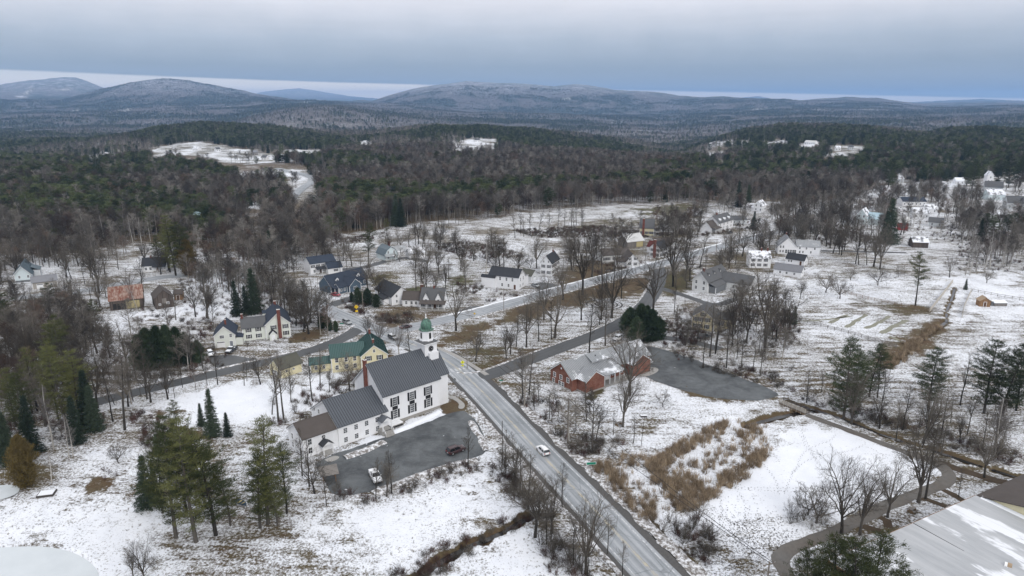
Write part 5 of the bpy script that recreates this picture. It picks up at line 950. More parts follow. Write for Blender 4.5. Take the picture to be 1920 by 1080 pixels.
vx = Q.loc((1890, 1062), 5.4); m = MB(); m.prism([(-.55, 0), (.55, 0), (.55, .35), (.3, .62), (-.3, .62), (-.55, .35)], 'v', -.5, .5, 'trim_white'); m.prism([(-.58, .33), (-.32, .66), (.32, .66), (.58, .33), (.5, .33), (.3, .6), (-.3, .6), (-.5, .33)][::-1], 'v', -.52, .1, 'tan_wall'); m.build('roof_vent', rf, (vx[0], vx[1], 5.3), .4)
Q.gable(Q.L + .32, Q.L + 24, -26, 0, 5.5, 8.8, 'u', wall='cream_wall', roof='brown_shingle', ov=.4, rake=False)
m = MB(); m.hexa([(Q.L - 1.6, -33, 5.15), (Q.L + .25, -33, 5.15), (Q.L + .25, -.6, 5.58), (Q.L - .5, -.6, 5.58), (Q.L - 1.4, -33, 5.2), (Q.L + .25, -33, 5.75), (Q.L + .25, -.6, 5.9), (Q.L - .4, -.6, 5.62)], 'snow'); m.build('snow_drift', rf)
# open kiosk in the church car park
Kx = Bld('kiosk', 'open wooden kiosk with pale square roof at the edge of the church car park', (606, 908), (632, 903), 'kiosk'); 
for u_ in (.2, Kx.L - .2):
    for v_ in (.2, 2.4): m = MB(); m.box(u_ - .07, u_ + .07, v_ - .07, v_ + .07, -.2, 2.2, 'brown_boards'); m.build('post', Kx.o)
m = MB(); m.hexa([(-.5, -.6, 2.1), (Kx.L + .5, -.6, 2.1), (Kx.L + .5, 3.2, 2.5), (-.5, 3.2, 2.5), (-.5, -.6, 2.2), (Kx.L + .5, -.6, 2.2), (Kx.L + .5, 3.2, 2.6), (-.5, 3.2, 2.6)], 'silver_boards'); m.build('roof', Kx.o)
m = MB(); m.box(.1, Kx.L - .1, 2.3, 2.42, .6, 2.0, 'tan_wall'); m.build('notice_board', Kx.o)
# ================================================================ plants
tint('bark', (.030, .027, .023), (.105, .096, .084), .6); tint('twig', (.064, .056, .046), (.155, .138, .116), .8); tint('red_twig', (.060, .030, .026), (.125, .072, .058), .7); tint('pale_bark', (.30, .29, .27), (.52, .50, .47), .3); tint('pale_twig', (.13, .12, .115), (.25, .235, .22), .5)
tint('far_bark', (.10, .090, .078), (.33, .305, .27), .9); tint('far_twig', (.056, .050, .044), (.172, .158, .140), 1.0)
tint('far_red_twig', (.060, .042, .034), (.17, .125, .100), .9); tint('far_pale_twig', (.10, .093, .082), (.28, .262, .235), .9); tint('pine_needles', (.040, .050, .018), (.130, .136, .050), .6); tint('deep_needles', (.022, .033, .016), (.068, .088, .038), .5); tint('spruce_needles', (.018, .030, .020), (.060, .084, .052), .5); tint('golden_needles', (.060, .045, .016), (.14, .105, .038), .4); tint('yew_needles', (.024, .040, .022), (.075, .105, .058), .5)
tint('far_pine', (.030, .045, .019), (.108, .130, .058), 1.0); tint('far_spruce', (.016, .028, .018), (.050, .070, .044), .9)
tint('reed', (.17, .128, .085), (.44, .35, .245), .7); tint('dry_grass', (.075, .060, .034), (.20, .16, .09), .6); tint('rust_leaf', (.10, .042, .026), (.20, .095, .055), .5)
def frusta(P0, P1, R0, R1, n):
    P0 = np.asarray(P0, float); P1 = np.asarray(P1, float); R0 = np.asarray(R0, float)[:, None]; R1 = np.asarray(R1, float)[:, None]
    d = P1 - P0; d /= np.linalg.norm(d, axis=1, keepdims=True) + 1e-9
    h = np.where(np.abs(d[:, 2:3]) > .9, np.array([[1., 0, 0]]), np.array([[0, 0, 1.]])); a = np.cross(d, h); a /= np.linalg.norm(a, axis=1, keepdims=True) + 1e-9; b = np.cross(d, a)
    V = []
    for P, R in ((P0, R0), (P1, R1)):
        for k in range(n): t = 2 * math.pi * k / n; V.append(P + (a * math.cos(t) + b * math.sin(t)) * R)
    V = np.stack(V, 1); m = len(P0); base = np.arange(m)[:, None] * 2 * n
    Fq = np.concatenate([base + np.array([[k, (k + 1) % n, n + (k + 1) % n, n + k]]) for k in range(n)], 0)
    return V.reshape(-1, 3), Fq
class Segs:
    def __init__(s): s.d = {}
    def add(s, p, q, r0, r1, n): s.d.setdefault(n, []).append((p, q, r0, r1))
    def mesh(s, name, mat):
        V = []; Fq = []; o = 0
        for n, L in s.d.items():
            v, f = frusta([x[0] for x in L], [x[1] for x in L], [x[2] for x in L], [x[3] for x in L], n); V.append(v); Fq.append(f + o); o += len(v)
        return npmesh(name, np.concatenate(V), np.concatenate(Fq), [mat])
def unit(v): return v / (np.linalg.norm(v) + 1e-9)
def perp(R, d, ang):
    """a direction leaning ang away from d, at a random bearing"""
    a = unit(np.cross(d, R.normal(size=3))); return unit(d * math.cos(ang) + a * math.sin(ang))
def limb(S, R, p, d, L, r, lev, spec, up):
    """grow one branch and its side shoots"""
    last = lev >= len(spec) - 1; ns = 1 if last else (4 if lev == 0 else 3); sides = {0: 5, 1: 4}.get(lev, 3); q = p.copy(); pts = [q]; dd = d
    for k in range(ns):
        dd = unit(dd + R.normal(size=3) * (.16 if not last else .05) + np.array([0, 0, up])); q = q + dd * L / ns; pts.append(q)
        r0 = r * (1 - .72 * k / ns); r1 = r * (1 - .72 * (k + 1) / ns); S.add(pts[-2], pts[-1], r0, max(r1, .007), sides)
    if last: return
    nc, ang, lf, st = spec[lev + 1]
    nc = max(2, int(R.normal(nc, nc * .15)))
    for i in range(nc):
        t = st + (1 - st) * (i + R.random()) / nc; k = min(int(t * ns), ns - 1); f = t * ns - k; b = pts[k] * (1 - f) + pts[k + 1] * f; ax = unit(pts[k + 1] - pts[k])
        limb(S, R, b, perp(R, ax, math.radians(R.normal(ang, 9))), L * lf * (1.15 - .55 * t) * R.uniform(.75, 1.2), max(r * .48 * (1 - .5 * t), .0105), lev + 1, spec, up * .8)
def bare_tree(form, h, seed):
    """trunk and crown segments of a leafless tree h metres tall"""
    R = np.random.default_rng(seed); T = Segs(); S = Segs(); up = np.array([0, 0, 1.])
    if form in ('maple', 'apple'):
        th = h * (.27 if form == 'maple' else .2); r = h * (.0165 if form == 'maple' else .024); p = np.zeros(3); p[2] = -.3; dd = up.copy()
        for k in range(3):
            dd = unit(dd + R.normal(size=3) * .06); q = p + dd * (th + .3) / 3; T.add(p, q, r * (1.25 - .12 * k) if k else r * 1.5, r * (1.25 - .12 * (k + 1)), 8); p = q
        spec = [(0, 0, 0, 0), (8, 42, .50, .20), (7, 40, .50, .22), (7, 40, .58, .15)] if form == 'maple' else [(0, 0, 0, 0), (8, 48, .52, .2), (7, 46, .5, .2), (6, 44, .52, .15)]
        n = R.integers(6, 9)
        for i in range(n):
            a = 2 * math.pi * (i + R.random() * .6) / n; lean = math.radians(R.uniform(10, 38) if form == 'maple' else R.uniform(42, 70)); d = np.array([math.cos(a) * math.sin(lean), math.sin(a) * math.sin(lean), math.cos(lean)])
            limb(S, R, p - dd * R.random() * th * .25, d, (h - th) * (.84 if form == 'maple' else .95) * R.uniform(.72, 1.08), r * .54, 0, spec, .07 if form == 'maple' else .10)
        if form == 'maple': limb(S, R, p, unit(dd + R.normal(size=3) * .1), (h - th) * .95, r * .75, 0, spec, .05)
    elif form in ('straight', 'birch'):
        r = h * .0125; p = np.array([0, 0, -.3]); dd = up.copy(); ns = 9; pts = [p]
        for k in range(ns):
            dd = unit(dd + R.normal(size=3) * .035 + np.array([0, 0, .05])); q = p + dd * (h * .97 + .3) / ns; T.add(p, q, r * (1.2 - 1.05 * k / ns), r * (1.2 - 1.05 * (k + 1) / ns), 6); p = q; pts.append(p)
        nb = 26; spec = [(0, 0, 0, 0), (8, 38, .44, .2), (7, 38, .52, .15)]; st = R.uniform(.28, .45)
        for i in range(nb):
            t = st + (.98 - st) * (i + R.random()) / nb; k = min(int(t * ns), ns - 1); b = pts[k] + (pts[k + 1] - pts[k]) * (t * ns - k)
            L = h * (.30 if form == 'straight' else .22) * (1.12 - t) / (1.12 - st) * R.uniform(.7, 1.25) * min(1, .55 + (t - st) * 2.2)
            limb(S, R, b, perp(R, up, math.radians(R.uniform(32, 58))), L, r * .5 * (1.1 - t), 0, spec, .09 if form == 'straight' else .05)
    else:   # shrub: many stems from the ground
        spec = [(0, 0, 0, 0), (7, 34, .45, .2), (5, 36, .5, .2)]
        for i in range(13):
            a = R.random() * 6.283; lean = math.radians(R.uniform(4, 48)); d = np.array([math.cos(a) * math.sin(lean), math.sin(a) * math.sin(lean), math.cos(lean)])
            (T if i < 4 else S).d; limb(S, R, np.array([math.cos(a), math.sin(a), 0]) * R.random() * h * .12 - np.array([0, 0, .1]), d, h * R.uniform(.6, 1.0), h * .008 + .008, 0, spec, .06)
    return T, S
def needles(c, ax, R, n, ln, wd, spread, upb=.25):
    """n slim needle sprays about each centre c (k,3), leaning along ax"""
    k = len(c); C = np.repeat(c, n, 0); A = np.repeat(ax, n, 0); m = k * n
    s = C + R.normal(size=(m, 3)) * np.array(spread); d = A * .7 + R.normal(size=(m, 3)) * .6 + np.array([0, 0, upb]); d /= np.linalg.norm(d, axis=1, keepdims=True)
    sd = np.cross(d, R.normal(size=(m, 3))); sd /= np.linalg.norm(sd, axis=1, keepdims=True) + 1e-9; l = ln * R.uniform(.6, 1.3, (m, 1)); w = wd * R.uniform(.7, 1.3, (m, 1))
    V = np.stack([s - sd * w, s + sd * w, s + d * l], 1); return V.reshape(-1, 3), np.arange(m * 3).reshape(m, 3)
def conifer(form, h, seed, dens=1.0, big=1.0):
    R = np.random.default_rng(seed); T = Segs(); B = Segs(); p = np.array([0, 0, -.3]); ns = 8; pts = [p]; dd = np.array([0, 0, 1.]); r = h * .015
    for k in range(ns):
        dd = unit(dd + R.normal(size=3) * (.03 if 'pine' in form else .008)); q = p + dd * (h + .3) * .97 / ns; T.add(p, q, r * (1.15 - 1.05 * k / ns), r * (1.15 - 1.05 * (k + 1) / ns), 6); p = q; pts.append(p)
    def on(t): k = min(int(t * ns), ns - 1); return pts[k] + (pts[k + 1] - pts[k]) * (t * ns - k)
    cs = []; ax = []
    if form in ('pine', 'openpine', 'densepine'):
        st = {'pine': .15, 'densepine': .12}.get(form, .38); nw = int((1 - st) * h / .72); prof = lambda t: h * (.25 if form == 'densepine' else .205) * (min(1, .45 + 1.7 * (t - st)) * (1 - max(0, (t - .5) / .5) ** 1.5 * .88))
        for i in range(nw):
            t = st + (1 - st) * (i + .5 * R.random()) / nw; gap = R.uniform(.42, 1.28) if form != 'densepine' else R.uniform(.65, 1.15); a0 = R.random() * 6.28; nb = R.integers(4, 7)
            for j in range(nb):
                if R.random() < {'pine': .13, 'densepine': .05}.get(form, .38): continue
                a = a0 + 6.283 * j / nb + R.normal() * .25; el = math.radians(R.uniform(2, 26) + 34 * max(0, t - .7)); L = prof(t) * gap * R.uniform(.7, 1.2) + .35; d = np.array([math.cos(a) * math.cos(el), math.sin(a) * math.cos(el), math.sin(el)]); b = on(t); e = b + d * L + np.array([0, 0, L * .08]); B.add(b, e, r * .28 * (1.1 - t) + .018, .012, 3)
                n = max(3, int(L / .36 * dens))
                for q in range(n):
                    f = .28 + .74 * (q + R.random()) / n; side = np.array([-d[1], d[0], 0]) * R.normal() * L * .17 * f; cs.append(b + (e - b) * f + side + np.array([0, 0, R.random() * .2])); ax.append(unit(d + side * .5 + np.array([0, 0, .35])))
        cs.append(on(1)); ax.append(np.array([0, 0, 1.])); V, Fq = needles(np.array(cs), np.array(ax), R, int(17 / big), .46 * big, .036 * big, (.24, .24, .10))
    elif form == 'spruce':
        st = .05; nw = int((1 - st) * h / .42)
        for i in range(nw):
            t = st + (1 - st) * (i + .4 * R.random()) / nw; nb = R.integers(6, 9); a0 = R.random() * 6.28
            for j in range(nb):
                a = a0 + 6.283 * j / nb + R.normal() * .2; el = math.radians(R.uniform(-24, -4) + 50 * max(0, t - .72)); L = h * .20 * (1 - t) ** .85 * R.uniform(.72, 1.15) + .18; d = np.array([math.cos(a) * math.cos(el), math.sin(a) * math.cos(el), math.sin(el)]); b = on(t); B.add(b, b + d * L, .03, .01, 3)
                n = max(2, int(L / .34 * dens))
                for q in range(n): f = .12 + .9 * (q + R.random()) / n; side = np.array([-d[1], d[0], 0]) * R.normal() * L * .14 * f; cs.append(b + d * L * f + side); ax.append(unit(d + side - np.array([0, 0, .25])))
        cs.append(on(1)); ax.append(np.array([0, 0, 1.])); V, Fq = needles(np.array(cs), np.array(ax), R, int(11 / big), .46 * big, .06 * big, (.17, .17, .10), -.05)
    else:   # yew, cedar: dense rounded cone of upright sprays
        n = int(h * h * 17 * dens); t = R.random(n) ** .8; a = R.random(n) * 6.283; prof = np.sin(np.pi * np.clip(.16 + .84 * t, 0, 1)) ** .75; wob = .78 + .30 * np.sin(a * 3 + seed) * np.cos(t * 7 + seed) + .22 * np.sin(a * 7 + 2 * seed + t * 19) + .16 * np.sin(t * 31 + a * 2); rad = h * (.34 if form == 'yew' else .22) * prof * wob * R.uniform(.45, 1.12, n)
        cs = np.stack([rad * np.cos(a), rad * np.sin(a), .15 + t * h * .97], 1); ax = np.stack([np.cos(a) * .7, np.sin(a) * .7, .8 + 0 * a], 1); V, Fq = needles(cs, ax, R, int(9 / big), .55 * big, .055 * big, (.2, .2, .2), .3)
    return T, B, V, Fq
def tri_and_quads(name, V, F3, seg, m1, m2):
    """needles and the twigs that carry them in one crown"""
    v, f = seg
    V2 = np.concatenate([V, v]); F4 = np.concatenate([f[:, [0, 1, 2]], f[:, [0, 2, 3]]]) + len(V); return npmesh(name, V2, np.concatenate([F3, F4]), [m1, m2], np.concatenate([np.zeros(len(F3)), np.ones(len(F4))]))
def segarr(S):
    V = []; Fq = []; o = 0
    for n, L in S.d.items(): v, f = frusta([x[0] for x in L], [x[1] for x in L], [x[2] for x in L], [x[3] for x in L], n); V.append(v); Fq.append(f + o); o += len(v)
    return np.concatenate(V), np.concatenate(Fq)
PROTO = {}
def proto(form, k):
    key = (form, k)
    if key in PROTO: return PROTO[key]
    if form in ('maple', 'straight', 'birch', 'apple', 'shrub', 'redshrub', 'frostmaple'):
        base = {'redshrub': 'shrub', 'frostmaple': 'maple'}.get(form, form); hh = {'maple': 16, 'straight': 16, 'birch': 14, 'apple': 6, 'shrub': 3.2}[base]
        T, S = bare_tree(base, hh, 100 + 17 * k + len(form)); bk, tw = {'birch': ('pale_bark', 'pale_twig'), 'frostmaple': ('pale_bark', 'pale_twig'), 'redshrub': ('bark', 'red_twig')}.get(form, ('bark', 'twig'))
        PROTO[key] = (hh, T.mesh('trunk', bk) if T.d else None, S.mesh('crown', tw))
    else:
        hh = {'fullpine': 17, 'densepine': 17, 'pine': 17, 'openpine': 17, 'spruce': 14, 'yew': 8, 'cedar': 9, 'golden': 12}[form]; T, B, V, Fq = conifer({'golden': 'cedar', 'fullpine': 'densepine'}.get(form, form), hh, 300 + 13 * k)
        mat = {'fullpine': 'pine_needles', 'densepine': 'deep_needles', 'pine': 'pine_needles', 'openpine': 'pine_needles', 'spruce': 'spruce_needles', 'yew': 'yew_needles', 'cedar': 'yew_needles', 'golden': 'golden_needles'}[form]
        PROTO[key] = (hh, T.mesh('trunk', 'bark'), tri_and_quads('crown', V, Fq, segarr(B), mat, 'bark') if B.d else npmesh('crown', V, Fq, [mat]))
    return PROTO[key]
NV = {'fullpine': 2, 'densepine': 3, 'maple': 6, 'straight': 6, 'birch': 3, 'apple': 3, 'shrub': 4, 'redshrub': 2, 'frostmaple': 1, 'pine': 5, 'openpine': 3, 'spruce': 4, 'yew': 2, 'cedar': 2, 'golden': 1}
KIND = {'fullpine': 'pine_tree', 'densepine': 'pine_tree', 'maple': 'bare_tree', 'straight': 'bare_tree', 'birch': 'birch_tree', 'apple': 'apple_tree', 'shrub': 'shrub', 'redshrub': 'shrub', 'frostmaple': 'bare_tree', 'pine': 'pine_tree', 'openpine': 'pine_tree', 'spruce': 'spruce_tree', 'yew': 'evergreen_tree', 'cedar': 'evergreen_tree', 'golden': 'evergreen_tree'}
LOOK = {'fullpine': 'full olive-green pine', 'densepine': 'dense green pine', 'maple': 'bare spreading tree', 'straight': 'bare slender tree', 'birch': 'pale-barked birch', 'apple': 'low bare apple tree', 'shrub': 'leafless grey shrub', 'redshrub': 'leafless reddish shrub', 'frostmaple': 'pale twiggy bare tree', 'pine': 'green pine', 'openpine': 'sparse open pine', 'spruce': 'dark pointed spruce', 'yew': 'dense dark evergreen', 'cedar': 'dark bushy evergreen', 'golden': 'golden brown evergreen'}
GRP = {'bare_tree': 'bare trees around the village', 'birch_tree': 'pale birches around the village', 'apple_tree': 'apple trees in the gardens', 'shrub': 'leafless shrubs', 'pine_tree': 'pines around the village', 'spruce_tree': 'dark spruces around the village', 'evergreen_tree': 'dense evergreens around the village'}
PLANTS = []
ROADS = [smooth_line([at(*p)[:2] for p in l], 2) for l in (MAIN, FORK, SIDE, LEFTR)]
def put(form, px, py, h=None, top=None, lean=0.0, free=False, wide=1.0, g=None):
    """plant one at the spot under picture point (px, py), h metres tall or reaching row top"""
    g = at(px, py) if g is None else g
    if h is None: h = hat((px, py), top)
    if not free:
        for P, w_ in zip(ROADS, (6.2, 5.2, 4.4, 4.2)):
            if ldist(P, np.array([g.x]), np.array([g.y]))[0] < w_: return None
        for b in BLDS:
            q = b.M.inverted() @ g
            if b is not Q and -3.5 < q.x < b.L + (8 if b in (Y, W26, Bl, K) else 2) and -2.2 < q.y < (18 if b in (G, W26, Gr) else 33 if b is K else 13): return None
        if -23 < (C.M.inverted() @ g).x < 24 and -6 < (C.M.inverted() @ g).y < 15: return None
    k = int(rng.integers(NV[form])); hh, tm, cm = proto(form, k); s = h / hh; kind = KIND[form]
    r = link(kind, None, None, (g.x, g.y, g.z + dip0(g) - .02), rng.random() * 6.283); r.empty_display_size = .3; r.scale = (s * wide * rng.uniform(.9, 1.1), s * wide * rng.uniform(.9, 1.1), s)
    if lean: r.rotation_euler = (0, lean, 0)
    if tm is not None: link('trunk', tm, r)
    link('crown', cm, r); PLANTS.append((r, form, h, px, py)); r['category'] = kind.replace('_', ' ').replace('evergreen tree', 'evergreen'); r['group'] = GRP[kind]; return r
def dip0(g): return float(dips(np.array([g.x]), np.array([g.y]))[0])
def col(g):
    d = g - Vector((0, 0, H)); y = d.y * cp - d.z * sp; return 960 + F * d.x / y, 540 - F * (d.y * sp + d.z * cp) / y
def inpoly(pts, n, seed, mind=2.0):
    """n spots spread over a picture-space patch, evenly over the real ground"""
    P = wpoly(pts); R = np.random.default_rng(seed); lo, hi = P.min(0), P.max(0); out = []; tries = 0
    while len(out) < n and tries < n * 60:
        tries += 1; q = lo + R.random(2) * (hi - lo)
        if sdist(P, np.array([q[0]]), np.array([q[1]]))[0] < 0 and all((q[0] - o[0]) ** 2 + (q[1] - o[1]) ** 2 > mind ** 2 for o in out): out.append(q)
    return [Vector((q[0], q[1], hgt1(q[0], q[1]))) for q in out]
def grove(pts, n, forms, hlo, hhi, seed, mind=2.2):
    R = np.random.default_rng(seed + 1)
    for g in inpoly(pts, n, seed, mind):
        x, y = col(g); put(forms[R.integers(len(forms))], x, y, h=R.uniform(hlo, hhi), g=g)
# ---- trees picked out one by one: form, foot, top row
for f, x, y, tp in (
 # the green
 ('maple',855,620,524),('maple',1092,552,430),('straight',1130,546,440),('maple',1147,596,480),('straight',1135,648,550),('straight',1105,663,560),('maple',1040,633,515),('maple',987,651,560),('maple',1225,588,470),('maple',1262,537,412),('maple',1287,513,432),('straight',1312,503,430),('maple',1072,506,425),('maple',1056,562,480),('maple',925,692,600),('maple',957,664,600),('maple',985,690,620),('straight',1010,640,560),('straight',968,650,590),('maple',1020,600,520),('straight',1165,560,480),('maple',1090,600,530),
 # near the junction
 ('frostmaple',712,650,592),('frostmaple',748,664,608),('frostmaple',730,640,600),('straight',770,678,612),('maple',579,626,540),('maple',690,640,590),
 # behind and before the church
 ('straight',510,777,690),('straight',522,790,650),('straight',532,786,655),('straight',546,754,680),('straight',586,752,660),('straight',600,722,650),('maple',656,733,660),('straight',618,735,690),('straight',567,892,800),('straight',580,912,820),('maple',590,925,850),('straight',705,935,850),('maple',725,930,858),('straight',612,948,880),('straight',735,925,840),('straight',878,878,800),
 # left lane
 ('straight',276,748,650),('straight',301,731,640),('straight',340,703,625),('straight',362,698,615),('straight',234,806,660),('maple',241,762,670),('straight',250,752,680),('birch',101,842,715),('birch',130,858,775),('birch',137,855,780),('birch',97,904,842),('straight',212,790,690),('straight',380,690,625),('straight',395,694,630),('apple',222,868,830),
 # left barns
 ('maple',186,549,455),('straight',47,492,430),('maple',84,492,425),('straight',244,613,565),('maple',367,594,525),('maple',390,597,520),('birch',251,464,400),('birch',266,462,405),('birch',198,462,400),('straight',222,505,450),('straight',270,560,480),('straight',330,600,540),
 # upper meadow
 ('apple',786,487,462),('apple',750,491,466),('apple',800,503,484),('apple',776,501,482),('birch',911,517,440),('maple',864,507,450),('apple',620,492,470),('maple',612,488,455),('apple',838,470,450),('apple',995,502,480),('apple',1066,488,465),('straight',690,470,420),('maple',1110,520,420),('maple',1085,530,450),
 # brick building
 ('maple',1180,742,610),('maple',1168,800,690),('straight',1030,722,640),('straight',980,745,650),('straight',992,740,650),('apple',1243,763,733),('straight',1100,790,715),('straight',1080,805,745),('straight',1117,830,750),('straight',1150,815,770),('straight',1188,830,775),('maple',1195,690,640),
 # right of the fork
 ('maple',1306,642,560),('straight',1331,668,560),('straight',1341,663,560),('maple',1399,642,560),('straight',1369,617,540),('maple',1435,652,500),('maple',1470,650,560),('maple',1455,640,555),('straight',1390,690,620),('straight',1412,696,630),('straight',1425,705,640),('straight',1362,690,600),('straight',1318,690,610),
 ('maple',1500,560,520),('apple',1548,548,510),('apple',1575,560,520),('apple',1595,525,500),('apple',1646,535,500),('apple',1685,520,500),('maple',1650,505,425),('maple',1638,500,420),('straight',1604,495,430),('straight',1610,496,430),('straight',1625,497,440),('maple',1780,520,475),('apple',1850,530,505),('birch',1810,515,440),('birch',1818,516,438),('birch',1830,510,440),('birch',1845,512,445),('birch',1855,505,430),('birch',1880,500,435),('birch',1530,450,400),('birch',1545,452,405),('birch',1560,455,400),
 # lower right
 ('maple',1578,1000,850),('maple',1612,1002,870),('maple',1664,970,865),('maple',1722,942,800),('straight',1735,935,790),('maple',1845,895,805),('birch',1860,850,745),('birch',1866,852,740),('birch',1875,848,780),('straight',1797,932,880),('straight',1800,760,660),('straight',1645,745,660),('straight',1655,752,690),('birch',1755,748,680),('straight',1765,815,730),('apple',1530,980,905),('apple',1515,965,910),('straight',1512,755,690),('apple',1517,752,728),('straight',1540,735,690),('straight',1560,735,690),
 # road edge at the bottom
 ('straight',1054,953,868),('straight',1115,1003,940),('straight',1139,1038,960),('straight',1167,1082,1015),('maple',1035,1000,905),('straight',965,898,815),('straight',975,925,830),('straight',990,955,850),('straight',948,880,805),('maple',1010,975,895),('straight',1025,1020,930),('straight',1075,1060,980),('straight',1100,1090,1010),('maple',272,1090,1010),('maple',250,1085,1030),
):
    put(f, x, y, top=tp, free=y > 880)
o_ = put('birch', 257, 579, h=14, free=True); o_.rotation_euler = (0, -.16, 0)
# ---- evergreens one by one
for f, x, y, tp in (
 ('pine',330,1008,800),('pine',368,1016,782),('pine',405,1004,815),('pine',432,985,872),('pine',305,962,838),('pine',350,960,770),('pine',385,950,800),('pine',503,982,785),('pine',488,990,850),('pine',538,962,830),('pine',520,985,880),
 ('spruce',399,817,727),('spruce',378,798,755),('spruce',427,818,772),('openpine',334,818,748),('spruce',277,952,850),('spruce',296,854,812),('spruce',292,935,868),('golden',50,912,818),('pine',125,800,648),('pine',150,792,655),('spruce',168,800,690),('spruce',178,808,720),('pine',50,825,700),('spruce',6,862,750),('spruce',20,870,770),('pine',30,800,690),('pine',95,760,640),('openpine',118,722,590),('openpine',108,700,600),('openpine',97,600,530),('openpine',182,628,560),('pine',10,640,535),('pine',70,770,650),('spruce',60,850,740),('spruce',145,830,740),
 ('pine',330,517,402),('pine',316,507,425),('pine',348,515,412),('golden',355,516,450),('pine',300,500,440),('spruce',445,592,525),('spruce',477,588,500),('spruce',462,590,535),('spruce',507,484,430),('spruce',518,486,445),('openpine',692,502,415),('openpine',726,448,408),('spruce',743,424,362),('spruce',752,425,370),
 ('yew',672,570,540),('yew',690,572,542),('yew',706,576,552),('cedar',660,566,548),
 ('yew',1180,628,578),('yew',1200,632,572),('yew',1220,640,582),('yew',1192,642,596),('yew',1212,620,575),('yew',1234,636,596),('yew',1172,618,586),
 ('cedar',265,692,630),('cedar',282,694,618),('cedar',300,690,614),('cedar',318,688,612),('cedar',335,684,616),('cedar',352,684,625),('cedar',275,676,620),('yew',372,680,640),
 ('cedar',604,616,588),('cedar',618,620,596),('cedar',630,622,602),('yew',612,608,590),
 ('densepine',1582,782,628),('densepine',1630,744,640),('densepine',1600,760,650),('densepine',1740,765,650),('densepine',1845,775,635),('densepine',1880,780,640),('densepine',1905,770,660),('openpine',1716,574,470),('spruce',1810,543,522),('spruce',1488,608,572),('spruce',1478,604,580),('spruce',1666,457,370),('spruce',1658,455,395),('densepine',1665,352,296),('densepine',1672,356,318),('spruce',1725,352,332),('densepine',1822,354,300),('densepine',1812,350,312),('densepine',1890,352,288),('densepine',1912,350,284),('densepine',1870,348,300),('densepine',1720,338,302),('spruce',1384,388,338),('spruce',1402,392,345),
 ('densepine',1845,446,398),('densepine',1862,450,402),('densepine',1882,446,400),('densepine',1900,450,398),('densepine',1918,446,395),('spruce',1836,452,410),('spruce',1412,430,395),
 ('fullpine',1560,1190,998),('fullpine',1622,1200,1003),('fullpine',1510,1180,1035),('fullpine',1590,1230,1020),('fullpine',1690,1160,1062),
):
    put(f, x, y, top=tp, free=True, wide=1.1 if f == 'fullpine' else 1.0)
# ---- groves
grove([(1262,474),(1420,434),(1500,420),(1580,420),(1590,440),(1500,448),(1350,486)], 15, ['maple','straight'], 13, 19, 11, 7)
grove([(1560,430),(1640,430),(1640,480),(1555,475)], 11, ['maple','straight'], 12, 17, 12, 5)
grove([(1640,375),(1840,375),(1880,440),(1700,455)], 22, ['maple','straight'], 12, 19, 13, 9)
grove([(1790,420),(1940,430),(1950,505),(1795,505)], 38, ['straight','maple','birch'], 10, 16, 14, 4)
grove([(1260,610),(1440,570),(1500,630),(1390,680),(1270,655)], 10, ['maple','straight'], 9, 15, 15, 5)
grove([(1600,810),(1690,775),(1920,820),(1930,880),(1760,850)], 14, ['straight','maple'], 7, 12, 16, 4)
grove([(-40,610),(160,600),(230,690),(200,790),(-40,860)], 22, ['straight','maple'], 10, 17, 17, 4)
grove([(-20,500),(160,490),(190,560),(-20,600)], 8, ['straight','maple'], 10, 15, 18, 6)
grove([(400,520),(500,520),(570,560),(450,600),(400,580)], 12, ['straight','maple'], 10, 16, 19, 5)
grove([(200,760),(400,708),(540,690),(560,705),(400,735),(230,785)], 9, ['straight'], 5, 9, 20, 3)
grove([(478,540),(590,585),(620,620),(540,612),(470,575)], 9, ['straight','maple'], 10, 15, 21, 4)
grove([(985,745),(1040,750),(1060,800),(1050,830),(1010,785)], 7, ['straight'], 5, 9, 22, 1.5)
grove([(960,436),(1110,418),(1120,428),(965,448)], 13, ['straight'], 12, 17, 23, 4)
grove([(770,424),(880,416),(882,420),(772,430)], 10, ['straight'], 11, 15, 24, 3)
# ---- shrubs
SHR = [([(740,1075),(800,1040),(870,1010),(960,975),(985,985),(870,1040),(800,1085)],14,1.4,2.6,'redshrub'),([(930,835),(985,930),(1060,1020),(1110,1085),(1050,1085),(985,985),(925,880)],26,2,4.5,'shrub'),([(1060,800),(1170,830),(1150,855),(1070,850),(1040,820)],16,1.5,3.2,'shrub'),([(1230,990),(1300,960),(1340,1010),(1330,1060),(1270,1030)],12,2.5,4,'shrub'),
 ([(640,870),(690,930),(860,876),(900,862),(905,880),(700,950),(610,945)],14,1.2,2.6,'shrub'),([(590,690),(680,690),(640,760),(560,800),(470,800),(500,770)],18,1.6,3.4,'shrub'),([(230,770),(330,800),(320,850),(270,840)],12,1.6,3.2,'redshrub'),([(1020,745),(1060,760),(1040,790),(990,765)],9,1.2,2.6,'redshrub'),
 ([(1230,650),(1440,700),(1480,730),(1440,725),(1300,680)],16,1.4,3.0,'shrub'),([(1480,745),(1640,800),(1780,840),(1900,870),(1900,850),(1640,770)],24,1.5,3.4,'shrub'),([(1480,940),(1550,960),(1540,1000),(1470,990)],8,2.0,3.4,'shrub'),([(1090,435),(1240,410),(1290,430),(1120,455)],10,1.5,3,'redshrub'),([(820,465),(900,455),(940,480),(850,490)],8,1.6,3,'redshrub'),([(640,580),(780,590),(760,600),(650,600)],10,1.2,2.4,'shrub'),([(870,530),(990,560),(960,570),(860,560)],10,1.2,2.4,'redshrub'),([(180,880),(225,890),(220,905),(185,905)],4,1,1.6,'redshrub'),([(1330,600),(1400,640),(1500,690),(1480,700),(1370,660)],12,1.4,2.8,'shrub'),([(440,640),(590,615),(600,630),(470,665)],9,1,1.8,'shrub')]
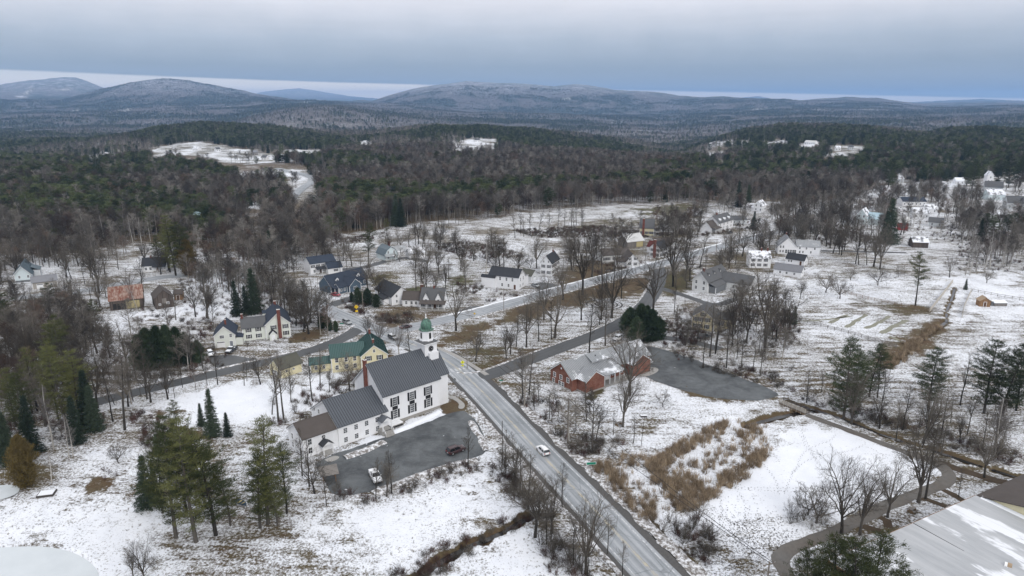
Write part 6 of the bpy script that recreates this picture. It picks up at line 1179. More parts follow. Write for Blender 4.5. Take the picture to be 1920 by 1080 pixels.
for i, (pl, n, a, b, f) in enumerate(SHR): grove(pl, n, [f, f, 'shrub'], a, b, 400 + 7 * i, 1.0)
# ---- each plant's own words
MARKS = [('white church', C.w(-4, 5)), ('green-roofed house', Y.w(6, 4)), ('small yellow barn', Yb.w(3, 3)), ('pale green farmhouse', G.w(0, 5)), ('rusty-roofed barn', R.w(6, 5)), ('dark wooden barn', D.w(3, 5)), ('blue-roofed house', Gr.w(4, 6)), ('blue cottage', Bl.w(4, 6)), ('white porch cottage', Go.w(4, 4)), ('gambrel house', Gm.w(3, 5)), ('fork-side farmhouse', W17.w(7, 4)), ('tall white colonial', W18.w(3, 5)), ('long low white house', W19.w(6, 3)), ('tall cream house', W21.w(5, 5)), ('three-dormer house', W24.w(4, 4)), ('large grey-roofed house', W26.w(4, 9)), ('cream shuttered house', W27.w(4, 5)), ('brick building', K.w(6, 16)), ('pale-roofed farmhouse', W28.w(4, 4)), ('blue-winged house', W32.w(8, 5)), ('red barn', W33.w(4, 5)), ('tan hut', T.w(1, 1)), ('pale-roofed hall', Q.w(20, -4)), ('road junction', at(735, 635)), ('church car park', at(760, 870)), ('frozen pond', at(80, 1060)), ('footbridge', at(1490, 765)), ('cattail marsh', at(1290, 880)), ('snow labyrinth', at(1133, 571)), ('kiosk', Kx.w(1, 1)), ('right-edge pines', at(1880, 450)), ('upper meadow', at(620, 460)), ('snowy clearing', at(200, 840)), ('far snowy lane', at(1740, 345)), ('lower main road', at(1130, 985))]
def ordinal(i): return ['first','second','third','fourth','fifth','sixth','seventh','eighth','ninth','tenth','eleventh','twelfth','thirteenth','fourteenth','fifteenth','sixteenth','seventeenth','eighteenth','nineteenth','twentieth'][i] if i < 20 else f'{i + 1}th'
def label_plants():
    cl = {}
    for r, form, h, px, py in PLANTS:
        g = Vector(r.location); near_ = sorted(MARKS, key=lambda t: (Vector(t[1][:2]) - Vector(g[:2])).length); m, q = near_[0]; m2 = near_[1][0]
        x0, y0 = col(Vector((q[0], q[1], 0))); x, y = col(g); dx, dy = x - x0, (y - y0) * 2.2
        rel = ('left of' if dx < 0 else 'right of') if abs(dx) > abs(dy) * 1.3 else ('in front of' if dy > 0 else 'behind')
        big = {'shrub': 3, 'redshrub': 3, 'apple': 6, 'yew': 8, 'cedar': 7, 'golden': 9}.get(form, 13); sz = 'tall' if h > big * 1.1 else 'small' if h < big * .72 else 'middling'
        cl.setdefault((f'{sz} {LOOK[form]} {rel} the {m}' if 'of' not in rel or rel == 'in front of' else f'{sz} {LOOK[form]} between {m} and {m2}'), []).append((x, r))
    for k, L in cl.items():
        L.sort(key=lambda t: t[0]); n = len(L)
        for i, (x, r) in enumerate(L):
            r['label'] = k if n == 1 else f'{k}, ' + ('leftmost' if i == 0 else 'rightmost' if i == n - 1 else f'{ordinal(i)} from left')
label_plants()
# ================================================================ woods, brush, reeds, grass: masses nobody could count
def scatter(name, protos, P, rot, scl, var, tilt=None, label=None):
    me = bpy.data.meshes.new(name); me.vertices.add(len(P)); me.vertices.foreach_set('co', np.ascontiguousarray(P, np.float32).ravel())
    for nm, ty, v in (('rot', 'FLOAT', rot), ('scl', 'FLOAT', scl), ('var', 'INT', var)):
        a = me.attributes.new(nm, ty, 'POINT'); a.data.foreach_set('value', np.ascontiguousarray(v, np.float32 if ty == 'FLOAT' else np.int32))
    o = link(name, me); tag(o, kind='stuff'); ng = bpy.data.node_groups.new(name + '_nodes', 'GeometryNodeTree')
    ng.interface.new_socket('Geometry', in_out='INPUT', socket_type='NodeSocketGeometry'); ng.interface.new_socket('Geometry', in_out='OUTPUT', socket_type='NodeSocketGeometry')
    N = ng.nodes; Lk = ng.links; gi = N.new('NodeGroupInput'); go = N.new('NodeGroupOutput'); jn = N.new('GeometryNodeJoinGeometry')
    def na(nm, ty):
        x = N.new('GeometryNodeInputNamedAttribute'); x.data_type = ty; x.inputs['Name'].default_value = nm; return x.outputs['Attribute']
    ar, asx, av = na('rot', 'FLOAT'), na('scl', 'FLOAT'), na('var', 'INT'); cb = N.new('ShaderNodeCombineXYZ'); Lk.new(ar, cb.inputs[2])
    for i, pr in enumerate(protos):
        oi = N.new('GeometryNodeObjectInfo'); oi.inputs['Object'].default_value = pr; ip = N.new('GeometryNodeInstanceOnPoints'); cmp_ = N.new('FunctionNodeCompare'); cmp_.data_type = 'INT'; cmp_.operation = 'EQUAL'
        Lk.new(av, cmp_.inputs[2]); cmp_.inputs[3].default_value = i
        Lk.new(gi.outputs[0], ip.inputs['Points']); Lk.new(cmp_.outputs[0], ip.inputs['Selection']); Lk.new(oi.outputs['Geometry'], ip.inputs['Instance']); Lk.new(cb.outputs[0], ip.inputs['Rotation']); Lk.new(asx, ip.inputs['Scale']); Lk.new(ip.outputs[0], jn.inputs[0])
    Lk.new(jn.outputs[0], go.inputs[0]); md = o.modifiers.new('scatter', 'NODES'); md.node_group = ng; return o
def hid(name, me): return bpy.data.objects.new(name, me)
def merge_tree(T, S, m1, m2):
    v1, f1 = segarr(T); v2, f2 = segarr(S); return npmesh('forest_tree', np.concatenate([v1, v2]), np.concatenate([f1, f2 + len(v1)]), [m1, m2], np.concatenate([np.zeros(len(f1)), np.ones(len(f2))]))
def low_bare(seed, h, near):
    R = np.random.default_rng(seed); T = Segs(); S = Segs(); r = h * .010; up = np.array([0, 0, 1.]); q = np.array([R.normal() * .4, R.normal() * .4, h * .93]); T.add(np.array([0, 0, -.4]), q * .55, r * 1.2, r * .8, 4); T.add(q * .55, q, r * .8, .02, 3)
    nb = 34 if near else 22; st = .34
    for i in range(nb):
        t = st + (1 - st) * (i + R.random()) / nb; b = q * t; L = h * .27 * (1.1 - t) / .7 * R.uniform(.6, 1.3) + .5; d = perp(R, up, math.radians(R.uniform(22, 55))); e = b + d * L; S.add(b, e, .05, .022, 3)
        for k in range(6 if near else 4):
            f = R.uniform(.25, 1); b2 = b + (e - b) * f; e2 = b2 + unit(d + R.normal(size=3) * .55 + up * .3) * L * R.uniform(.25, .5); S.add(b2, e2, .034 if near else .045, .014, 3)
            if near:
                for z in range(3): f2 = R.uniform(.2, 1); b3 = b2 + (e2 - b2) * f2; S.add(b3, b3 + unit(e2 - b2 + R.normal(size=3) * .8) * R.uniform(.5, 1.1), .022, .010, 3)
    for D_ in (T.d, S.d):      # broad rounded woodland crowns
        for n in D_: k_ = np.array([1.2, 1.2, .9]); D_[n] = [(p * k_, q * k_, a, b) for p, q, a, b in D_[n]]
    return merge_tree(T, S, 'pale_bark' if seed % 5 == 1 else 'far_bark', ('far_twig', 'far_pale_twig', 'far_twig', 'far_red_twig', 'far_twig')[seed % 5])
def low_con(form, seed, h, near):
    T, B, V, Fq = conifer(form, h, seed, .8 if near else .42, 1.7 if near else 3.0); v1, f1 = segarr(T); F4 = np.concatenate([f1[:, [0, 1, 2]], f1[:, [0, 2, 3]]]); k_ = np.array([1.3, 1.3, .84]) if form != 'spruce' else np.array([1.15, 1.15, .9]); V = V * k_; v1 = v1 * k_; top_ = V[:, 2] / V[:, 2].max(); V[:, :2] *= (1 + .55 * np.clip(top_ - .6, 0, 1))[:, None]
    return npmesh('forest_tree', np.concatenate([V, v1]), np.concatenate([Fq, F4 + len(V)]), ['far_pine' if form != 'spruce' else 'far_spruce', 'far_bark'], np.concatenate([np.zeros(len(Fq)), np.ones(len(F4))]))
BN = [hid('forest_bare_tree', low_bare(900 + i, 15 + i % 3, True)) for i in range(5)]; BF = [hid('forest_bare_tree', low_bare(920 + i, 15 + i % 3, False)) for i in range(3)]
CN_ = [hid('forest_pine', low_con('pine', 940 + i, 15, True)) for i in range(3)] + [hid('forest_spruce', low_con('spruce', 950, 13, True))]; CF = [hid('forest_pine', low_con('pine', 960 + i, 15, False)) for i in range(2)] + [hid('forest_spruce', low_con('spruce', 970, 13, False))]
GREEN = [wpoly(p) for p in ([(0,352),(180,356),(380,392),(440,446),(380,455),(150,428),(-40,445),(-40,352)],[(600,402),(640,372),(900,368),(1000,358),(1300,348),(1310,357),(1000,377),(880,395),(700,412)],[(-30,296),(300,306),(420,316),(440,336),(200,350),(-30,336)],[(280,250),(620,260),(680,280),(600,284),(320,274),(260,268)],[(790,245),(1180,275),(1200,296),(1000,290),(880,268)],[(1380,255),(1700,255),(1930,265),(1930,336),(1500,326),(1300,346),(1300,326),(1400,296)],[(560,305),(700,300),(800,330),(640,335)],[(580,372),(640,350),(700,352),(650,380)])]
BARE = [wpoly(p) for p in ([(600,452),(750,412),(1000,386),(1300,366),(1500,360),(1660,350),(1660,378),(1300,388),(940,416),(740,432)],[(440,474),(420,412),(600,380),(620,448)],[(640,335),(1000,305),(1250,305),(1200,342),(1000,350),(640,366)],[(-30,452),(300,436),(400,458),(300,474),(-30,490)],[(1300,350),(1650,340),(1650,360),(1300,366)])]
def open_view(P, R):
    """yards before the houses are kept mostly clear"""
    ok = np.ones(len(P), bool); keepers = R.random(len(P)) < .22
    for b in BLDS:
        if b is Q: continue
        c = np.array(b.w(b.L / 2, 4)[:2]); r = np.hypot(*c); dirc = c / r; al = P @ dirc; ac = np.abs(P[:, 0] * dirc[1] - P[:, 1] * dirc[0]); ok &= ~((al < r) & (al > r * .84 - 6) & (ac < b.L * .55 + 4) & ~keepers)
    return ok
def brush_mesh(seed, h, mat):
    R = np.random.default_rng(seed); S = Segs()
    for i in range(26):
        a = R.random() * 6.283; lean = math.radians(R.uniform(5, 55)); d = np.array([math.cos(a) * math.sin(lean), math.sin(a) * math.sin(lean), math.cos(lean)]); L = h * R.uniform(.5, 1.1); b = np.array([R.normal() * .3, R.normal() * .3, -.05]); S.add(b, b + d * L, .018, .010, 3)
        for k in range(4): f = R.uniform(.3, .95); b2 = b + d * L * f; S.add(b2, b2 + unit(d + R.normal(size=3) * .6) * L * .35, .012, .007, 3)
    return S.mesh('brush', mat)
def blades(seed, n, h, w_, spread, mat, lean=.35):
    R = np.random.default_rng(seed); a = R.random(n) * 6.283; r = spread * np.sqrt(R.random(n)); b = np.stack([r * np.cos(a), r * np.sin(a), 0 * a - .05], 1); d = np.stack([R.normal(size=n) * lean, R.normal(size=n) * lean, np.ones(n)], 1); d /= np.linalg.norm(d, axis=1, keepdims=True); L = h * R.uniform(.55, 1.2, (n, 1)); t = R.random(n) * 3.14; sd = np.stack([np.cos(t), np.sin(t), 0 * t], 1) * w_
    mid = b + d * L * .6; tip = b + d * L + np.stack([R.normal(size=n) * h * .18, R.normal(size=n) * h * .18, -np.abs(R.normal(size=n)) * h * .10], 1)
    V = np.stack([b - sd, b + sd, mid + sd * .8, mid - sd * .8, tip], 1).reshape(-1, 3); k = np.arange(n)[:, None] * 5; return npmesh('tuft', V, np.concatenate([k + np.array([[0, 1, 2]]), k + np.array([[0, 2, 3]]), k + np.array([[3, 2, 4]])]), [mat])
def area_scatter(name, polys, protos, dens, smin, smax, seed, keep=None):
    R = np.random.default_rng(seed); PP = []
    for pl, dn in polys:
        P = wpoly(pl); lo, hi = P.min(0), P.max(0); n = int((hi - lo).prod() * dens * dn); X = R.uniform(lo[0], hi[0], n); Y_ = R.uniform(lo[1], hi[1], n)
        m = sdist(P, X, Y_) + (fbm(X / 4, Y_ / 4, 9, 2) - .5) * 4 < 0
        PP.append(np.stack([X[m], Y_[m]], 1))
    P = np.concatenate(PP); ok = np.ones(len(P), bool)
    for l, w_ in zip(ROADS, (6.0, 4.6, 3.9, 3.5)): ok &= ldist(l, P[:, 0], P[:, 1]) > w_
    for b in BLDS:
        q = P - np.array(b.a[:2]); u = q[:, 0] * math.cos(b.rz) + q[:, 1] * math.sin(b.rz); v = -q[:, 0] * math.sin(b.rz) + q[:, 1] * math.cos(b.rz)
        if b is Q: ok &= ~((u > -1) & (v < 1))
        else: ok &= ~((u > -1.5) & (u < b.L + 1.5) & (v > -.6) & (v < 9))
    if keep is not None: ok &= keep(P[:, 0], P[:, 1], R)
    if name == 'village_trees': ok &= open_view(P, R)
    P = P[ok]; Z = np.where(np.hypot(P[:, 0], P[:, 1]) > 430, HT(P[:, 0], P[:, 1]), 0) + dips(P[:, 0], P[:, 1]); print(name, len(P))
    return scatter(name, protos, np.concatenate([P, Z[:, None]], 1), R.uniform(0, 6.28, len(P)), R.uniform(smin, smax, len(P)), R.integers(0, len(protos), len(P)))
def woods():
    R = np.random.default_rng(55); X = []; Y_ = []
    for r0, r1, sp_ in ((330, 760, 4.6), (760, 1300, 5.4), (1300, 2100, 6.6), (2100, 3200, 9.5), (3200, 4600, 12.5), (4600, 8800, 16.5)):
        a0, a1 = -.74, .74; n = int((a1 - a0) / 2 * (r1 * r1 - r0 * r0) / sp_ ** 2); r = np.sqrt(R.uniform(r0 * r0, r1 * r1, n)); a = R.uniform(a0, a1, n); X.append(r * np.sin(a)); Y_.append(r * np.cos(a))
    X = np.concatenate(X); Y_ = np.concatenate(Y_); r = np.hypot(X, Y_); a = np.arctan2(X, Y_)
    ok = r > np.interp(a, FE_AZ, FE_R) * (1 + .02 * (fbm(X / 30, Y_ / 30, 4, 2) - .5))
    for P in CLEARW: ok &= sdist(P, X, Y_) + (fbm(X / 40, Y_ / 40, 61, 2) - .5) * 26 > -2
    X, Y_ = X[ok], Y_[ok]; Z0 = HT(X, Y_); ok = np.ones(len(X), bool)
    for hh in (8, 16):       # the clearings run on towards the village as far as they lie open to view
        d_ = Y_ * cp - (Z0 + hh - H) * sp; cx = 960 + F * X / d_; cy = 540 - F * (Y_ * sp + (Z0 + hh - H) * cp) / d_
        for pl in CLEAR: ok &= sdist(np.array(pl, float), cx, cy) + (fbm(X / 25, Y_ / 25, 67, 2) - .5) * 9 > np.where(fbm(X / 35, Y_ / 35, 68, 2) > .72, -40, 0)
    X, Y_ = X[ok], Y_[ok]; r = np.hypot(X, Y_); a = np.arctan2(X, Y_); con = fbm(X / 420, Y_ / 420, 41, 4) * .6 + fbm(X / 90, Y_ / 90, 43, 3) * .4
    pr = np.clip((con - .47) * 7, .06, .80)
    nr2 = r < 4600
    for P in GREEN: d = sdist(P, X, Y_); pr = np.where(d < 0, np.maximum(pr, np.where(r < 1500, .70, .55)), pr)
    for P in BARE: d = sdist(P, X, Y_); pr = np.where(d < 0, .03, pr)
    isc = R.random(len(X)) < pr; Z = HT(X, Y_); P = np.stack([X, Y_, Z - .1], 1); h = R.uniform(.62, 1.26, len(X)) * (.72 + .56 * fbm(X / 60, Y_ / 60, 71, 2)); rot = R.uniform(0, 6.28, len(X)); near = r < 1250
    for nm, m, L in (('bare_woods', ~isc & near, BN), ('bare_far_woods', ~isc & ~near, BF), ('evergreen_woods', isc & near, CN_), ('evergreen_far_woods', isc & ~near, CF)):
        v = R.integers(0, len(L), m.sum()); s = h[m] * (1.0 if 'bare' in nm else 1.05) * np.where(r[m] > 1250, .84, 1.0)
        if not 'bare' in nm: v = np.where(R.random(m.sum()) < .82, R.integers(0, len(L) - 1, m.sum()), len(L) - 1)
        scatter(nm, L, P[m], rot[m], s, v); print(nm, m.sum())
woods()
def tall_mesh(form, seed):
    T, S = bare_tree(form, 15, seed); return merge_tree(T, S, 'bark', 'twig')
TALL = [hid('village_tree', tall_mesh(f, 700 + i)) for i, f in enumerate(('maple', 'straight', 'maple', 'straight', 'maple'))]
def thicket():
    R = np.random.default_rng(91); PP = []
    for pl, sp_ in (([(330,455),(430,470),(640,458),(640,480),(560,520),(470,520),(330,500)],5.0),([(380,505),(540,520),(600,560),(600,590),(520,590),(430,570),(340,545)],5.5),([(1270,540),(1450,520),(1500,600),(1480,690),(1380,690),(1270,640)],15),([(1100,470),(1240,410),(1300,420),(1280,450),(1120,490)],10),([(1400,440),(1560,410),(1560,455),(1420,480)],8),([(200,560),(300,600),(420,600),(420,620),(260,660),(180,640)],8),([(200,700),(380,690),(540,668),(540,690),(380,730),(220,770)],7),([(600,600),(680,590),(700,600),(640,640),(600,640)],9),([(960,745),(1070,745),(1075,830),(1030,800)],6),([(1050,810),(1180,830),(1160,850),(1070,840)],6),([(1640,365),(1780,360),(1830,390),(1840,440),(1760,470),(1640,450),(1600,400)],9),([(1800,425),(1850,405),(1940,400),(1960,500),(1880,505),(1815,480)],7.5),([(-60,570),(130,580),(200,660),(170,760),(-60,830)],6),([(1300,382),(1500,378),(1620,372),(1600,402),(1420,410),(1300,400)],8),([(1450,425),(1600,395),(1640,430),(1540,462),(1460,450)],8),([(-60,480),(260,470),(260,490),(120,500),(-60,505)],6),([(1240,420),(1320,415),(1330,440),(1260,455)],8)):
        P = wpoly(pl); lo, hi = P.min(0), P.max(0); n = int((hi - lo).prod() / sp_ ** 2); q = lo + R.random((n, 2)) * (hi - lo); PP.append(q[sdist(P, q[:, 0], q[:, 1]) < 0])
    P = np.concatenate(PP); ok = np.ones(len(P), bool)
    for l, w_ in zip(ROADS, (6.5, 5.5, 5, 5)): ok &= ldist(l, P[:, 0], P[:, 1]) > w_
    for b in BLDS:
        q = P - np.array(b.a[:2]); u = q[:, 0] * math.cos(b.rz) + q[:, 1] * math.sin(b.rz); v = -q[:, 0] * math.sin(b.rz) + q[:, 1] * math.cos(b.rz); ok &= ~((u > -4) & (u < b.L + 4) & (v > -12) & (v < 14))
    ok &= open_view(P, R); P = P[ok]; z = np.where(np.hypot(P[:, 0], P[:, 1]) > 430, HT(P[:, 0], P[:, 1]), 0); print('thicket', len(P)); scatter('bare_thicket', BN, np.concatenate([P, z[:, None]], 1), R.uniform(0, 6.28, len(P)), R.uniform(.62, 1.12, len(P)), R.integers(0, 5, len(P)))
    return
thicket()
area_scatter('village_trees', [([(580,470),(760,450),(900,470),(1010,500),(900,560),(840,590),(640,570)],.0045),([(1040,485),(1260,430),(1450,398),(1620,378),(1640,470),(1440,500),(1290,560),(1240,520),(1100,522)],.0062),([(1250,560),(1440,540),(1500,600),(1440,680),(1260,640)],.003),([(150,480),(330,490),(430,560),(380,640),(200,625)],.006),([(850,690),(1000,640),(1180,580),(1200,600),(1000,680),(900,705)],.005),([(-60,490),(160,480),(200,560),(160,620),(-60,640)],.010),([(1640,365),(1800,355),(1940,345),(1950,440),(1800,440),(1640,470)],.0035),([(480,540),(620,575),(650,620),(560,640),(470,600)],.009),([(200,690),(400,660),(560,680),(520,720),(260,780)],.008),([(1480,760),(1640,790),(1920,850),(1930,900),(1700,850)],.006),([(930,850),(1000,940),(1100,1080),(1050,1085),(960,940)],.016),([(-40,640),(120,660),(200,740),(180,800),(-40,860)],.012)], TALL, 1.0, .62, 1.18, 17)
patchy = lambda s, lv: (lambda X, Y_, R: fbm(X / 9, Y_ / 9, s, 3) + R.normal(size=len(X)) * .05 > lv)
area_scatter('undergrowth', [([(960,432),(1110,424),(1280,430),(1300,440),(1180,446),(1000,446)],1.6),([(500,470),(620,452),(720,436),(730,442),(620,466),(510,486)],1.2),([(620,585),(700,560),(780,585),(770,612),(690,606),(650,600)],1.5),([(850,520),(930,545),(1000,560),(960,572),(860,556)],1.1),([(1230,600),(1300,600),(1340,640),(1270,650)],1.3),([(810,462),(870,452),(960,470),(990,484),(880,488)],1.0),([(1090,492),(1170,486),(1240,500),(1120,520)],.5),([(1300,425),(1420,410),(1440,425),(1320,445)],.8),([(1500,430),(1600,420),(1640,450),(1540,465)],.8),([(250,560),(330,600),(420,600),(440,640),(260,640)],.6),([(1440,580),(1500,590),(1490,640),(1430,660)],1.0),([(-30,560),(180,560),(240,700),(200,800),(100,830),(-30,860)],.8),([(250,770),(330,790),(340,830),(300,860),(270,830)],1.6),([(230,640),(400,640),(430,690),(250,720)],.9),([(560,740),(690,690),(680,710),(620,770),(480,810),(480,790)],1.4),([(930,840),(1000,940),(1110,1085),(1030,1085),(960,930),(915,870)],1.8),([(1040,805),(1170,835),(1150,860),(1060,850)],1.6),([(1230,985),(1310,960),(1350,1020),(1340,1070),(1280,1040)],1.6),([(1480,742),(1640,772),(1920,850),(1920,885),(1640,800)],1.2),([(1225,640),(1450,700),(1490,735),(1300,690)],1.0),([(1260,580),(1480,580),(1500,650),(1380,680),(1260,650)],.45),([(720,1080),(860,1015),(980,965),(1000,985),(860,1045),(800,1090)],1.8),([(1785,440),(1925,445),(1930,510),(1800,508)],.35),([(470,520),(620,580),(640,620),(520,610),(440,570)],.8),([(600,935),(700,945),(900,880),(900,860),(860,870),(700,926)],1.2),([(640,560),(780,575),(760,610),(640,590)],.6),([(960,745),(1050,755),(1070,800),(1020,790)],1.1),([(1090,440),(1300,410),(1310,430),(1120,460)],.4),([(340,520),(500,520),(480,600),(340,600)],.3),([(1640,385),(1800,400),(1800,460),(1660,460)],.12)], [hid('brush_plant', brush_mesh(10 + i, 1.3, 'red_twig' if i == 1 else 'twig')) for i in range(3)], .32, .5, 1.3, 1, patchy(3, .42))
area_scatter('cattails', [([(1120,862),(1220,850),(1300,815),(1400,785),(1450,800),(1440,850),(1340,945),(1280,965),(1190,960),(1130,910)],.10),([(1100,868),(1180,872),(1230,960),(1170,950)],.3),([(1215,905),(1235,860),(1290,825),(1360,790),(1372,800),(1330,830),(1280,850),(1250,885),(1230,912)],1.3),([(1110,868),(1150,875),(1180,900),(1170,925),(1140,905),(1115,885)],1.0),([(1170,930),(1230,960),(1240,975),(1210,985),(1175,950)],1.4),([(1240,905),(1290,890),(1330,930),(1310,955),(1250,960)],1.5),([(1320,920),(1370,880),(1430,845),(1440,850),(1380,905),(1330,940)],1.3),([(1380,812),(1420,802),(1440,815),(1400,832)],.8),([(1250,880),(1330,850),(1400,830),(1400,850),(1320,890),(1260,905)],.35),([(1160,855),(1230,860),(1240,885),(1180,880)],.7),([(1650,690),(1690,650),(1740,618),(1760,612),(1720,655),(1680,690)],.8)], [hid('reed_tuft', blades(30 + i, 34, 1.9, .028, .5, 'reed', .30)) for i in range(3)], 1.5, .6, 1.15, 2)
GP = [([(500,470),(700,432),(900,415),(1000,420),(1000,440),(760,470),(640,490),(560,490)],.35),([(740,470),(1010,440),(1010,500),(860,560),(780,540),(700,500)],.35),([(850,690),(820,660),(860,630),(1000,590),(1160,570),(1225,555),(1180,600),(1080,640),(890,705)],.9),([(1240,610),(1290,560),(1440,560),(1500,620),(1470,660),(1250,650)],.6),([(1440,560),(1600,500),(1760,520),(1740,640),(1540,640)],.25),([(1760,600),(1920,600),(1920,690),(1760,680)],.4),([(935,735),(1000,700),(1100,790),(1180,800),(1400,780),(1200,740),(1100,745)],.5),([(540,990),(700,930),(960,900),(850,1020),(760,1080),(420,1100)],.7),([(-30,960),(200,900),(310,960),(290,1080),(180,1080),(-30,1015)],.5),([(140,830),(250,780),(300,900),(90,900)],.9),([(780,1090),(880,1030),(990,975),(1060,1060),(1080,1100)],.4),([(1330,1000),(1420,960),(1500,980),(1440,1060),(1320,1060)],.6),([(1000,400),(1330,380),(1360,400),(1015,420)],.2)]
area_scatter('grass', GP, [hid('grass_tuft', blades(50 + i, 12, .32, .022, .22, 'dry_grass', .6)) for i in range(3)], .9, .5, 1.3, 3, patchy(13, .47))

from collections import Counter
print('COUNTS', Counter(KIND[p[1]] for p in PLANTS))
# ================================================================ vehicles
def paint(name, c, rough=.3): return simple(name, c, rough, .08, 1.5, 0, .6)
for n_, c_ in (('white_paint', (.76, .77, .78)), ('maroon_paint', (.048, .022, .024)), ('red_paint', (.26, .03, .04)), ('dark_paint', (.035, .04, .045)), ('silver_paint', (.30, .32, .33))): paint(n_, c_)
simple('tyre', (.022, .022, .023), .9); simple('rim', (.42, .43, .44), .4, .1, 2, .6); simple('lamp_red', (.30, .015, .012), .3); simple('lamp_clear', (.68, .69, .66), .2); simple('black_plastic', (.025, .026, .028), .7); simple('car_glass', (.012, .015, .018), .08, .1, 1, 0, .7)
def vehicle(name, label, cat, mid, ahead, body, L=4.6, W=1.85, Ht=1.65, kind='suv', snow=False):
    """mid is the picture point under its middle, ahead one in front of it"""
    a, b = at(*mid), at(*ahead); rz = math.atan2(b.y - a.y, b.x - a.x); o = empty(name, a + Vector((0, 0, .085)), rz, label, cat, 'vehicles about the village'); h = L / 2; w_ = W / 2; wb = L * .30; r = .34
    nose = .98 if kind != 'sedan' else .86; m = MB()
    prof = [(-h, .42), (-h + .04, .30), (-wb - r - .08, .26), (-wb - r * .8, .62), (-wb, .74), (-wb + r * .8, .62), (-wb + r + .08, .26), (wb - r - .08, .26), (wb - r * .8, .62), (wb, .74), (wb + r * .8, .62), (wb + r + .08, .26), (h - .08, .30), (h, .45), (h - .02, nose * .78), (h - .22, nose * .92), (L * .17, nose + .03), (-h + .10, nose + .06), (-h, nose * .9)]
    # sides lean in above the waist
    k = len(m.v); n = len(prof)
    for s_ in (-1, 1):
        for u, z in prof: m.v.append((u * (1 if z < .9 else .995), s_ * (w_ - (.05 if z > .8 else 0) - (.07 if abs(u) > h - .25 else 0)), z))
    i = m.mi(body); m.f.append(tuple(range(k, k + n))); m.f.append(tuple(range(k + 2 * n - 1, k + n - 1, -1))); m.m += [i, i]
    for j in range(n): j2 = (j + 1) % n; m.f.append((k + j2, k + j, k + n + j, k + n + j2)); m.m.append(i)
    m.build('body', o)
    if kind == 'pickup': c0, c1, t0, t1 = -L * .06, L * .22, L * -.02, L * .12
    elif kind == 'sedan': c0, c1, t0, t1 = -h + .55, L * .22, -h + 1.25, L * .06
    else: c0, c1, t0, t1 = -h + .06, L * .22, -h + .42, L * .07
    zb, zt = nose + .02, Ht - .06; ww, wt = w_ - .07, w_ - .24; m = MB()
    m.hexa([(c0, -ww, zb), (c1, -ww, zb), (c1, ww, zb), (c0, ww, zb), (t0, -wt, zt), (t1, -wt, zt), (t1, wt, zt), (t0, wt, zt)], 'car_glass'); m.build('windows', o)
    m = MB(); m.hexa([(t0 - .04, -wt - .03, zt), (t1 + .04, -wt - .03, zt), (t1 + .04, wt + .03, zt), (t0 - .04, wt + .03, zt), (t0 + .1, -wt + .1, zt + .07), (t1 - .1, -wt + .1, zt + .07), (t1 - .1, wt - .1, zt + .07), (t0 + .1, wt - .1, zt + .07)], 'snow' if snow else body)
    for s_ in (-1, 1):
        for f0, f1 in ((0, 0), (.48, .46), (1, 1)):
            b0, b1 = c0 + (c1 - c0) * f0, t0 + (t1 - t0) * f1; m.hexa([(b0 - .06, s_ * (ww + .006) - .012, zb - .01), (b0 + .06, s_ * (ww + .006) - .012, zb - .01), (b0 + .06, s_ * (ww + .006) + .012, zb - .01), (b0 - .06, s_ * (ww + .006) + .012, zb - .01), (b1 - .05, s_ * (wt + .006) - .012, zt + .02), (b1 + .05, s_ * (wt + .006) - .012, zt + .02), (b1 + .05, s_ * (wt + .006) + .012, zt + .02), (b1 - .05, s_ * (wt + .006) + .012, zt + .02)], body)
        if kind == 'suv': m.tube((t0 + .1, s_ * (wt - .08), zt + .11), (t1 - .1, s_ * (wt - .08), zt + .11), .022, .022, 5, 'black_plastic')
    m.build('roof', o)
    for u in (-wb, wb):
        for s_ in (-1, 1):
            m = MB(); m.tube((0, -.11, 0), (0, .11, 0), r, r, 18, 'tyre'); wh = m.build('wheel', o, (u, s_ * (w_ - .12), r)); m = MB(); m.tube((0, s_ * .10, 0), (0, s_ * .125, 0), r * .62, r * .58, 12, 'rim'); m.build('rim', wh)
    for s_ in (-1, 1):
        y_ = s_ * (w_ - .30)
        m = MB(); m.box(-.05, .012, -.20, .20, -.08, .09, 'lamp_clear'); m.build('headlight', o, (h - .03, y_, .70)); m = MB(); m.box(-.012, .05, -.15, .15, -.12, .14, 'lamp_red'); m.build('taillight', o, (-h + .01, y_, .80)); m = MB(); m.box(-.08, .06, -.09, .09, 0, .13, body); m.build('mirror', o, (L * .17, s_ * (w_ + .05), nose + .02))
    for s_ in (-1, 1): m = MB(); m.box(-.06, .05, -w_ + .12, w_ - .12, .30, .50, 'black_plastic'); m.build('bumper', o, (s_ * (h - .01), 0, 0))
    m = MB(); m.box(-.01, .02, -.25, .25, .52, .64, 'trim_white'); m.build('number_plate', o, (-h - .03, 0, 0))
    if kind == 'pickup': m = MB(); m.box(-h + .12, -L * .08, -w_ + .18, w_ - .18, nose + .01, nose + .05, 'black_plastic' if not snow else 'snow'); m.build('cargo_bed', o)
    if snow: m = MB(); m.hexa([(L * .2, -w_ + .15, nose), (h - .15, -w_ + .2, nose * .9), (h - .15, w_ - .2, nose * .9), (L * .2, w_ - .15, nose), (L * .24, -w_ + .3, nose + .12), (h - .3, -w_ + .3, nose + .08), (h - .3, w_ - .3, nose + .08), (L * .24, w_ - .3, nose + .12)], 'snow'); m.build('snow_cap', o)
    return o
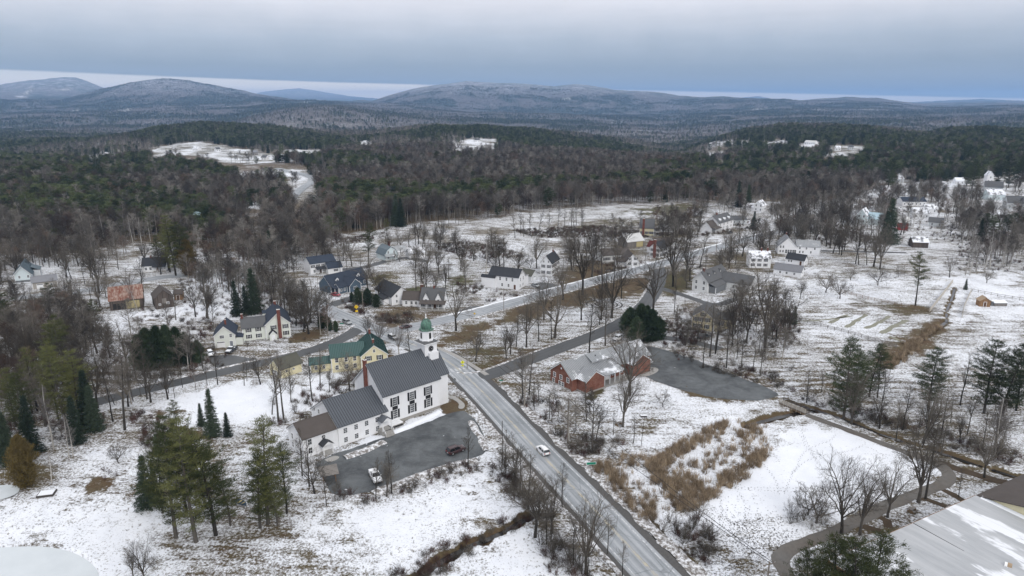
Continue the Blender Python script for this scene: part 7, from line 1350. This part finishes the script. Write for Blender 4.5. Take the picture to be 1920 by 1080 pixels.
VH = [vehicle('car', 'white hatchback driving up the main road past the cattail marsh', 'car', (1018, 849), (1005, 836), 'white_paint', 4.4, 1.85, 1.6),
 vehicle('car', 'dark maroon estate car with roof rails parked in the church car park', 'car', (855, 848), (870, 842.5), 'maroon_paint', 4.7, 1.85, 1.65),
 vehicle('pickup_truck', 'white pickup truck parked on the lower edge of the church car park', 'pickup', (704, 897), (710, 908), 'white_paint', 5.4, 1.95, 1.75, 'pickup'),
 vehicle('car', 'dark car with silver bonnet driving down the upper main road', 'car', (651, 607), (660, 611.5), 'silver_paint', 4.7, 1.85, 1.6),
 vehicle('car', 'maroon car on the fork road just before the junction', 'car', (761, 615.5), (775, 612), 'maroon_paint', 4.6, 1.85, 1.5, 'sedan'),
 vehicle('car', 'snowy dark car on the main road behind the yellow house', 'car', (737, 636), (745, 640), 'dark_paint', 4.6, 1.85, 1.6, snow=True),
 vehicle('car', 'small red car beside the blue cottage', 'car', (630, 555), (636, 556), 'red_paint', 4.4, 1.8, 1.45, 'sedan'),
 vehicle('car', 'silver car on the drive of the white farmhouse by the fork', 'car', (1004, 537.5), (1011, 540), 'silver_paint', 4.6, 1.85, 1.5, 'sedan'),
 vehicle('car', 'white snow-covered car before the pale green garage', 'car', (395, 666), (399, 672), 'white_paint', 4.5, 1.8, 1.5, snow=True),
 vehicle('pickup_truck', 'dark pickup with snow in its bed beside the brick-chimney farmhouse', 'pickup', (434, 659), (427, 664), 'dark_paint', 5.4, 1.95, 1.8, 'pickup', True),
 vehicle('car', 'black car parked below the cream shuttered house', 'car', (1321, 634), (1330, 632), 'dark_paint', 4.7, 1.85, 1.6),
 vehicle('car', 'dark car in front of the three-dormer white house', 'car', (1368, 438), (1376, 436), 'dark_paint', 4.8, 1.9, 1.7),
 vehicle('car', 'white car with snowy roof parked behind the brick building', 'car', (1158, 637), (1150, 641), 'white_paint', 4.5, 1.8, 1.55, snow=True)]
# ================================================================ poles, wires, signs
simple('pole_wood', (.20, .175, .15), .95, .3); simple('dark_pole_wood', (.06, .052, .047), .95, .3); simple('steel', (.35, .36, .37), .5, .1, 2, .4); simple('wire', (.018, .018, .02), .6); simple('sign_green', (.005, .22, .135), .5, .05); simple('sign_yellow', (.80, .78, .03), .5, .05); simple('sign_amber', (.78, .52, .02), .5, .05); simple('transformer_grey', (.40, .41, .42), .5)
def pole(px, py, top, label, wood='pole_wood', arm=True, cans=0, rz=.6, r=.15):
    g = at(px, py); h = hat((px, py), top); o = empty('utility_pole', g, rz, label, 'utility pole', 'utility poles'); m = MB(); m.tube((0, 0, -.3), (0, 0, h), r, r * .7, 8, wood); m.build('post', o)
    if arm:
        m = MB(); m.box(-1.15, 1.15, -.06, .06, h - .55, h - .40, wood); a_ = m.build('crossarm', o); m = MB(); [m.tube((x, 0, h - .40), (x, 0, h - .18), .045, .03, 6, 'transformer_grey') for x in (-1.05, -.5, .5, 1.05)]; m.build('insulators', a_)
    for k in range(cans): m = MB(); m.lathe((0, 0, 0), [(.20, 0), (.25, .05), (.25, .8), (.18, .9), (.06, .95)], 12, 'transformer_grey'); m.build('transformer', o, ((-.48, .48)[k], 0, h - 2.6))
    return g + Vector((0, 0, h - .2))
p1 = pole(1064, 832, 746, 'pale wooden pole with crossarm and two grey transformers by the roadside', cans=2, rz=.2); p2 = pole(681, 585, 541, 'pale wooden pole with crossarm by the dark hedge', rz=.1)
p3 = pole(942, 872, 789, 'slim dark pole above the church car park edge', 'dark_pole_wood', False, r=.11); p4 = pole(876, 691, 637, 'thin grey pole beside the yellow pedestrian sign', arm=False, r=.12); p5 = pole(944.6, 588, 543, 'thin pole on the green beside the fork road', arm=False, r=.11)
p6 = pole(1342, 482, 448, 'wooden pole beside the upper fork road', r=.14); p7 = pole(1688, 351, 331, 'wooden pole with crossarm before the white-roofed house on the far lane', r=.2); p8 = pole(1714, 348.5, 331, 'wooden pole with crossarm standing alone on the far lane', r=.2); p9 = pole(1882, 343, 328, 'wooden pole beside the narrow white house among pines', r=.2); p10 = pole(597, 551, 520, 'thin pole left of the blue cottage', arm=False, r=.1); p11 = pole(1209, 505, 478, 'slim dark pole beside the gabled roadside cottage', 'dark_pole_wood', False, r=.1)
p12 = pole(1432, 1150, 1053, 'pale pole with crossarm at the lower edge of the trampled field', r=.16, rz=.3)
def wire(a, b, sag, label):
    m = MB(); n = 24; P = [a.lerp(b, i / n) - Vector((0, 0, sag * 4 * (i / n) * (1 - i / n))) for i in range(n + 1)]
    for q, r_ in zip(P[:-1], P[1:]): m.tube(q, r_, .045, .045, 4, 'wire', False)
    tag(m.build('overhead_wire'), label, 'wire', 'overhead wires')
wire(p4, p12, 1.2, 'long black wire hanging from the pedestrian-sign pole across the marsh edge'); wire(p2, p4, 1.0, 'black wire passing behind the green church dome'); wire(p4, p1 + Vector((-.5, 0, -.4)), .8, 'short black wire running to the pole with transformers'); wire(p1, p12 + Vector((.6, 0, 0)), 1.5, 'black wire from the transformer pole over the cattails'); wire(p2, p10, .6, 'thin black wire by the blue cottage'); wire(p7, p8, .8, 'thin black wire between the far lane poles')
def sign(name, label, px, py, top, plates, cat='sign', posts=(0,), rz=0, mat='steel'):
    """plates: (form, centre x, height as a share of the post, half width, half height, colour, edge colour)"""
    h = hat((px, py), top); o = empty(name, at(px, py), rz, label, cat)
    for x in posts: m = MB(); m.tube((x, 0, -.2), (x, 0, h), .035, .035, 6, mat); m.build('post', o)
    for form, x, f, hw, hh, c, e in plates:
        m = MB(); z = h * f
        if form == 'diamond': q = [(x - hw, z), (x, z - hh), (x + hw, z), (x, z + hh)]
        else: q = [(x - hw, z - hh), (x + hw, z - hh), (x + hw, z + hh), (x - hw, z + hh)]
        m.prism(q, 'v', -.075, -.045, e); q2 = [(x + (a - x) * .9, z + (b - z) * (.9 if form == 'diamond' else .84)) for a, b in q]; m.prism(q2, 'v', -.085, -.074, c); m.build('plate', o)
    return o, h
s_, h_ = sign('crossing_sign', 'bright yellow pedestrian crossing diamond by the crosswalk', 867.5, 692, 676, [('diamond', 0, .80, .62, .62, 'sign_yellow', 'sign_yellow'), ('box', 0, .42, .36, .20, 'sign_yellow', 'sign_yellow')], rz=.15)
m = MB(); zc = h_ * .80; m.tube((.0, -.10, zc + .26), (0, -.088, zc + .26), .075, .075, 10, 'frame_black'); m.prism([(-.09, zc + .15), (.09, zc + .15), (.05, zc - .06), (.16, zc - .30), (.08, zc - .30), (0, zc - .10), (-.10, zc - .30), (-.18, zc - .30), (-.06, zc - .06)][::-1], 'v', -.10, -.088, 'frame_black'); m.build('walker_symbol', s_)
m = MB(); zc = h_ * .42; m.prism([(-.26, zc + .02), (.06, zc + .02), (.06, zc + .1), (.26, zc - .02), (.06, zc - .13), (.06, zc - .06), (-.26, zc - .06)][::-1], 'v', -.10, -.088, 'frame_black'); m.build('arrow_symbol', s_)
s_, h_ = sign('warning_sign', 'amber ring-marked warning sign by the hedge at the junction', 669, 590, 571, [('diamond', 0, .78, .85, .85, 'sign_amber', 'sign_amber'), ('box', 0, .36, .5, .35, 'sign_amber', 'sign_amber')], rz=.3)
m = MB(); zc = h_ * .78; [m.tube((.26 * math.cos(k * .524), -.10, zc + .26 * math.sin(k * .524)), (.26 * math.cos(k * .524 + .6), -.10, zc + .26 * math.sin(k * .524 + .6)), .05, .05, 5, 'frame_black') for k in range(10)]; m.build('ring_symbol', s_)
sign('warning_sign', 'small yellow sign on the verge of the fork road', 890, 597, 585.5, [('diamond', 0, .8, .42, .42, 'sign_amber', 'sign_amber')])
s_, h_ = sign('guide_sign', 'green road guide sign on two posts among reddish brush', 1108, 884, 866, [('box', 0, .86, 1.15, .32, 'sign_green', 'trim_white')], posts=(-.6, .6), rz=.12)
s_, h_ = sign('street_sign', 'green street name sign on a post at the side road corner', 939.6, 727, 712, [('box', 0, .94, .55, .16, 'sign_green', 'sign_green'), ('box', 0, .70, .3, .12, 'trim_white', 'trim_white')])
sign('notice_sign', 'white notice board on two white posts near the brick building', 1016, 775, 757, [('box', 0, .80, .62, .45, 'trim_white', 'trim_white')], posts=(-.7, .7), mat='trim_white', rz=-.3)
sign('street_sign', 'small green street sign at the lane mouth behind the yellow house', 641, 614, 606, [('box', 0, .92, .7, .18, 'sign_green', 'sign_green')])
g = at(1202, 836); h_ = hat((1202, 836), 780); o = empty('nest_box_post', g, .2, 'tall leaning post carrying a dark flat box beside the marsh', 'post'); o.rotation_euler = (0, .06, .2); m = MB(); m.tube((0, 0, -.2), (0, 0, h_), .07, .05, 6, 'dark_pole_wood'); m.build('post', o); m = MB(); m.box(-.95, .55, -.25, .25, h_ - .3, h_ + .15, 'dark_pole_wood'); m.box(-1.0, .6, -.3, .3, h_ + .15, h_ + .24, 'snow'); m.build('box', o)
# ================================================================ fences, footbridge, small things
def fence(name, label, pts, h, mat, rails=(.45, .85), gap=2.4, solid=False):
    P = [at(*p) for p in pts]; o = empty(name, P[0], 0, label, 'fence'); q = P[0]; k = 0
    for a, b in zip(P[:-1], P[1:]):
        n = max(1, int((b - a).length / gap)); d = (b - a).normalized(); nn = Vector((-d.y, d.x, 0)) * .035; m = MB(); A, B = a - q, b - q
        for f in rails:
            r0 = .07 if not solid else h * .5 / len(rails) * .95; z = h * f
            m.hexa([A - nn + Vector((0, 0, z - r0)), B - nn + Vector((0, 0, z - r0)), B + nn + Vector((0, 0, z - r0)), A + nn + Vector((0, 0, z - r0)), A - nn + Vector((0, 0, z + r0)), B - nn + Vector((0, 0, z + r0)), B + nn + Vector((0, 0, z + r0)), A + nn + Vector((0, 0, z + r0))], mat)
        m.build('rails', o)
        for i in range(n + 1):
            if k > 90: break
            c = A.lerp(B, i / n) + nn * 3; m = MB(); m.box(-.07, .07, -.07, .07, -.2, h, mat); m.build('post', o, c, math.atan2(d.y, d.x)); k += 1
    return o
simple('fence_brown', (.20, .14, .085), .9, .3); simple('fence_pale', (.46, .43, .38), .9, .2); simple('fence_grey', (.20, .19, .18), .9, .3)
fence('rail_fence', 'long grey rail fence below the striped garden beds', [(1502, 603), (1590, 626), (1680, 652)], 1.3, 'fence_grey', (.35, .65, .95))
fence('plank_fence', 'brown plank fence along the muddy garden edge', [(1575, 548), (1627, 562), (1743, 585)], 1.4, 'fence_brown', (.3, .6, .9))
fence('board_fence', 'pale solid board fence running away from the garden corner', [(1743, 585), (1786, 530)], 1.6, 'fence_pale', (.25, .75), solid=True)
fence('board_fence', 'pale board fence beside the hut paddock', [(1804, 596), (1808, 575), (1821, 547)], 1.3, 'fence_pale', (.25, .75), solid=True)
fence('wire_fence', 'low wire and post fence behind the tan hut', [(1822, 547), (1870, 556), (1940, 568)], 1.3, 'fence_grey', (.4, .9))
fence('wire_fence', 'thin pale fence at the top of the snowy right pasture', [(1715, 519), (1786, 530)], 1.3, 'fence_pale', (.4, .9))
fence('rail_fence', 'short white rail fence beside the long white shed', [(1508, 512), (1530, 500), (1524, 494)], 1.2, 'trim_white', (.4, .9))
A, B = at(1459, 757), at(1509, 778); d = (B - A).normalized(); n_ = Vector((-d.y, d.x, 0)); Lb = (B - A).length; rz = math.atan2(d.y, d.x)
o = empty('footbridge', A + n_ * .2, rz, 'wooden footbridge with railings over the brook', 'bridge'); m = MB(); m.box(0, Lb, 0, 1.9, .22, .36, 'silver_boards'); m.box(0, Lb, .05, .2, -.25, .22, 'fence_brown'); m.box(0, Lb, 1.7, 1.85, -.25, .22, 'fence_brown'); m.build('deck', o)
for v_, mt in ((.06, 'fence_pale'), (1.84, 'dark_pole_wood')):
    for i in range(7): m = MB(); x = .1 + (Lb - .2) * i / 6; m.box(x - .06, x + .06, v_ - .06, v_ + .06, -.4, 1.5, mt); m.build('post', o)
    m = MB(); [m.box(0, Lb, v_ - .03, v_ + .03, z - .06, z + .06, mt) for z in (.55, .85, 1.15, 1.45)]; m.build('railing', o)
g = at(88, 927); o = empty('float', g, .25, 'square wooden float heaped with snow near the frozen pond', 'float'); m = MB(); m.box(-1.6, 1.6, -1.2, 1.2, .05, .42, 'dark_pole_wood'); m.build('frame', o); m = MB(); m.box(-1.4, 1.4, -1.0, 1.0, .42, .50, 'snow'); m.build('snow_cover', o)
g = at(450, 944); o = empty('rowing_boat', g, -.5, 'small upturned blue rowing boat on the snow behind the pines', 'boat'); m = MB()
for s_ in (-1, 1): pr = [(-1.6, .0, .30), (-1.5, .45, .5), (0, .68, .55), (1.2, .45, .6), (1.9, 0, .7)]; m.f; [m.poly([(a[0], s_ * a[1], a[2]), (b[0], s_ * b[1], b[2]), (b[0], s_ * b[1] * .55, .05), (a[0], s_ * a[1] * .55, .05)][::s_], 'blue_wall') for a, b in zip(pr[:-1], pr[1:])]
m.poly([(-1.55, -.25, .08), (0, -.37, .08), (1.8, 0, .08), (0, .37, .08), (-1.55, .25, .08)], 'blue_wall'); m.build('hull', o); m = MB(); m.box(-.2, .15, -.6, .6, .4, .46, 'ochre_boards'); m.box(.9, 1.15, -.45, .45, .44, .5, 'ochre_boards'); m.build('seat', o)
def table_(px, py, label, nm='picnic_table'):
    o = empty(nm, at(px, py), .6, label, 'bench' if nm != 'picnic_table' else 'table')
    m = MB(); m.box(-.9, .9, -.38, .38, .70, .76, 'silver_boards'); m.build('table_top', o)
    for s_ in (-1, 1): m = MB(); m.box(-.9, .9, s_ * .72 - .14, s_ * .72 + .14, .42, .47, 'silver_boards'); m.build('bench_seat', o); m = MB(); m.hexa([(s_ * .7 - .05, -.75, -.05), (s_ * .7 + .05, -.75, -.05), (s_ * .7 + .05, .75, -.05), (s_ * .7 - .05, .75, -.05), (s_ * .7 - .05, -.25, .7), (s_ * .7 + .05, -.25, .7), (s_ * .7 + .05, .25, .7), (s_ * .7 - .05, .25, .7)], 'fence_brown'); m.build('leg', o)
table_(1160, 797, 'weathered picnic table under the big bare tree beside the brick building'); table_(1710, 959, 'picnic table on the snow beside the pale-roofed building')
# snow banks ploughed to the edges
strip_mesh('snow_bank', [(646, 858), (690, 842), (720, 828)], 1.2, .0, 'dirty_snow', wob=.5, crown=.35); strip_mesh('snow_bank', [(736, 812), (770, 797), (800, 784), (824, 772)], 1.0, .0, 'snow', wob=.5, crown=.45)
strip_mesh('snow_bank', [(882, 790), (902, 820), (912, 846)], .8, .02, 'dirty_snow', wob=.5, crown=.3); strip_mesh('snow_bank', [(700, 926), (770, 898), (840, 874), (895, 862)], 1.3, .0, 'dirty_snow', wob=.7, crown=.3); strip_mesh('snow_bank', LEFTR, .6, .0, 'dirty_snow', off=3.6, wob=.5, crown=.25); strip_mesh('snow_bank', FORK, .7, .0, 'dirty_snow', off=-4.7, wob=.5, crown=.25); strip_mesh('snow_bank', FORK[3:], .5, .0, 'snow', off=4.7, wob=.5, crown=.25); strip_mesh('snow_bank', SIDE, .5, .0, 'dirty_snow', off=3.8, wob=.4, crown=.2)
# the far road climbing out of the woods
strip_mesh('road', [(543, 376), (556, 362), (572, 350), (588, 340), (584, 332), (566, 326), (540, 322), (520, 316)], 4.5, .5, 'main_asphalt', step=8)
# ---- houses in the far clearings
far = [((361, 283), (371, 283), 'largest white house at the top of the snowy far clearing', 'white_wall', 'snowy_shingle'), ((194, 294), (206, 294), 'pale long house at the start of the far clearing', 'grey_wall', 'snowy_shingle'), ((218, 295), (226, 295), 'small dark-roofed house in the far row', 'white_wall', 'grey_shingle'), ((231, 294), (238, 294), 'last dark-roofed house of the far row', 'white_wall', 'black_shingle'), ((406, 285), (414, 285), 'white cottage low in the far clearing', 'white_wall', 'grey_shingle'),
 ((490, 301), (499, 301), 'white farmhouse beside the tan far field', 'white_wall', 'grey_shingle'), ((476, 291), (484, 291), 'grey barn above the tan far field', 'silver_boards', 'grey_metal'), ((512, 302), (518, 302), 'little white shed beside the far farmhouse', 'white_wall', 'snowy_shingle'), ((456, 336), (464, 336), 'white house beside the bend of the far road', 'white_wall', 'snowy_shingle'), ((680, 271), (688, 271), 'lone white house high on the wooded middle hill', 'white_wall', 'snowy_shingle'), ((890, 267), (900, 267), 'white house at the top of the round hill clearing', 'white_wall', 'grey_shingle'),
 ((1338, 294), (1346, 294), 'white house low on the far valley side', 'white_wall', 'grey_shingle'), ((1450, 274), (1464, 274), 'long white building in the far hillside village', 'white_wall', 'snowy_shingle'), ((1508, 271), (1528, 271), 'wide white hall in the far hillside village', 'white_wall', 'white_metal'), ((1566, 283), (1576, 283), 'white house amid the far village snow', 'white_wall', 'snowy_shingle'), ((1592, 281), (1600, 281), 'grey house amid the far village snow', 'grey_wall', 'grey_shingle'), ((1634, 294), (1650, 294), 'low white shed alone past the far village', 'white_wall', 'white_metal')]
for a_, b_, lb, wl, rf in far:
    b = Bld('house', lb, a_, b_, 'house', 'houses in the far clearings', wl, rf); b.gable(0, b.L, 0, 8, 4.6, 7.6, 'u', rake=False, z0=-3); n = max(2, int(b.L / 4)); b.wins('v-', -.02, [b.L * (k + .5) / n for k in range(n)], (1.6,), 1.1, 1.6)
